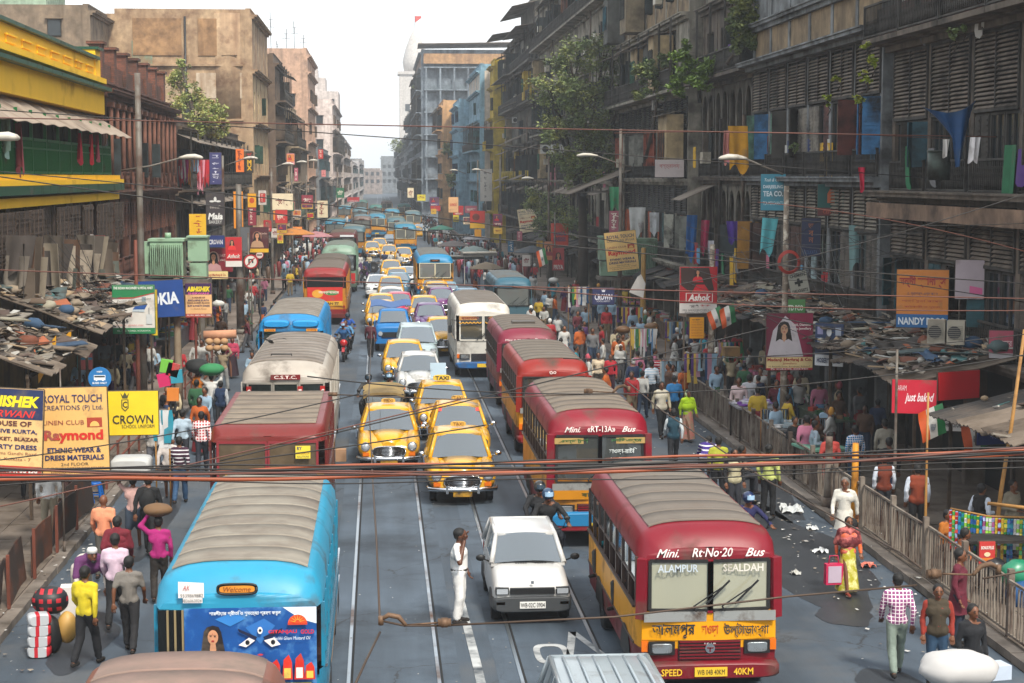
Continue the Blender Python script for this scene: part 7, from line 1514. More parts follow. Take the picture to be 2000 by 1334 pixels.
S_('white CHEMISTS DRUGGISTS board with a black cross',1546,530,1583,574,53,'#a9a79a',[('CHEMISTS',.5,.84,.84,.14,'#20221f',B_),('DRUGGISTS',.5,.15,.84,.14,'#20221f',B_)],shapes=lambda A,w,h:(A.rect(-.07*w,.34*h,.07*w,.7*h,'#20221f'),A.rect(-.22*w,.46*h,.22*w,.58*h,'#20221f')),tilt=-12)
S_('orange NANDY BROS board with red Bengali letters on the dark house',1755,527,1848,640,43.6,'#c87a2c',[('নন্দী ব্রাদার্স',.5,.8,.9,.22,'#a02a20',dict(bold=.035)),('এ. ব্রাদার্স এণ্ড কোং',.5,.58,.6,.06,'#4a3a5a'),('শাড়ি ধুতি কাপড়',.5,.46,.8,.06,'#a8442c'),('পাইকারী ও খুচরা',.5,.36,.7,.05,'#a8442c'),('NANDY BROS.',.5,.11,.92,.13,'#d4dce0',dict(bold=.03))],shapes=lambda A,w,h:A.rect(-w/2,0,w/2,.23*h,'#1f5f96'),yaw=-20)
S_('pale poster with a pink stamp beside a dark doorway',1868,508,1920,584,42.2,'#a89aa0',[('SINGER',.6,.03,.3,.04,'#5a3a4a')],shapes=lambda A,w,h:(A.poly([(0,.15*h),(.45*w,.12*h),(.45*w,.28*h),(0,.34*h)],'#c85a8a')),yaw=-20)
S_('faded pink board at the right edge above the sheet roof',1934,646,1998,700,40,'#a8485c',[('ভাণ্ডার',.4,.5,.5,.3,'#d8b8b8')],shapes=lambda A,w,h:A.rect(-w/2,0,w/2,.18*h,'#b8b4b8'),yaw=-14)
S_('light blue tea company board on the upper right facade',1487,340,1533,411,62,'#3a8aa0',[('Tosh & Co',.45,.84,.6,.09,'#c8dce0',I_),('DARJEELING',.5,.64,.8,.12,'#d8e4e8',B_),('TEA CO.',.5,.46,.8,.15,'#d8e4e8',B_),('TEA MERCHANTS',.5,.2,.8,.1,'#c8dce0')],yaw=-18)
S_('dark green board with an orange lamp emblem and red foot',1598,360,1648,421,56,'#14504c',[('CENTRE',.5,.12,.6,.12,'#b83a2a',B_)],shapes=lambda A,w,h:(A.rect(-w/2,0,w/2,.25*h,'#5a1c1a'),A.poly([(-.14*w,.4*h),(-.14*w,.7*h),(0,.92*h),(.14*w,.7*h),(.14*w,.4*h)],'#b8603a')),yaw=-12)
S_('navy vertical board with faint orange letters below the green board',1566,426,1602,500,57,'#101c40',[('ভবন',.5,.6,.3,.5,'#a8602c',dict(vert=True)),('KOLKATA',.5,.1,.7,.1,'#3a5a8a')],yaw=-14)
S_('white cloth board with faded red writing on the grey balcony',1280,312,1335,346,82,'#b9adaa',[('বস্ত্রালয়',.5,.6,.7,.3,'#a85a5a')],yaw=-10)
S_('white vertical board with dark Bengali letters on the right',938,330,961,393,175,'#bdbab4',[('জুয়েলার্স',.5,.5,.4,.8,'#3a3a3e',dict(vert=True,bold=.03))])
S_('yellow and red film poster with a yellow strip on the right',918,412,947,446,150,'#b82c20',shapes=lambda A,w,h:(A.disk(-.1*w,.65*h,.25*w,.2*h,'#6a1c14',14),A.rect(-w/2,0,w/2,.3*h,'#d8a81c')))
S_('small yellow board under the red film poster',927,448,940,463,149,'#e09a1c')
S_('beige tall board before the film poster',876,385,895,415,160,'#d8a878',[('RAYMOND',.5,.5,.7,.2,'#b8302c',B_)])
many([(839,385,857,402,'#5a4a7a',190),(841,402,860,412,'#b8302c',188),(842,408,852,418,'#c8a03a',185),(885,402,905,420,'#b8302c',165),(908,402,932,416,'#a85a6a',170),(885,420,896,433,'#d8c83a',166),(815,380,831,392,'#d8c83a',200),(796,367,808,386,'#e0d0b0',215),(905,424,918,438,'#e0d0b0',155),(963,418,981,442,'#8a2a3a',130),(964,445,981,457,'#c8a03a',129),(1048,470,1060,490,'#c8a03a',118),(992,470,1003,492,'#3a6a8a',130),(1010,452,1020,470,'#a85a6a',125),(1020,498,1036,520,'#c8c0b8',112),(1190,412,1212,455,'#a85a6a',92)],
['over the far right pavement','beyond the blue and yellow bus','left of the street tree','over the market crowd','in the right row of boards before the haze'],150)
# just baked : red shop canopy board
t=S_('crimson board reading just baked on the shop below the rubbish roof',1745,742,1826,808,38.9,'#c01430',[('just baked',.62,.45,.66,.34,'#f0dce0',I_),('CARAM',.2,.76,.25,.16,'#e8c8cc')],yaw=-16)
S_('long red fascia going back from the just baked board',1826,725,1921,780,39.1,'#a8121c',yaw=24)
S_('black and white HUMAYUN STORES board in the shop',1838,818,1882,842,40,'#d0d0cc',[('MOHON STORES',.5,.5,.88,.4,'#1a1a1a',B_)],yaw=-20)
S_('dark board with orange lettering above the white stores board',1838,795,1882,818,40.1,'#241a16',[('MH GAZALLARIES',.5,.5,.86,.3,'#c05a20',B_)],yaw=-20)
S_('navy board with white Bengali letters under the sheet roof',1905,802,1996,868,37.5,'#1c3170',[('মোবাইল',.5,.75,.7,.26,'#c8d0e0',B_),('রকমারি স্টোর্স',.4,.45,.6,.14,'#8a9ac8'),('সকল প্রকার',.6,.2,.6,.12,'#8a9ac8')],yaw=14)
S_('green small board beside the chemists pole',1533,585,1572,612,52.5,'#4f8a4a',[('STD PCO',.5,.4,.8,.4,'#d8e0d0',B_)],yaw=-10)
# flags of saffron, white, green with a hand mark
def tri_flag(label,px,py,Y,w,h,yaw=0,lean=.2):
 c=P(px,py,Y);t=thing('flag',label,'flag',(c.x,Y,c.z),R(yaw))
 for i,cc in enumerate(('#d0561c','#cfccc6','#1c6a3a')):
  m=MB();m.slab(lambda u,v,i=i:((i+u)*w/3+lean*v,.04*math.sin(6*v+i+u),-h*v-.06*(i+u)*0+.08*(i+u)),3,6,(0,.006,0));ob('stripe',m,flat(cc),t)
 A=Art(t,-.05);A.disk(w*.5+lean*.5,-h*.5,w*.1,h*.07,'#6a7078',12)
 for k in range(4):A.rect(w*.4+k*w*.055+lean*.5,-h*.48,w*.44+k*w*.055+lean*.5,-h*.34,'#6a7078')
 A.done();return t
tri_flag('left one of two orange white green flags hanging below the just baked board',1793,808,38.5,.56,.68,lean=.12);tri_flag('right one of two orange white green flags, under the navy board',1877,830,37.5,.56,.7,lean=.1)
tri_flag('orange white green flag hanging left of the chemists pole',1380,612,55,.42,.55);tri_flag('orange white green flag at the end of the cord by the large Ashok poster',1405,606,54,.45,.6,lean=.1)
tri_flag('small orange white green flag by the parked blue grey bus',1047,492,100,.5,.9)
c=P(1245,545,72);m=MB();m.add([(0,0,.1),(-.35,.02,-.55),(.25,0,-.8),(.35,.05,-.2),(.15,0,.2)],[(0,1,2),(0,2,3),(0,3,4)]);tag(ob('pennant',m,flat('#cfcac4'),loc=c),'torn white cloth hanging from the yellow tipped pole','cloth')
# ---------------------------------------------------------------- poles, lamps, transformer
pole('big grey tubular pole rising beside the green and white scale board',-7.75,57.5,11.2,.13,band=True);pole('rust red thin pole carrying the green and white scale board',-7.6,55.2,5.9,.075,RPOLE)
pole('rust red short pole carrying the ABHISHEK banner by the blue board',-6.1,58.2,4.2,.05,RPOLE);pole('black and yellow banded post behind the ABHISHEK banner at the left edge',-7.55,33.5,3.4,.07,mat('yb','#c89a1c',.6,wave=('#151515',.9,'z',.5)),.13)
pole('grey pole holding up the ROYAL TOUCH banner',-6.65,36.65,3.9,.022,POLE)
pole('pole with orange bands beneath the blue board, beige and worn',-6.55,56.9,4.6,.14,mat('worn_post','#8a7a64',.8,var=.2,dirt='#5a3a2a',ds=2,da=.5))
for i,(px,Y,h)in enumerate(((440,95,9),(533,118,8.5),(470,88,7.5),(572,135,9),(600,150,8),(487,84.3,5.2),(660,210,9))):
 pole(['grey lamp pole with the Mala board next to it','grey lamp pole in front of the beige block','thick pale post behind the tall orange banner','slim grey pole by the lemon yellow board','slim pole beyond the ochre boards','pole of the round no turning sign','far lamp pole in the left haze'][i],(px-740)*Y/F_PX,Y,h,[.11,.11,.2,.09,.09,.05,.1][i])
pole('mottled street pole carrying the bride poster and a coil of red cable',11.84,50.15,7.6,.11,mat('mottled_pole','#7d7062',.8,var=.3,vs=3,dirt='#d0c8b8',ds=5,da=.35),band=True)
pole('pale pole wrapped in paper below the small orange notice',11.2,58.1,5.6,.12,mat('mottled_pole','#7d7062',.8,var=.3,vs=3,dirt='#d0c8b8',ds=5,da=.35))
pole('ochre tubular post below the tilted Raymond banner',12.9,84.6,4.4,.16,mat('ochre_post','#a8803a',.6,var=.2));pole('dark lamp pole at the right end of the balcony with the white cloth board',11.8,85,10.2,.11)
pole('grey pole of the lamp in front of the street tree',11.0,113,9.2,.1);pole('pole of the PRIYA poster',11.2,111,5.6,.07);pole('far lamp pole before the pale blue houses',9.6,170,9.5,.1);pole('far lamp pole beside the white vertical board',10.4,150,9.6,.1)
pole('leaning bamboo pole crossing the sachet stall at the right edge',12.0,33.0,4.9,.045,BAM,lean=.55);pole('upright bamboo pole left of the sachet stall',10.85,33.6,3.6,.03,BAM);pole('thin steel tube beside the green wall panel of the shop',11.6,38.2,4,.04)
def lamp(label,px,py,Y,hx,hz,col='#b9b4a8',L=.75,dirn=1,ly=0):
 """street lamp arm + head; head centre at pixel; pole side at (hx)"""
 c=P(px,py,Y);t=thing('street_lamp',label,'street lamp',(c.x,Y,c.z));m=MB()
 m.loft([[(dirn*x,a*math.cos(q_)*1.,b*math.sin(q_)+.06*math.exp(-((x+.0)/.3)**2))for q_ in[2*math.pi*k/12 for k in range(12)]]for x,a,b in((-L/2,.02,.02),(-L*.42,.09,.06),(-L*.15,.13,.09),(L*.2,.11,.08),(L*.45,.05,.05),(L*.55,.03,.03))]);ob('lamp_head',m,mat('lamp_housing',col,.45,dirt='#6a6056',ds=3,da=.3),t)
 m=MB();m.tube([(dirn*L*.5,0,0),(dirn*(L*.5+(hx)*.5),0,-.05*hx+hz*.4),(dirn*(L*.5+hx),ly,hz)],.03,6);ob('lamp_arm',m,POLE,t);return t
lamp('street lamp with pale head in front of the brick house',374,309,57.5,1.9,-.4,dirn=-1);lamp('street lamp head before the black and yellow banner',490,310,95,1.0,-.35,dirn=-1)
lamp('third street lamp head in the left row',563,321,118,.9,-.3,dirn=-1);lamp('fourth street lamp head in the left row',590,317,135,.8,-.3,dirn=-1);lamp('fifth street lamp head in the left row',612,314,150,.6,-.3,dirn=-1)
lamp('street lamp head peeking in at the left edge before the yellow house',8,272,34,.9,-.3,dirn=-1,L=.6)
lamp('street lamp with white head in the dark canopy of the street tree',1146,304,85,1.7,-.55,dirn=1,L=1.0);lamp('street lamp with grey beige head before the yellow laundry',1430,310,50,1.1,-.45,dirn=1,L=.8)
lamp('street lamp head in front of the street tree trunk',1030,349,113,1.1,-.4,dirn=1);lamp('street lamp head before the pale blue houses',886,333,170,.8,-.3,dirn=1);lamp('small street lamp head right of it before the white vertical board',930,332,150,.9,-.3,dirn=1)
def transformer(label,x0,y0,x1,y1,Y,c,swap=False):
 a,b=P(x0,y1,Y),P(x1,y0,Y);w,h=b.x-a.x,b.z-a.z;t=thing('transformer',label,'transformer',((a.x+b.x)/2,Y,a.z));Mt=paint(c,'#4a4030',.3);k=-1 if swap else 1
 m=MB();m.box((-k*.12*w,.5,h*.46),(.5*w,1.2,h*.86));m.box((-k*.12*w,.5,h*.92),(.56*w,1.3,h*.06));m.cyl((-k*.12*w,.5,h*1.02),.12,.2,10);ob('tank',m,Mt,t)
 for i in range(16):m=MB();m.box((-k*.12*w-.23*w+.46*w*i/15,-.2,h*.45),(.03,.22,h*.72));ob('cooling_fin',m,Mt,t)
 m=MB();m.box((k*.36*w,.3,h*.7),(.3*w,.9,h*.56));m.box((k*.36*w,.3,h*.2),(.26*w,.8,h*.36));m.box((k*.36*w,.25,h*1.0),(.33*w,1.0,.06));ob('switch_cabinet',m,Mt,t);m=MB();m.box((-k*.44*w,.4,h*.5),(.16*w,.8,h*.75));ob('side_cabinet',m,Mt,t)
 m=MB();m.box((0,.4,-.1),(w*1.05,1.5,.18))
 for sx in(-.4,.4):m.box((sx*w,.4,-a.z/2-.05),(.16,.16,a.z-.2))
 ob('platform',m,POLE,t)
transformer('pale green electric transformer with cabinets above the left pavement',278,462,404,545,68,'#8fae92');transformer('green electric transformer behind the tilted Raymond banner',1172,462,1296,540,90,'#7f9c84',True)
# ---------------------------------------------------------------- trees
LEAF=mat('leaves','#61723f',.55,var=.6,vs=1.0,world=True,dirt='#8a8a44',ds=.9,da=.45);LEAF2=mat('pale_leaves','#8f9a52',.55,var=.5,vs=1.3,world=True,dirt='#a08a4a',ds=1.2,da=.4);LEAF3=mat('lime_leaves','#8a9a20',.5,var=.4,vs=3,world=True,dirt='#b0902a',ds=2,da=.3)
BARK=mat('bark','#3a3026',.9,var=.3,vs=4,bump=.5,bs=15)
def tree(label,base,blobs,n,leaf=.16,m_=LEAF,trunk_r=.28,seed=1,name='tree',top=None):
 t=thing(name,label,'tree' if name=='tree' else 'plant',base);r=random.Random(seed);base=Vector(base)
 tr=MB();fork=Vector((0,0,(sum(b[2]for b in blobs)/len(blobs)-base.z)*.55))if not top else Vector(top)-base
 tr.tube([(0,0,-.1),fork*.5+Vector((.1,.05,0)),fork],[trunk_r,trunk_r*.8,trunk_r*.6],8)
 lf=MB()
 for bi,(bx,by,bz,br)in enumerate(blobs):
  c=Vector((bx,by,bz))-base;mid=fork.lerp(c,.5)+Vector((r.uniform(-.3,.3),r.uniform(-.3,.3),r.uniform(-.1,.3)))*br*.4
  tr.tube([fork,mid,c],[trunk_r*.45,trunk_r*.28,trunk_r*.12],5)
  for k in range(7):
   d=Vector((r.gauss(0,1),r.gauss(0,1),r.gauss(0,.8))).normalized()*br*r.uniform(.6,.95);tr.tube([mid.lerp(c,r.random()),c+d*.5,c+d],[trunk_r*.12,trunk_r*.07,.01],4)
  nn=int(n*br**2/sum(b[3]**2 for b in blobs));ncl=max(6,int(26*br));cl=[]
  for k in range(ncl):
   d=Vector((r.gauss(0,1),r.gauss(0,1),r.gauss(0,1))).normalized();cl.append((c+d*br*r.uniform(.35,1.0),r.uniform(.16,.34)*br))
  for k in range(nn):
   cc,cr=r.choice(cl);p=cc+Vector((r.gauss(0,1),r.gauss(0,1),r.gauss(0,.8)))*cr*.62;a=Vector((r.uniform(-1,1),r.uniform(-1,1),r.uniform(-.8,.4))).normalized();b=a.cross(Vector((r.uniform(-1,1),r.uniform(-1,1),1))).normalized();s_=leaf*r.uniform(.6,1.3)
   lf.add([p-a*s_*.5,p+b*s_*.3,p+a*s_*.6,p-b*s_*.3],[(0,1,2,3)])
 ob('trunk',tr,BARK,t);ob('crown',lf,m_,t);return t
def pb(px,py,Y,pr):c=P(px,py,Y);return(c.x,c.y,c.z,pr*Y/F_PX)
tree('large dark street tree growing in front of the tall grey brown tenement',(12.6,108,.1),[pb(1115,120,106,50),pb(1180,105,107,46),pb(1075,175,105,42),pb(1140,195,105,56),pb(1200,180,107,44),pb(1085,250,105,38),pb(1155,262,105,42),pb(1225,140,106,34),pb(1250,105,104,28),pb(1135,330,105,40),pb(1190,320,106,36),pb(1100,300,105,30)],21000,.18,seed=2,trunk_r=.4)
tree('low dark tree under the sheet awning beside the first Raymond banner',(11.8,120,.1),[pb(1040,395,120,28),pb(1085,400,118,30),pb(1120,430,112,34),pb(1060,440,116,26)],5000,.16,seed=3)
tree('pale olive tree growing out of the patchwork house roof on the left',(-10.6,112,8.5),[pb(345,160,110,26),pb(375,190,108,30),pb(345,215,106,26),pb(395,225,105,32),pb(425,215,106,22),pb(370,250,104,28),pb(415,250,105,24),pb(355,130,110,14),pb(440,245,106,18)],9000,.16,m_=LEAF2,seed=4,trunk_r=.22,top=P(380,230,106))
tree('small bright leaved tree sprouting from the facade above the arch screens',(14.2,77,11.4),[pb(1335,105,76,28),pb(1345,145,76,32),pb(1325,170,76,22),pb(1375,145,74,28),pb(1400,120,74,20)],4600,.17,m_=mat('fresh_leaves','#5f7a1c',.5,var=.5,vs=2,world=True),seed=5,trunk_r=.1,top=P(1355,140,76))
tree('thin leafy creeper tree on the arch house near the top of the photo',(14.0,70,12.6),[pb(1455,15,68,34),pb(1470,50,68,34),pb(1505,25,68,38),pb(1430,45,68,26),pb(1485,85,68,24),pb(1440,90,68,22)],7500,.15,seed=6,trunk_r=.1,top=P(1475,50,70))
tree('leafy branches reaching out over the street left of the arch house',(13.2,86,9),[pb(1262,145,85,28),pb(1290,165,85,26),pb(1305,120,85,20),pb(1250,180,85,18)],4500,.17,seed=16,trunk_r=.09,top=P(1290,150,85))
for i,(px,py,Y,pr_)in enumerate(((1690,90,47,11),(1700,118,47,14),(1688,150,47,15),(1612,198,48,13),(1675,190,48,16),(1632,155,48,8),(1862,65,41,16),(1880,55,41,9))):
 b=pb(px,py,Y,pr_);tree(['topmost tuft of lime leaves above the blue shutters','second tuft of lime leaves above the blue shutters','dense tuft of lime leaves before the louvres','low lime tuft left of the blue curtain','low lime tuft before the blue curtain','tiny lime tuft between the others','leaf tuft growing from the brick band','small leaf tuft at the right of the brick band'][i],(b[0]+.2,b[1]+.5,b[2]-b[3]*1.5),[b],110,.1,m_=LEAF3 if i<6 else LEAF,seed=20+i,trunk_r=.02,name='wall_plant')
b=pb(1500+50,290,60,12);tree('fern like balcony plant right of the arch house',(b[0],b[1],b[2]-.4),[b],200,.1,m_=LEAF,seed=33,trunk_r=.02,name='potted_plant')
for i,(px,py,Y,pr_)in enumerate(((875,290,262,12),(775,285,470,14),(885,350,250,14),(810,170,310,4))):b=pb(px,py,Y,pr_);tree(['small tree on the peach house','roof tree on the hazy tenement','bushy tree below the peach house','tuft on the dark corner block'][i],(b[0],b[1],b[2]-b[3]*1.6),[b],500,.5,seed=40+i,trunk_r=.1)
# ---------------------------------------------------------------- railing of the right pavement, left barrier
FEN=mat('railing_paint','#8a8074',.7,var=.25,vs=3,dirt='#3a2418',ds=1.5,da=.6);YP=mat('yellow_post','#c8840f',.6,dirt='#5a3a1a',ds=2,da=.3)
bar_=MB();bar_.box((0,0,.52),(.025,.03,.9));barm=bar_.mesh('bar',FEN);pst=MB();pst.box((0,0,.6),(.1,.12,1.2));pstm=pst.mesh('post',FEN);prl=MB();prl.beam((0,0,1.02),(0,2.2,1.02),.045);prl.beam((0,0,.1),(0,2.2,.1),.04);prm=prl.mesh('rail',FEN)
for i in range(17):
 y0=26.2+2.3*i;t=thing('railing_section',f'{["grey","rusty","worn","pale"][i%4]} pavement railing section '+['nearest the camera at the right edge','beside the black pullover man','beside the maroon shirt','under the sachet strips','behind the black waistcoat','with white cloth strips, before the yellow post','behind the sari woman','before the rust waistcoats','below the green table','left of the salmon dress','below the belt rack','by the bottom of the bride poster pole','below the book table','left of the book table','beside the lime shawl','beside the blue shirt','at the far end by the cream shirt'][i],'railing',(10.72+rnd.uniform(-.03,.03),y0,.13),R(rnd.uniform(-1,1)))
 ob('rail',prm,parent=t);ob('post',pstm,parent=t)
 for k in range(14):o=ob('bar',barm,parent=t,loc=(0,.15+.15*k,0));o.rotation_euler=(rnd.uniform(-.04,.04),0,0)
pole('yellow painted thick railing post right of the sari woman',10.66,38.1,1.9,.1,YP);pole('white worn railing post behind the sari woman',10.66,40.4,1.7,.12,FEN)
t=thing('barrier','bent dark steel sheet barrier standing along the left kerb','barrier',(-6.85,27,.14));
for i in range(6):m=MB();m.slab(lambda u,v,i=i:(.08*math.sin(i+u*3)+.1*v*math.sin(i*2.1),2.3*(i+u)+.1*i,.05+.85*v+.08*math.sin(i*1.7)),4,3,(.02,0,0));ob('sheet',m,mat('rusty_steel','#3a2e28',.7,.3,var=.3,vs=2,dirt='#6a3a22',ds=1,da=.4),t);m=MB();m.box((.06,2.3*i+.1*i,.5),(.06,.06,1.0));ob('post',m,RPOLE,t)
rn=MB();rn.tube([(-6.9,44,1.05),(-6.9,62,1.05),(-6.9,78,1.05)],.03,5);rn.tube([(-6.9,44,.6),(-6.9,62,.6),(-6.9,78,.6)],.03,5)
for k in range(18):rn.box((-6.9,44+2*k,.6),(.06,.06,1.0))
tag(ob('pavement_rail',rn,RPOLE),'rust brown rail along the left pavement beside the porters','railing')
# ---------------------------------------------------------------- pavement stalls with rubbish covered roofs
TRASH=[mat('scrap_'+c.strip('#'),c,.8,var=.3)for c in('#6a6258','#8a8378','#b0aca4','#4a4038','#9a8468','#c0c0bc','#5a4a42','#a05a3a','#3f6a6a')]
TGREY=mat('dusty_tin','#6e6256',.9,var=.3,vs=1.2,dirt='#3f342a',ds=.7,da=.6,world=True);TARP=mat('dark_tarp','#2c2a29',.8,var=.3,vs=2,dirt='#5a5048',ds=.8,da=.4,world=True)
def stall(label,s,x_in,x_out,y0,y1,z_in,z_out,roof=TGREY,trash=250,counter=True,seed=0,big=1.,postc=None):
 """s=+1 right side. x_out = edge towards the street"""
 r=random.Random(seed);t=thing('stall',label,'stall',(s*x_out,y0,.13));L=y1-y0;d=(x_in-x_out)*s
 n=max(1,int(L/1.6))
 for i in range(n):
  a=L*i/n-.06;b=L*(i+1)/n+.06;e=r.uniform(-.12,.12);tl=r.uniform(-.1,.1);ov=r.uniform(-.2,.25)
  corr('roof_sheet',t,(d,a,z_in+e),(d,b,z_in+e),(-s*.35-s*ov,b,z_out+e+tl),(-s*.35-s*ov,a,z_out+e-tl),m_=roof if r.random()<.75 else TARP,amp=.02)
 def zz(x):f=min(1,max(0,(x)/(d)));return z_out+(z_in-z_out)*f
 m=MB()
 for i in range(int(trash*L/4.6)):
  x=r.uniform(-.25,abs(d)*.98)*s;y=r.uniform(.1,L-.1);z=zz(x)+.1;k=r.random();a=r.uniform(0,3.1);w=r.uniform(.04,.15)*big;mi=r.choices(range(9),[6,4,1.5,6,4,1,6,.6,.4]if s<0 else[5,5,2.5,5,3,2,4,.7,.7])[0]
  if k<.55:m.add([(x+w*r.uniform(.5,1.3)*math.cos(a+j*1.57),y+w*r.uniform(.5,1.3)*math.sin(a+j*1.57),z+r.uniform(0,w*.8))for j in range(4)],[(0,1,2),(0,2,3)],mi)
  elif k<.75:m.beam((x,y,z),(x+r.uniform(-1,1)*.5,y+r.uniform(-1,1)*.6,z+r.uniform(0,.12)),.035,.035,mi)
  elif k<.96:m.box((x,y,z+.03),(w*(1.6 if k<.9 else 5),w*(1.1 if k<.9 else 3),.03),mi,rz=a,rx=r.uniform(-.3,.3),ry=r.uniform(-.3,.3))
  else:m.ell((x,y,z+w*.3),(w*.8,w*.6,w*.5),6,4,mi)
 if trash:ob('rubbish',m,TRASH,t,kind='stuff')
 for i in range(int(trash*L/110)):
  x=r.uniform(0,abs(d)*.9)*s;y=r.uniform(.4,L-.4);z=zz(x)+.14;k=r.random();c=r.choice(['#5a4a3c','#7a6a58','#3f3a36','#8a7c6a','#6a3a26','#4a5a5a','#97917f','#2f4a66'])
  if k<.4:
   w,l_=r.uniform(.5,1.1),r.uniform(.6,1.5);q0=r.uniform(0,9);m=MB();m.slab(lambda u,v:((u-.5)*w,(v-.5)*l_,.14*noise.noise(Vector((u*3+q0,v*3,q0)))+.05),8,8,(0,0,.012));o=ob('tarpaulin',m,mat('tarp_'+c.strip('#'),c,.8,var=.3,dirt='#3a3028',ds=2,da=.4),t,loc=(x,y,z));o.rotation_euler=(r.uniform(-.2,.2),r.uniform(-.2,.2),r.uniform(0,3))
  elif k<.75:
   m=MB();m.box((0,0,0),(r.uniform(.12,.5),r.uniform(.9,2.0),.03));o=ob('plank',m,wood(c),t,loc=(x,y,z+.04));o.rotation_euler=(r.uniform(-.12,.12),r.uniform(-.15,.15),r.uniform(0,3))
  else:
   m=MB();m.ell((0,0,0),(r.uniform(.16,.3),r.uniform(.14,.25),r.uniform(.1,.16)),12,8);m.v=[tuple(Vector(v_)*(1+.35*noise.noise(Vector(v_)*7+Vector((i,0,0)))))for v_ in m.v];ob('sack',m,mat('sack_'+c.strip('#'),c,.8,var=.3),t,loc=(x,y,z+.08))
 m=MB()
 for y in(0.1,L-.1):
  p=MB();p.box((s*.0,y,z_out/2),(.07,.07,z_out));ob('post',p,wood(postc or '#4a3a2a'),t);p=MB();p.box((d*.97,y,z_in/2),(.07,.07,z_in));ob('post',p,wood('#3a2e24'),t)
 p=MB();p.beam((0,0,z_out-.08),(0,L,z_out-.08),.07);ob('beam',p,wood('#4a3a2a'),t)
 if counter:
  p=MB();p.box((s*.5,L/2,.85),(.9,L*.8,.06));p.box((s*.12,L/2,.42),(.05,L*.8,.84));ob('counter',p,paint(r.choice(['#4a5a4a','#5a4636','#39424a','#6a5a3a'])),t)
  for k in range(int(L*5)):
   w=r.uniform(.12,.3);p=MB();p.box((s*r.uniform(.2,.85),L*.12+L*.76*r.random(),.88+w*.3),(w,w*r.uniform(.6,1.4),w*.6),rz=r.uniform(0,3));ob('merchandise',p,paint(r.choice(['#a83a2c','#c8a83a','#3a6a8a','#c0bcb4','#6a3a5a','#2a5a3a','#8a6a4a','#c87a9a','#202428'])),t)
 return t
 # right row
stall('shop under the big rubbish covered roof above the just baked board',1,15,12.5,39.6,47.5,3.75,3.15,trash=330,seed=1,counter=False,big=1.3)
stall('stall under plain corrugated sheets at the right edge',1,15,12.5,30.5,37.2,3.4,2.7,trash=30,seed=2,counter=False)
stall('dark stall behind the bride poster with rubbish on its roof',1,15,12.7,48,56,3.7,3.1,roof=TARP,trash=220,seed=3,big=1.2)
stall('stall with a long dusty roof behind the large Ashok poster',1,15,12.9,56.6,66,3.9,3.1,trash=230,seed=4,big=1.3)
stall('low stall with dark tarpaulin by the garment racks',1,15,13.5,66.8,78,3.3,2.8,roof=TARP,trash=30,seed=5);stall('stall before the grey balcony house',1,15,13.6,79,92,3.4,2.8,roof=TARP,trash=10,seed=6)
stall('stall under the street tree',1,15,13.4,93,106,3.4,2.8,roof=TARP,trash=10,seed=7);stall('stall row beyond the street tree, near half',1,15,13,112,135,3.6,2.8,roof=TARP,trash=0,seed=8,counter=False);stall('stall row beyond the street tree, far half',1,14.8,12.6,136,165,3.6,2.8,roof=TARP,trash=0,seed=9,counter=False)
t=thing('tin_awning','slanting grey tin awning sheet over the lamp by the street tree','awning',(12.2,100,6.9));corr('sheet',t,(2.6,0,1.6),(2.6,9,1.6),(-1.2,9,.1),(-1.2,0,.1));m=MB();m.beam((2.6,.2,.2),(-.9,.2,.2),.06);m.beam((2.6,8.8,.2),(-.9,8.8,.2),.06);ob('bracket',m,POLE,t)
# left row
stall('junk covered shed roof below the bamboo blinds, nearest the camera',-1,11,8.0,40,47,4.7,3.4,trash=330,seed=11,big=1.4,counter=False)
stall('junk covered shed roof in the middle of the left row with yellow drip boards',-1,11,7.9,47.4,54.5,5.0,3.7,trash=420,seed=12,big=1.5,counter=False)
stall('shed roof left of the scale board with tarpaulins piled on it',-1,11,8.3,55,64,4.9,3.7,roof=TARP,trash=260,seed=13,big=1.5,counter=False)
for i,(y0,y1)in enumerate(((65,74),(75,86),(87,98),(99,116),(117,140),(141,175))):stall(['stall beneath the green transformer','stall below the red brick house','stall at the far end of the red brick house','stall below the patchwork house','second stall below the patchwork house','stall row below the beige block'][i],-1,11 if i<5 else 10,9.0,y0,y1,3.4,2.8,roof=[TGREY,TARP][i%2],trash=20,seed=20+i,counter=i<3)
for i,(px,py,w)in enumerate(((92,722,.26),(120,706,.3))):c=P(px,py,44+3*i);m=MB();m.add([(-.9*w,0,.25),(.9*w,0,.85),(.85*w,0,.45),(-.85*w,0,-.35)],[(0,1,2,3)]);m.add([(-.9*w,.05,.25),(.9*w,.05,.85),(.85*w,.05,.45),(-.85*w,.05,-.35)],[(3,2,1,0)]);tag(ob('drip_board',m,flat('#c8901c'),loc=c),['front yellow drip board under the junk roof','rear yellow drip board under the junk roof'][i],'board')
S_('pink and teal painted panel under the junk shed roof',151,690,180,722,50.5,'#b05a5a',shapes=lambda A,w,h:(A.rect(-w/2,.6*h,w/2,.75*h,'#2a7a9a'),A.rect(-w/2,0,-.4*w,h,'#1f6a6a')))
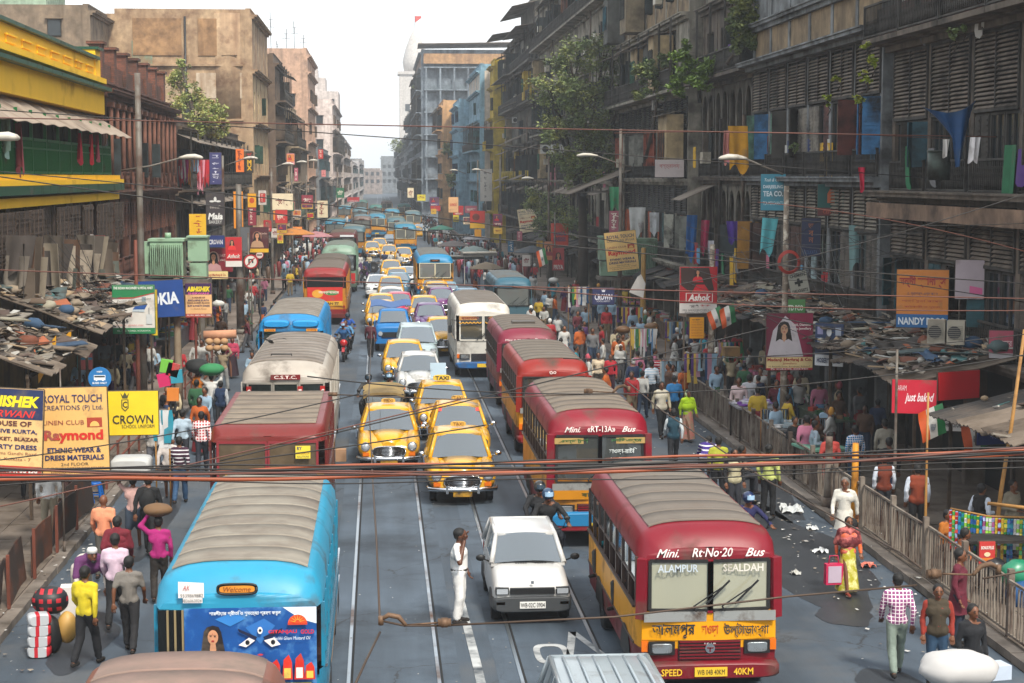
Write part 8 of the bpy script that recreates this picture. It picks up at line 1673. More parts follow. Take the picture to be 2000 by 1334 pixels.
# hanging cloths and mats on the left under the blinds
def cloth(label,px,py,Y,w,h,c,yaw=0,name='hanging_cloth',cat='cloth',seed=0,m_=None):
 p=P(px,py,Y);r=random.Random(seed+int(px));sk=r.uniform(-.25,.25);tp=r.uniform(.6,1.0)
 m=MB();m.slab(lambda u,v:((u-.5)*w*(1-(1-tp)*v)+sk*v*w,.07*math.sin(u*9+seed)*(.4+v),-h*v*(1+.12*math.sin(u*7+seed))),10,8,(0,.012,0));o=ob(name,m,m_ or mat('cloth_'+c.strip('#'),c,.85,var=.25,vs=3,dirt='#5a5048',ds=1.5,da=.2),loc=p,rz=R(yaw));return tag(o,label,cat)
r=random.Random(77);LC=['#5a524a','#7a7268','#4a3f36','#6a5e52','#8a8070','#3f3a38','#5a6058','#6e5240','#a89c8c','#4f4844'];nm_={0:'grey brown',1:'light grey',2:'dark brown',3:'taupe',4:'sand',5:'charcoal',6:'grey green',7:'rust brown',8:'cream',9:'slate'}
for i in range(56):
 px=20+200*r.random();py=466+r.uniform(-8,80);k=r.randrange(10);Y=-10.1*F_PX/(px-740)
 _c=cloth(f'{nm_[k]} tarpaulin scrap hanging {["low","high","mid way"][i%3]} under the bamboo blinds, {"left" if px<115 else "centre" if px<170 else "right"} part',px,py,Y-.3*r.random(),r.uniform(.6,1.5),r.uniform(.9,2.2),LC[k],r.uniform(-60,-10),seed=i);_c['group']='tarpaulin scraps under the bamboo blinds'
for i,(px,py,c,w,h,l)in enumerate(((196,460,'#b01c22',.45,.8,'bright red cloth hanging at the right end of the blinds'),(178,458,'#d0cccc',.3,.7,'white shirt hanging near the right end of the blinds'),(95,468,'#a89a88',.8,1.3,'big beige mat hanging under the blinds'),(165,470,'#39557a',.25,.8,'blue cloth hanging under the blinds'))):cloth(l,px,py,63,w,h,c,-40,seed=i)
for i,(px,py,c,w,h,l)in enumerate(((35,240,'#8a3a44',.5,1.4,'faded red cloth hanging on the green balcony at the left edge'),(155,260,'#b01c34',.3,1.0,'crimson cloth on the green balcony'),(178,262,'#c41c2c',.35,1.0,'bright red shirt on the green balcony'),(190,264,'#a03a4a',.25,.9,'pink red cloth at the right end of the green balcony'),(12,232,'#8fb0a8',.6,1.0,'pale green cloth on the green balcony at the left edge'))):cloth(l,px,py,10.6*F_PX/(740-px),w,h,c,-60,seed=i)
for i in range(14):cloth(f'{["red","white","magenta","orange","pale blue","crimson","pink"][i%7]} garment hanging on the patchwork house balcony, {"upper line" if i<7 else "lower line"} {["first","second","third","fourth","fifth","sixth","seventh"][i%7]}',352+7.5*(i%8)+3*(i>7),312+(i>7)*12,98,.35,r.uniform(.7,1.5),['#b8202c','#c8c0bc','#a81c6a','#d88a3a','#8aa0b4','#a02430','#d890a0'][i%7],seed=i)
# right facade laundry and curtains
cloth('long yellow cloth hanging over the arch balcony behind the street lamp',1441,246,66,.75,1.65,'#c8901c',seed=3);cloth('pink towel left of the long yellow cloth',1420,255,66,.25,1.2,'#b8746a',seed=4);cloth('small red cloth hung on a cable before the dark louvres',1683,327,44,.2,.58,'#c01c40',seed=5)
t_=P(1850,200,41);m=MB();m.slab(lambda u,v:((u-.5)*1.42*(1-v**.8*.85)+.25*v,-.25*math.sin(u*3.1)*(1-v)+.06*math.sin(u*14),.18*(1-2*u)*0-.25*math.sin(u*3.14)*(1-v)-1.55*v*(.35+.65*u**.7 if u<.5 else 1)+.1*(u-.5)),18,12,(0,.012,0));tag(ob('blue_tarp',m,mat('blue_tarp','#14487a',.5,var=.25,vs=3,dirt='#3a4a5a',ds=1.5,da=.3),loc=t_),'blue tarpaulin hanging in a point from the dark balcony at the right','tarpaulin')
cloth('white towel left of the blue tarpaulin point',1848,272,40.5,.17,.4,'#c4c0bc',seed=6);cloth('white towel right of the blue tarpaulin point',1905,268,40.5,.24,.56,'#cfcccc',seed=7)
m=MB();m.cyl((0,0,.35),.27,.7,18);m.cyl((0,0,.7),.29,.04,18);c=P(1833,352,41.5);tag(ob('metal_drum',m,mat('drum_green','#3a453f',.5,.4,dirt='#241f1a',ds=2,da=.5),loc=c),'dark green metal drum on the balcony left of the blue tarpaulin','drum')
for i,(px,py,Y,w,h,c,l)in enumerate(((1668,160,59,.5,1.3,'#5a86c0','light blue curtain in the window behind the lime leaves'),(1640,170,60,.4,1.2,'#2a7a9a','teal curtain left of the light blue one'),(1712,160,57,.35,1.3,'#3a9a8a','sea green curtain right of the light blue one'),(1723,158,57,.25,1.3,'#4a90c8','sky blue strip beside the sea green curtain'),(1352,420,80,.5,2.0,'#1f5fa0','blue plastic sheet hanging below the white cloth board'),(1378,430,74,.35,1.4,'#a01c4a','crimson cloth on the lower arch balcony'),(1430,432,72,.5,.9,'#4a2a8a','violet cloth on the lower arch balcony'),(1388,470,74,.3,.8,'#c8c8d0','white cloth low on the arch balcony'),(1470,470,70,.4,.7,'#a82a44','pink red cloth right on the arch balcony'),(1505,425,63,.6,1.3,'#5ab0b8','turquoise barred curtain right of the arch house'),(1245,405,88,.9,1.4,'#b4b6b4','large white sheet below the grey balcony'),(1278,415,88,.5,1.1,'#c0c4c6','narrow white sheet right of the large one'),(1203,412,96,.6,1.2,'#a84a5a','red pink sheet left of the large white one'),(1200,365,97,.6,1.3,'#2f8a5a','green door curtain below the tree'),(1675,440,53,.55,1.3,'#6a8a8a','grey blue glass door leaf with ochre frame'))):cloth(l,px,py,Y,w,h,c,-25,seed=i,cat='curtain' if 'curtain' in l else 'cloth')
r=random.Random(123)
HS=(('dark house at the right edge',34,49,(8.6,12.9)),('fern balcony house',51,67,(4.9,9.3)),('arch house',69,81,(4.8,9.1,13.3)),('grey board house',83,105,(4.9,9.0,13.2)),('tall tenement',107,160,(5,8.8,12.8,16.6)))
CN=(('white','#b8b6b0'),('red','#a01c24'),('sky blue','#5a94b8'),('yellow','#c49a20'),('green','#2a6a48'),('violet','#54347a'),('pink','#b8687c'),('grey','#6a6a6c'),('orange','#b85a1c'),('navy','#1c2f5a'))
for i in range(64):
 hn,ya,yb_,zs=HS[i%5];f=r.randrange(len(zs));Y=r.uniform(ya,yb_);k=r.randrange(10);w=r.uniform(.3,.8);h=r.uniform(.6,1.5)
 m=MB();sk=r.uniform(-.2,.2);m.slab(lambda u,v:(.05*math.sin(u*8+i),(u-.5)*w+sk*v,-h*v*(1+.1*math.sin(u*6+i))),6,5,(.012,0,0))
 o=ob('laundry',m,mat('cloth_'+CN[k][1].strip('#'),CN[k][1],.85,var=.25,vs=3,dirt='#5a5048',ds=1.5,da=.2),loc=(14.72 if 'arch' not in hn else 14.6,Y,zs[f]+r.uniform(-.2,.3)));tag(o,f'{CN[k][0]} laundry on the {["lowest", "second", "third", "fourth"][f]} balcony of the {hn}','laundry','laundry on the right house fronts')
 # air conditioners
for i,(px,py)in enumerate(((1828,672),(1866,674))):
 c=P(px,py,41.5-.3*i);t=thing('air_conditioner',['left of two old beige air conditioner boxes below the NANDY board','right of two old beige air conditioner boxes below the NANDY board'][i],'air conditioner',c,R(-25));m=MB();m.box((0,.15,.3),(.42,.34,.58));ob('casing',m,paint('#a39c8c',da=.4),t);m=MB();m.cyl((-.03,-.03,.3),.16,.03,18,axis='y');ob('fan_guard',m,BLK,t);m=MB();[m.box((.0,-.045,.16+.05*k),(.34,.01,.012))for k in range(7)];ob('grille',m,paint('#8a8478'),t)
for i,(px,py,Y)in enumerate(((1068,300,118),(1090,300,117),(1008,240,190),(1290,215,90))):c=P(px,py,Y);t=thing('air_conditioner',['left of two small air conditioners behind the tree','right of two small air conditioners behind the tree','air conditioner on the yellow banded tenement','air conditioner above the white cloth board'][i],'air conditioner',c);m=MB();m.box((0,.2,.3),(.8,.4,.6));ob('casing',m,paint('#b4b4b0'),t);m=MB();m.cyl((-.1,-.02,.3),.22,.03,16,axis='y');ob('fan_guard',m,BLK,t)
# ---------------------------------------------------------------- goods: sachet strips, belts, garments, tables, luggage
SC=['#b8302c','#3a9a4a','#1c7a3a','#c8c8c8','#9aa8d0','#c8a03a','#2a5a9a','#8ac03a','#a85a8a','#d0c03a','#2a8aa0','#c8c8c8']
sn=['red','green','dark green','white','lilac','gold','blue','lime','mauve','yellow','teal','silver']
a=P(1856,993,32.6);b=P(2006,1012,32.0)
m=MB();m.tube([a,a.lerp(b,.5)+Vector((0,0,-.06)),b+Vector((.3,0,0))],.02,6);tag(ob('rack_rod',m,BAM),'bamboo rod carrying the sachet strips','rod')
r=random.Random(5)
for i in range(26):
 f=i/25;p=a.lerp(b,f)+Vector((0,-.03,-.03-.05*math.sin(f*3.14)));k=[0,1,0,6,10,7,1,2,2,1,6,4,3,3,4,5,0,5,9,6,6,11,7,9,10,5][i];n=r.randint(7,10)
 m=MB()
 for j in range(n):m.box((0,.0,-.045-.085*j),(.056,.012,.07),j%2 if r.random()<.7 else 0,rz=r.uniform(-.5,.5),rx=r.uniform(-.25,.25));m.box((0,0,-.085*j),(.05,.004,.02),1)
 o=ob('sachet_strip',m,[mat('foil_'+SC[k].strip('#'),SC[k],.3,.2),mat('foil_'+SC[(k+4)%12].strip('#'),SC[(k+4)%12],.3,.2)],loc=p);tag(o,f'{sn[k]} sachet strip, number {i+1} from the left on the bamboo rod'.replace(f', number {i+1} from the left',[' hanging',' dangling',' swaying'][i%3]+[' near the left end',' left of the middle',' in the middle',' right of the middle',' near the right end'][int(f*4.99)]),'sachet strip','sachet strips on the bamboo rod')
m=MB();m.tube([P(1930,983,31.8),P(2030,995,31)],.035,7);tag(ob('bamboo_rail',m,BAM),'thick pale bamboo cross rail above the sachet strips','bamboo rail')
S_('small red price poster below the sachet strips',1912,1058,1944,1103,31.4,'#b8302c',[('BONUS PLUS',.5,.75,.8,.15,'#e8e0d8',B_)],shapes=lambda A,w,h:(A.rect(-.4*w,.1*h,.4*w,.3*h,'#d87a2a'),A.disk(0,.45*h,.2*w,.1*h,'#e0c8a0')))
m=MB();m.box((0,.3,.4),(1.4,.7,.06));[m.box((x,y,.2),(.06,.06,.4))for x in(-.65,.65)for y in(0,.6)];c=P(1960,1170,31.6);tag(ob('display_board',m,wood('#2c2622'),loc=(c.x,c.y,.13+.6)),'dark wooden display board under the sachet strips','board')
for i,(px,py,Y,rr_,c)in enumerate(((1985,1120,30.8,.3,'#1f7a5a'),(2000,1165,30.6,.34,'#1f4a7a'),(1965,1150,30.9,.2,'#16181c'),(1945,1110,31.2,.22,'#1c1e22'))):
 p=P(px,py,Y);m=MB();m.ell((0,0,0),(rr_,rr_*.8,rr_*.9),14,10)
 for k,v_ in enumerate(m.v):n_=1+.16*noise.noise(Vector(v_)*6+Vector((i,0,0)));m.v[k]=(v_[0]*n_,v_[1]*n_,v_[2]*n_)
 tag(ob('goods_bag',m,mat('plastic_bag_'+c.strip('#'),c,.35,var=.2),loc=p),['green plastic goods bag at the right edge','blue plastic goods bag at the right edge','black goods bag below the sachets','dark goods bag left of the green one'][i],'bag')
 # belt rack & garments
def rack(label,px0,px1,py,Y,n,hmin,hmax,cols,name,group,seed=0,w=.045):
 r=random.Random(seed);a=P(px0,py,Y);b=P(px1,py,Y);t=thing('rack',label,'rack',(a.x,Y,.13));L=b.x-a.x;z=a.z-.13;m=MB();m.tube([(0,0,z),(L,0,z)],.018,6);ob('rod',m,POLE,t)
 for x in(0,L):m=MB();m.tube([(x,0,0),(x,0,z+.05)],.02,6);ob('upright',m,BAM,t)
 for i in range(n):
  x=a.x+L*(i+.5)/n;h=r.uniform(hmin,hmax);c=r.choice(cols);m=MB();ph=r.uniform(0,6)
  m.slab(lambda u,v:((u-.5)*w*(1+.3*math.sin(v*3+ph))+.02*math.sin(v*4+ph),-.03+.02*math.sin(v*5+ph)+(u-.5)*.03,-h*v),2,5,(0,.008,0));o=ob(name,m,paint(c),loc=(x,Y-.02,a.z-.01));cname={'#101114':'black','#c8c8c8':'white','#5a86b0':'blue','#a8401c':'orange','#2a2a2c':'charcoal','#8a9298':'grey','#4a3020':'brown','#a8242c':'red','#23507a':'navy','#3a7a4a':'green','#b88a9a':'pink','#c8a84a':'mustard','#5a3a7a':'violet','#8fb0c4':'pale blue'}.get(c,'plain');tag(o,f'{cname} {name.replace("_", " ")} on {group[1]}, {["left end","left half","middle","right half","right end"][int(4.99*i/n)]}',name.replace('_',' '),group[0])
BC=['#101114','#c8c8c8','#5a86b0','#101114','#2a2a2c','#8a9298','#c8c8c8','#101114','#a8401c','#4a3020']
rack('rack of belts right of the bride poster pole',1556,1618,818,47.2,22,.6,1.15,BC,'belt',('belts on the racks','the rack right of the pole'),1);rack('rack of belts left of the bride poster pole',1487,1540,800,48.2,20,.5,1.2,['#101114','#8fb0c4','#8a9298','#c8c8c8','#23507a','#101114'],'belt',('belts on the racks','the rack left of the pole'),2)
GCS=['#101114','#c8c8c8','#8fb0c4','#a8242c','#23507a','#3a7a4a','#b88a9a','#c8a84a','#5a3a7a','#8a9298']
rack('garment rack behind the pole with the orange notice',1338,1400,690,56.5,14,.5,1.0,GCS,'hanging_garment',('garments on pavement racks','the rack by the orange notice'),3,.13);rack('rack of necklaces and trinkets left of the orange notice',1232,1282,642,66,16,.5,1.1,['#c8a84a','#3a7a4a','#c8c8c8','#c8a84a','#5a86b0','#b88a9a'],'trinket_string',('trinket strings','the frame over the stall'),4,.08)
rack('garment rack with silver frame beside the cream shirt',1290,1335,705,59.5,12,.5,.9,['#8fb0c4','#8a9298','#c8c8c8','#2a2a2c'],'hanging_garment',('garments on pavement racks','the silver framed rack'),5,.13);rack('garment rack of the far stalls near the navy CROWN banner',1110,1150,560,84,10,.6,1.1,GCS,'hanging_garment',('garments on pavement racks','the rack near the navy banner'),6,.14)
rack('bright cloth rack on the left pavement beside the CROWN board',303,330,800,41,8,.5,1.2,['#c8c8c8','#2a8aa0','#8fb0c4','#c8c8c8'],'hanging_garment',('garments on pavement racks','the left rack'),7,.16)
for i in range(3):rack(['long rod of clothes in the dark shop on the right','second rod of clothes deeper in the row','third rod of clothes before the low stall'][i],[1405,1300,1205][i],[1450,1345,1255][i],[668,628,600][i],[62,72,80][i],12,.5,.9,GCS,'hanging_garment',('garments on pavement racks',['the rod in the dark shop','the deeper rod','the rod before the low stall'][i]),10+i,.14)
def table(label,px,py,Y,w,d,h,c,goods,gc,yaw=0,seed=0,X=None):
 r=random.Random(seed);p=P(px,py,Y);t=thing('table',label,'table',(X or p.x,Y,.13),R(yaw));m=MB();m.box((0,d/2,h),(w,d,.06));ob('table_top',m,paint(c),t)
 for x in(-w/2+.06,w/2-.06):
  for y in(.06,d-.06):m=MB();m.box((x,y,h/2),(.05,.05,h));ob('leg',m,wood('#3a2e24'),t)
 for i in range(goods):
  cc=r.choice(gc);m=MB();a,b=r.uniform(.12,.26),r.uniform(.16,.3);m.box((0,0,.02),(a,b,r.uniform(.02,.07)));o=ob('stacked_item',m,paint(cc),loc=(t.location.x+r.uniform(-w/2+.12,w/2-.12),Y+r.uniform(.1,d-.1),.13+h+.045+.03*r.random()),rz=r.uniform(0,3));tag(o,f'small flat pack lying on the {label.split(",")[0]}','goods','goods on the '+label.split(',')[0])
table('table of books, white and violet covers',1442,800,50.6,1.3,1.5,1.0,'#8a8a90',34,['#c8c8d0','#b0a8c0','#7a4aa0','#d0c8a8','#c8c8c8'],0,1,X=11.25);table('table of white packs, before the books',1490,850,46.5,1.1,1.6,.95,'#6a6a6a',26,['#c8c8c8','#8fa0a8','#b0b0b0','#4a6a5a'],0,2,X=11.3);table('pale green topped table, behind the railing',1640,930,43.0,1.1,1.2,.95,'#6aa08a',0,[],8,3,X=11.35)
for i in range(2):
 p=G(165+20*i,988-8*i,.13);t=thing('stool',['front of two blue plastic stools on the left pavement','rear of two blue plastic stools on the left pavement'][i],'stool',p);BP=mat('blue_plastic','#0f5aa8',.35);m=MB();m.loft([super_ring_z(z,a_)for z,a_ in((.44,.15),(.47,.16),(.48,.14))]if False else[[(a_*math.cos(q_),a_*math.sin(q_),z)for q_ in[2*math.pi*k/16 for k in range(16)]]for z,a_ in((.42,.16),(.47,.165),(.485,.14))]);ob('seat',m,BP,t)
 for sx in(-1,1):
  for sy in(-1,1):m=MB();m.beam((sx*.12,sy*.12,.45),(sx*.19,sy*.19,0),.05,.05);ob('leg',m,BP,t)
 m=MB();[m.beam((a_[0],a_[1],.2),(b_[0],b_[1],.2),.03,.03)for a_,b_ in(((-.16,-.16),(.16,-.16)),((-.16,.16),(.16,.16)),((-.16,-.16),(-.16,.16)),((.16,-.16),(.16,.16)))];ob('stretcher',m,BP,t)
 # luggage, sacks, bags, loads
def lump(name,label,cat,loc,rad,c,seed=0,amp=.14,rough=.8,freq=3,squash=None,m_=None):
 m=MB();m.ell((0,0,0),rad,22,14)
 for k,v_ in enumerate(m.v):q_=Vector(v_)*freq+Vector((seed*3.1,0,0));n_=1+amp*(noise.noise(q_)+.5*noise.noise(q_*2.3));m.v[k]=tuple(Vector(v_)*n_)
 return tag(ob(name,m,m_ or mat(name+'_'+c.strip('#'),c,rough,var=.12,vs=2),loc=loc),label,cat)
p=P(1872,1305,22.7);lump('sack','huge white cloth bundle carried in the bottom right corner','sack',(p.x,p.y,p.z),(.58,.36,.25),'#b4b2b0',1,.12)
for o in COL.objects:
 if o.get('label','').startswith('porter below'):o.location=(p.x+.1,p.y+.1,p.z-.25-1.72)
p=P(1940,1310,23.2);m=MB();m.box((0,0,0),(.4,.3,.2),rz=.2);tag(ob('parcel',m,flat('#b8c4d4'),loc=p),'pale blue boxed parcel at the right end of the white bundle','parcel')
v=G(262,1072);m=MB();m.loft([super_ring(-.3,.36,0,.34,20,5),super_ring(-.25,.42,-.02,.38,20,5),super_ring(.3,.42,0,.4,20,5),super_ring(.34,.36,.03,.36,20,5)]);tag(ob('white_bundle',m,mat('white_pack','#b4b5b3',.7,var=.1,bump=.4,bs=5),loc=(v.x-.02,v.y,1.62)),'big square white bundle on the head of the barefoot porter','bundle')
v=G(312,1175);lump('sack','brown jute sack on the head of the man in magenta','sack',(v.x,v.y,1.76),(.27,.22,.13),'#6a4e32',2,.12)
v=G(414,828);lump('bundle','green cloth bundle on the head of the porter in white','bundle',(v.x+.02,v.y,1.78),(.42,.3,.2),'#2a7a4a',3,.08)
v=G(388,818);lump('bundle','black bundle on the head of the porter in orange','bundle',(v.x,v.y,1.76),(.4,.35,.24),'#1a1c1c',4,.12)
v=G(437,765);
for i in range(6):lump('loaf',f'round pale loaf in the shoulder load, {["upper left","upper middle","upper right","lower left","lower middle","lower right"][i]} one','loaf',(v.x-.5+.28*(i%3),v.y-.1,1.9-.25*(i//3)),(.15,.14,.13),'#b08a62',i,.05)
m=MB();m.tube([(v.x-.7,v.y,2.12),(v.x+.5,v.y,2.16)],.17,12);tag(ob('rolled_bundle',m,mat('roll_cloth','#c08a6a',.8,var=.15)),'rolled peach coloured bundle above the round loaves','bundle')
ld=lambda px,py,r_,c,l,n='bag',i=0,dz=None:lump(n,l,'bag',(G(px,py).x,G(px,py).y,(dz or r_[2]*.9)),r_,c,i,.12,.5)
ld(132,1272,(.17,.15,.27),'#b8904a','tan translucent plastic bag carried by the man in yellow',i=1,dz=.42);ld(100,1275,(.2,.18,.35),'#16181a','black plastic bag standing behind the red striped bags',i=2)
lump('bag','round red and black chequered bag held by the bending man','bag',P(98,1172,29.4),(.3,.26,.24),'#b01c28',5,.08,m_=mat('bag_checks','#a81c28',.5,wave=('#14161a',7.,'xz',.5)))
for i in range(4):v=G(78,1282);m=MB();m.loft([super_ring(-.16,.15,0,.17,14,4),super_ring(-.12,.19,-.01,.18,14,4),super_ring(.12,.19,-.01,.18,14,4),super_ring(.16,.15,0,.17,14,4)]);tag(ob('striped_pack',m,mat('pack_stripes','#b4b8bc',.4,wave=('#b82430',5.,'x',.3)),loc=(v.x,v.y,.02+.18*i),rz=.1*i),['lowest','second','third','topmost'][i]+' red and silver pack in the stack on the left road','pack')
v=G(140,1235);m=MB();m.box((0,0,.42),(.34,.3,.84),rz=.1);tag(ob('white_box',m,flat('#cfcac6'),loc=v),'tall white box of luggage behind the man in yellow','box')
v=G(292,1085);lump('backpack','black backpack on the man in the black jacket','backpack',(v.x+.0,v.y-.16,1.22),(.17,.12,.24),'#0c0d0f',6,.08)
v=G(1655,1160);t=thing('shopping_bag','pink edged white shopping bag held by the woman in the sari','bag',(v.x-.3,v.y-.08,.22),R(5));m=MB();m.box((0,0,.2),(.34,.14,.4));ob('bag_body',m,flat('#c01c50'),t);m=MB();m.box((0,-.075,.2),(.26,.012,.32));ob('bag_front',m,flat('#b8a8b8'),t);m=MB();m.tube([(-.1,0,.4),(-.08,0,.55),(.08,0,.55),(.1,0,.4)],.012,5);ob('handle',m,flat('#c01c50'),t)
v=G(1690,1120);lump('handbag','black handbag at the hip of the white haired man','bag',(9.72,34.9,.85),(.12,.08,.12),'#141416',7,.08)
for i,(px,py,c,l)in enumerate(((320,742,'#c01c5a','pink shopping bag hanging at the left stall'),(345,735,'#2a8aa0','turquoise and violet fan of bags at the left stall'),(338,770,'#d07a2a','orange bag at the left stall'),(325,715,'#6ab03a','green board bag at the left stall'),(338,722,'#c01c28','red K board at the left stall'))):p=P(px,py,45);m=MB();m.box((0,0,0),(.3,.12,.34),ry=.12*i-.2);tag(ob('display_bag',m,flat(c),loc=p),l,'bag')
# umbrellas and awnings in the far markets
def umbrella(label,X,Y,h,r_,c):
 t=thing('market_umbrella',label,'umbrella',(X,Y,0));m=MB();n=10;m.loft([[(a_*math.cos(2*math.pi*k/n),a_*math.sin(2*math.pi*k/n),h-z)for k in range(n)]for a_,z in((.03,-.02),(r_*.5,.13),(r_,.42),(r_*.99,.46))],caps=False,smooth=False);ob('canopy',m,mat('umbrella_'+c.strip('#'),c,.8,var=.2,dirt='#5a5048',da=.3,ds=2),t);m=MB();m.tube([(0,0,0),(0,0,h)],.025,6);ob('umbrella_pole',m,BLK,t)
for i,(px,py,Y,r_,c,l)in enumerate(((885,470,150,1.5,'#4a4648','dark grey market umbrella in the right crowd'),(925,480,140,1.3,'#5a6a6a','grey green umbrella left of the kerb market'),(930,458,165,1.4,'#8a8a90','pale grey umbrella deep in the right crowd'),(617,452,150,1.5,'#a8747a','faded pink umbrella on the left pavement'),(575,445,120,1.4,'#b0702a','orange umbrella on the left pavement'),(1040,480,118,1.3,'#39424a','blue grey umbrella near the PRIYA poster'),(862,440,190,1.5,'#2a6a5a','green umbrella far in the right crowd'),(950,512,118,1.2,'#5a5040','brown umbrella by the parked blue grey bus'))):c_=P(px,py,Y);umbrella(l,c_.x,Y,c_.z,r_,c)
for i,(px,py,Y,w,c,l)in enumerate(((905,500,130,3.0,'#6a6a66','grey trestle of goods among the right crowd'),(935,493,128,2.6,'#a8a49c','pale boards carried over the right crowd'),(850,560,105,1.2,'#a89a90','steel milk cans on a cart by the purple car'),(1355,605,62,.8,'#8a7a6a','grey crate shelf in the right market'))):c_=P(px,py,Y);m=MB();[m.box((0,.1*k,c_.z-.1*k),(w,.8,.09),rz=.2)for k in range(3)];[m.box((sx*w*.4,.2,c_.z/2),(.06,.06,c_.z))for sx in(-1,1)];o=ob('trestle',m,paint(c),loc=(c_.x,Y,0));tag(o,l,'trestle')
# ---------------------------------------------------------------- cables across and along the street
CBL=mat('black_cable','#1d1a19',.6);OCB=mat('orange_cable','#8f4626',.5,var=.15,vs=2);RCB=mat('brown_cable','#5a3328',.6);TCB=mat('trolley_wire','#4a3b30',.6,.3)
def cable(label,a,b,r_=.012,m_=CBL,sag=.3,n=20,name='cable',mid=None):
 a,b=Vector(a),Vector(b);pts=[]
 for i in range(n+1):
  f=i/n;p=a.lerp(b,f);p.z-=sag*4*f*(1-f)
  if mid:p+=Vector(mid)*math.sin(f*math.pi*3)*.02
  pts.append(p)
 m=MB();m.tube(pts,r_,5);return tag(ob(name,m,m_),label,'cable')
def xcable(label,y1,y2,Y,r_=.01,m_=CBL,sagpx=0,ym=None,x1=-300,x2=2300,Y2=None):
 """cable crossing the street between the two house fronts, through three pixels of the photo"""
 a=P(x1,y1,Y);b=P(x2,y2,Y2 or Y);c=P((x1+x2)/2,ym if ym else(y1+y2)/2,(Y+(Y2 or Y))/2);d=(b-a);a2=a;b2=b;sag=((a.z+b.z)/2-c.z);return cable(label,a2,b2,r_,m_,sag,24)
bund=[(905,925,872,.016,RCB,'dark red cable of the bundle, thin upper one'),(912,905,876,.012,CBL,'black cable at the top of the bundle'),(918,910,884,.013,CBL,'second black cable of the bundle'),(921,914,890,.02,CBL,'thick black cable in the middle of the bundle'),(924,918,893,.012,RCB,'brown cable in the middle of the bundle'),(928,922,896,.014,CBL,'lower black cable of the bundle'),(935,926,884,.028,OCB,'thick orange cable rising to the right edge'),(947,904,892,.02,OCB,'orange cable that dips at the left'),(936,930,906,.01,CBL,'thin black cable below the orange one'),(931,941,912,.01,CBL,'lowest black cable of the bundle')]
for i,(ya,ymid,yb,r_,m_,l)in enumerate(bund):
 Y=12.2+.12*i;a=P(-250,ya,Y);b=P(2250,yb-14,Y);c=P(1000,ymid-2,Y);r_*=.55
 pts=[]
 for k in range(33):f=k/32;p=a*(1-f)*(1-2*f)+c*4*f*(1-f)+b*f*(2*f-1);p.z+=.012*math.sin(f*23+i*1.7);pts.append(p)
 m=MB();m.tube(pts,r_,6);tag(ob('cable',m,m_),l,'cable',None)
for i,(x1,y1,x2,y2,ym,Y,r_,l)in enumerate(((-100,228,2100,270,250,40,.018,'cable crossing the sky below the rooftops, upper of a pair'),(0,215,2100,370,290,42,.016,'cable drooping across the sky, lower of a pair'),(-100,330,2100,560,470,34,.016,'cable crossing from the yellow band to the NANDY board'),(-60,525,2100,585,560,30,.014,'straight cable just above the maroon bus roofs'),(-60,330,2000,590,440,36,.014,'long cable slanting behind the Raymond banner'),(600,735,2100,775-100,765,24,.012,'cable rising to the right past the cream shirt man'),(-100,1010,900,780,900,18,.01,'cable slanting up from the left edge over the stools'),(-100,955,950,830,905,17,.01,'second cable slanting up over the white bundle'),(430,900,1500,640,770,22,.012,'thin cable rising from the red bus to the trinket frame'),(1000,560,2100,605,600,26,.012,'cable crossing the bride poster'),(1100,700,2100,640,690,25,.01,'cable crossing the hosiery board'),(1300,560,2100,345,470,30,.012,'cable climbing from the Ashok poster to the right edge'),(1480,395,2100,520,440,32,.01,'cable falling from the tea board to the right'),(1400,590,2050,700,660,28,.012,'cable over the rubbish roof'),(1450,420,2100,430,440,33,.01,'cable crossing the green emblem board'),(1200,260,2100,290,262,44,.012,'cable before the balcony of the arch house'),(-60,905,700,770,850,20,.01,'cable passing the yellow CROWN board'))):
 a=P(x1,y1,Y);b=P(x2,y2,Y+2);c=P((x1+x2)/2,ym,Y+1);pts=[]
 for k in range(25):f=k/24;pts.append(a*(1-f)*(1-2*f)+c*4*f*(1-f)+b*f*(2*f-1))
 m=MB();m.tube(pts,r_*.8,5);tag(ob('cable',m,CBL if i%3 else RCB),l,'cable')
 # trolley wires with their brackets
for l,pts in(('trolley wire running away from the lower bracket above the tram track',[(742,1215,15.5),(735,1050,19),(728,940,23),(720,780,36),(728,600,70)]),('span wire from the lower bracket toward the right edge',[(860,1222,15.5),(1200,1205,15.6),(1540,1165,15.8),(1790,1143,16)]),('trolley wire leaving the lower bracket at the bottom',[(742,1235,15.4),(715,1290,14.6),(690,1345,14)]),('trolley wire falling to the right from the upper bracket',[(1225,745,30),(1290,800,28),(1500,940,23),(1760,1080,18),(1800,1110,17)]),('span wire of the upper bracket before the second minibus',[(640,770,30),(880,780,30),(1190,768,30),(1228,770,30)]),('steel guy wire from the right railing to the market rail',[(1920,1130,16.2),(2060,1105,16.4)]),('span wire left of the lower bracket',[(742,1212,15.5),(790,1222,15.5),(860,1222,15.5)])):
 m=MB();m.tube([P(*p)for p in pts],.011,6);tag(ob('trolley_wire',m,TCB),l,'wire')
BRZ=mat('bracket_metal','#6e543e',.6,.3,var=.2,vs=6,dirt='#3a2a20',ds=5,da=.5)
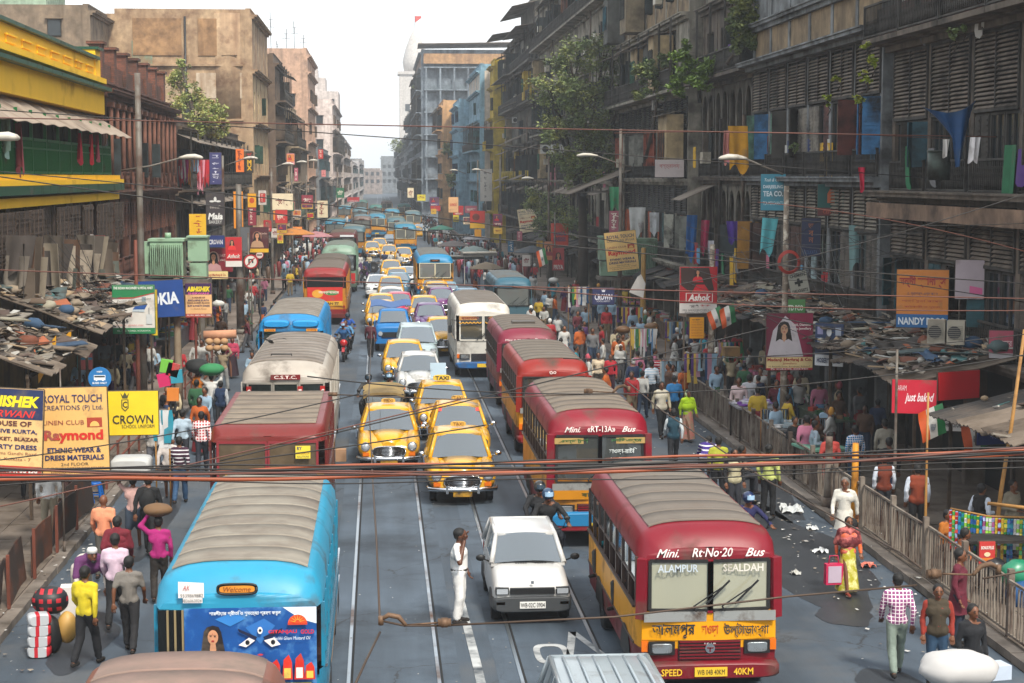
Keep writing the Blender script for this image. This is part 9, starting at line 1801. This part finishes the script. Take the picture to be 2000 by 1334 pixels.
def bracket(label,px,py,Y,s,flip=1,wpx=None):
 c=P(px,py,Y);t=thing('wire_bracket',label,'bracket',c);m=MB();m.tube([(0,0,.02*s),(flip*.14*s,0,.1*s),(flip*.32*s,0,.06*s),(flip*.42*s,0,-.06*s),(flip*.46*s,0,-.1*s)],[.035*s,.05*s,.05*s,.035*s,.03*s],8);m.cyl((0,0,0),.05*s,.16*s,10);ob('arm',m,BRZ,t);m=MB();m.cyl((flip*1.15*s,0,-.06*s),.075*s,.24*s,12,axis='x');m.cyl((flip*1.15*s,0,-.06*s),.09*s,.12*s,12,axis='x');ob('insulator',m,BRZ,t);m=MB();m.tube([(flip*.46*s,0,-.09*s),(flip*1.03*s,0,-.06*s)],.018*s,5);ob('tie_rod',m,BRZ,t)
bracket('brown trolley wire bracket hanging over the tram track in front',744,1212,15.5,.5);bracket('trolley wire bracket over the roof of the second minibus',1228,760,30,.62,-1);bracket('trolley wire bracket before the goods bags at the right',1950,1112,16,.55,-1)
c=P(650,770,30);m=MB();m.cyl((0,0,0),.035,.16,10,axis='x');tag(ob('insulator',m,BRZ,loc=c),'small dark insulator on the span wire above the red bus','insulator')
# red cable coil on the pole
m=MB();c=P(1541,512,49.7)
for k in range(4):R0=.26+.02*k;m.tube([(R0*math.cos(a_),.02*k-.05,R0*math.sin(a_)*1.05)for a_ in[2*math.pi*j/28 for j in range(29)]],.016,6)
tag(ob('cable_coil',m,mat('red_cable','#a02c20',.5),loc=c),'coil of red cable hung on the mottled street pole','cable coil')
r=random.Random(9)
for i in range(22):
 a=P(1300+r.random()*350,430+r.random()*150,56-r.random()*5);b=P(1600+r.random()*420,400+r.random()*300,46-r.random()*6);cable(f'thin {"black" if i%2 else "dark"} cable of the tangle before the right shop fronts',a,b,.008,CBL,r.uniform(.1,.9),14)['group']='tangled cables before the right shop fronts'
r=random.Random(19)
for i in range(12):a=P(60+r.random()*120,450+r.random()*60,52);b=P(180+r.random()*90,560+r.random()*120,54-r.random()*4);cable('thin dark cable of the tangle over the left junk roofs',a,b,.009,CBL,r.uniform(-.2,.4),10)['group']='tangled cables over the left junk roofs'
# a crow in flight over the CSTC bus
c=P(528,668,45);t=thing('crow','black crow gliding over the roof of the CSTC bus','bird',c);FE=mat('feathers','#0b0b0d',.6);m=MB();m.tube([(-.16,0,.05),(-.05,0,.03),(.06,0,0),(.16,0,-.03),(.26,0,-.05)],[.012,.045,.05,.03,.012],8)
for sy in(-1,1):m.loft([[(x-.05*f+.12*f*0,sy*(.03+.42*f)*1.,.03+.08*math.sin(f*2.4))for x in(-.09*(1-f*.7),.09*(1-f*.5),.1*(1-f*.5),-.08*(1-f*.7))]for f in(0,.4,.75,1)])
ob('body',m,FE,t,rz=1.3)
# ---------------------------------------------------------------- haze
m=MB();m.box((0,1200,24),(1900,2760,54));hz=ob('haze',m,kind='stuff',mats=bpy.data.materials.new('haze_air'));HM=hz.data.materials[0];HM.use_nodes=True;n=HM.node_tree;n.nodes.clear();o_=n.nodes.new('ShaderNodeOutputMaterial');v_=n.nodes.new('ShaderNodeVolumePrincipled');v_.inputs['Color'].default_value=(.88,.94,1,1);v_.inputs['Density'].default_value=.00052;v_.inputs['Anisotropy'].default_value=.2;n.links.new(v_.outputs[0],o_.inputs['Volume'])
tag(hz,'pale blue air haze filling the street','haze')
flush_text()
# labels that look-alikes still share get their rank in depth along the street
_by={}
for o in COL.objects:
 if o.get('group')and o.get('label'):_by.setdefault(o['label'],[]).append(o)
for lab,os_ in _by.items():
 n=len(os_)
 if 1<n<=5 and 'cable' not in lab:
  os_.sort(key=lambda o:(round(o.location.y,1),o.location.x));same=os_[-1].location.y-os_[0].location.y<.3
  w=(['left','right']if n==2 else['first','second','third','fourth','fifth'][:n])if same else(['nearer','farther']if n==2 else['nearest','second nearest','third nearest','fourth nearest'][:n-1]+['farthest'])
  for o,x in zip(os_,w):o['label']=lab+', '+x
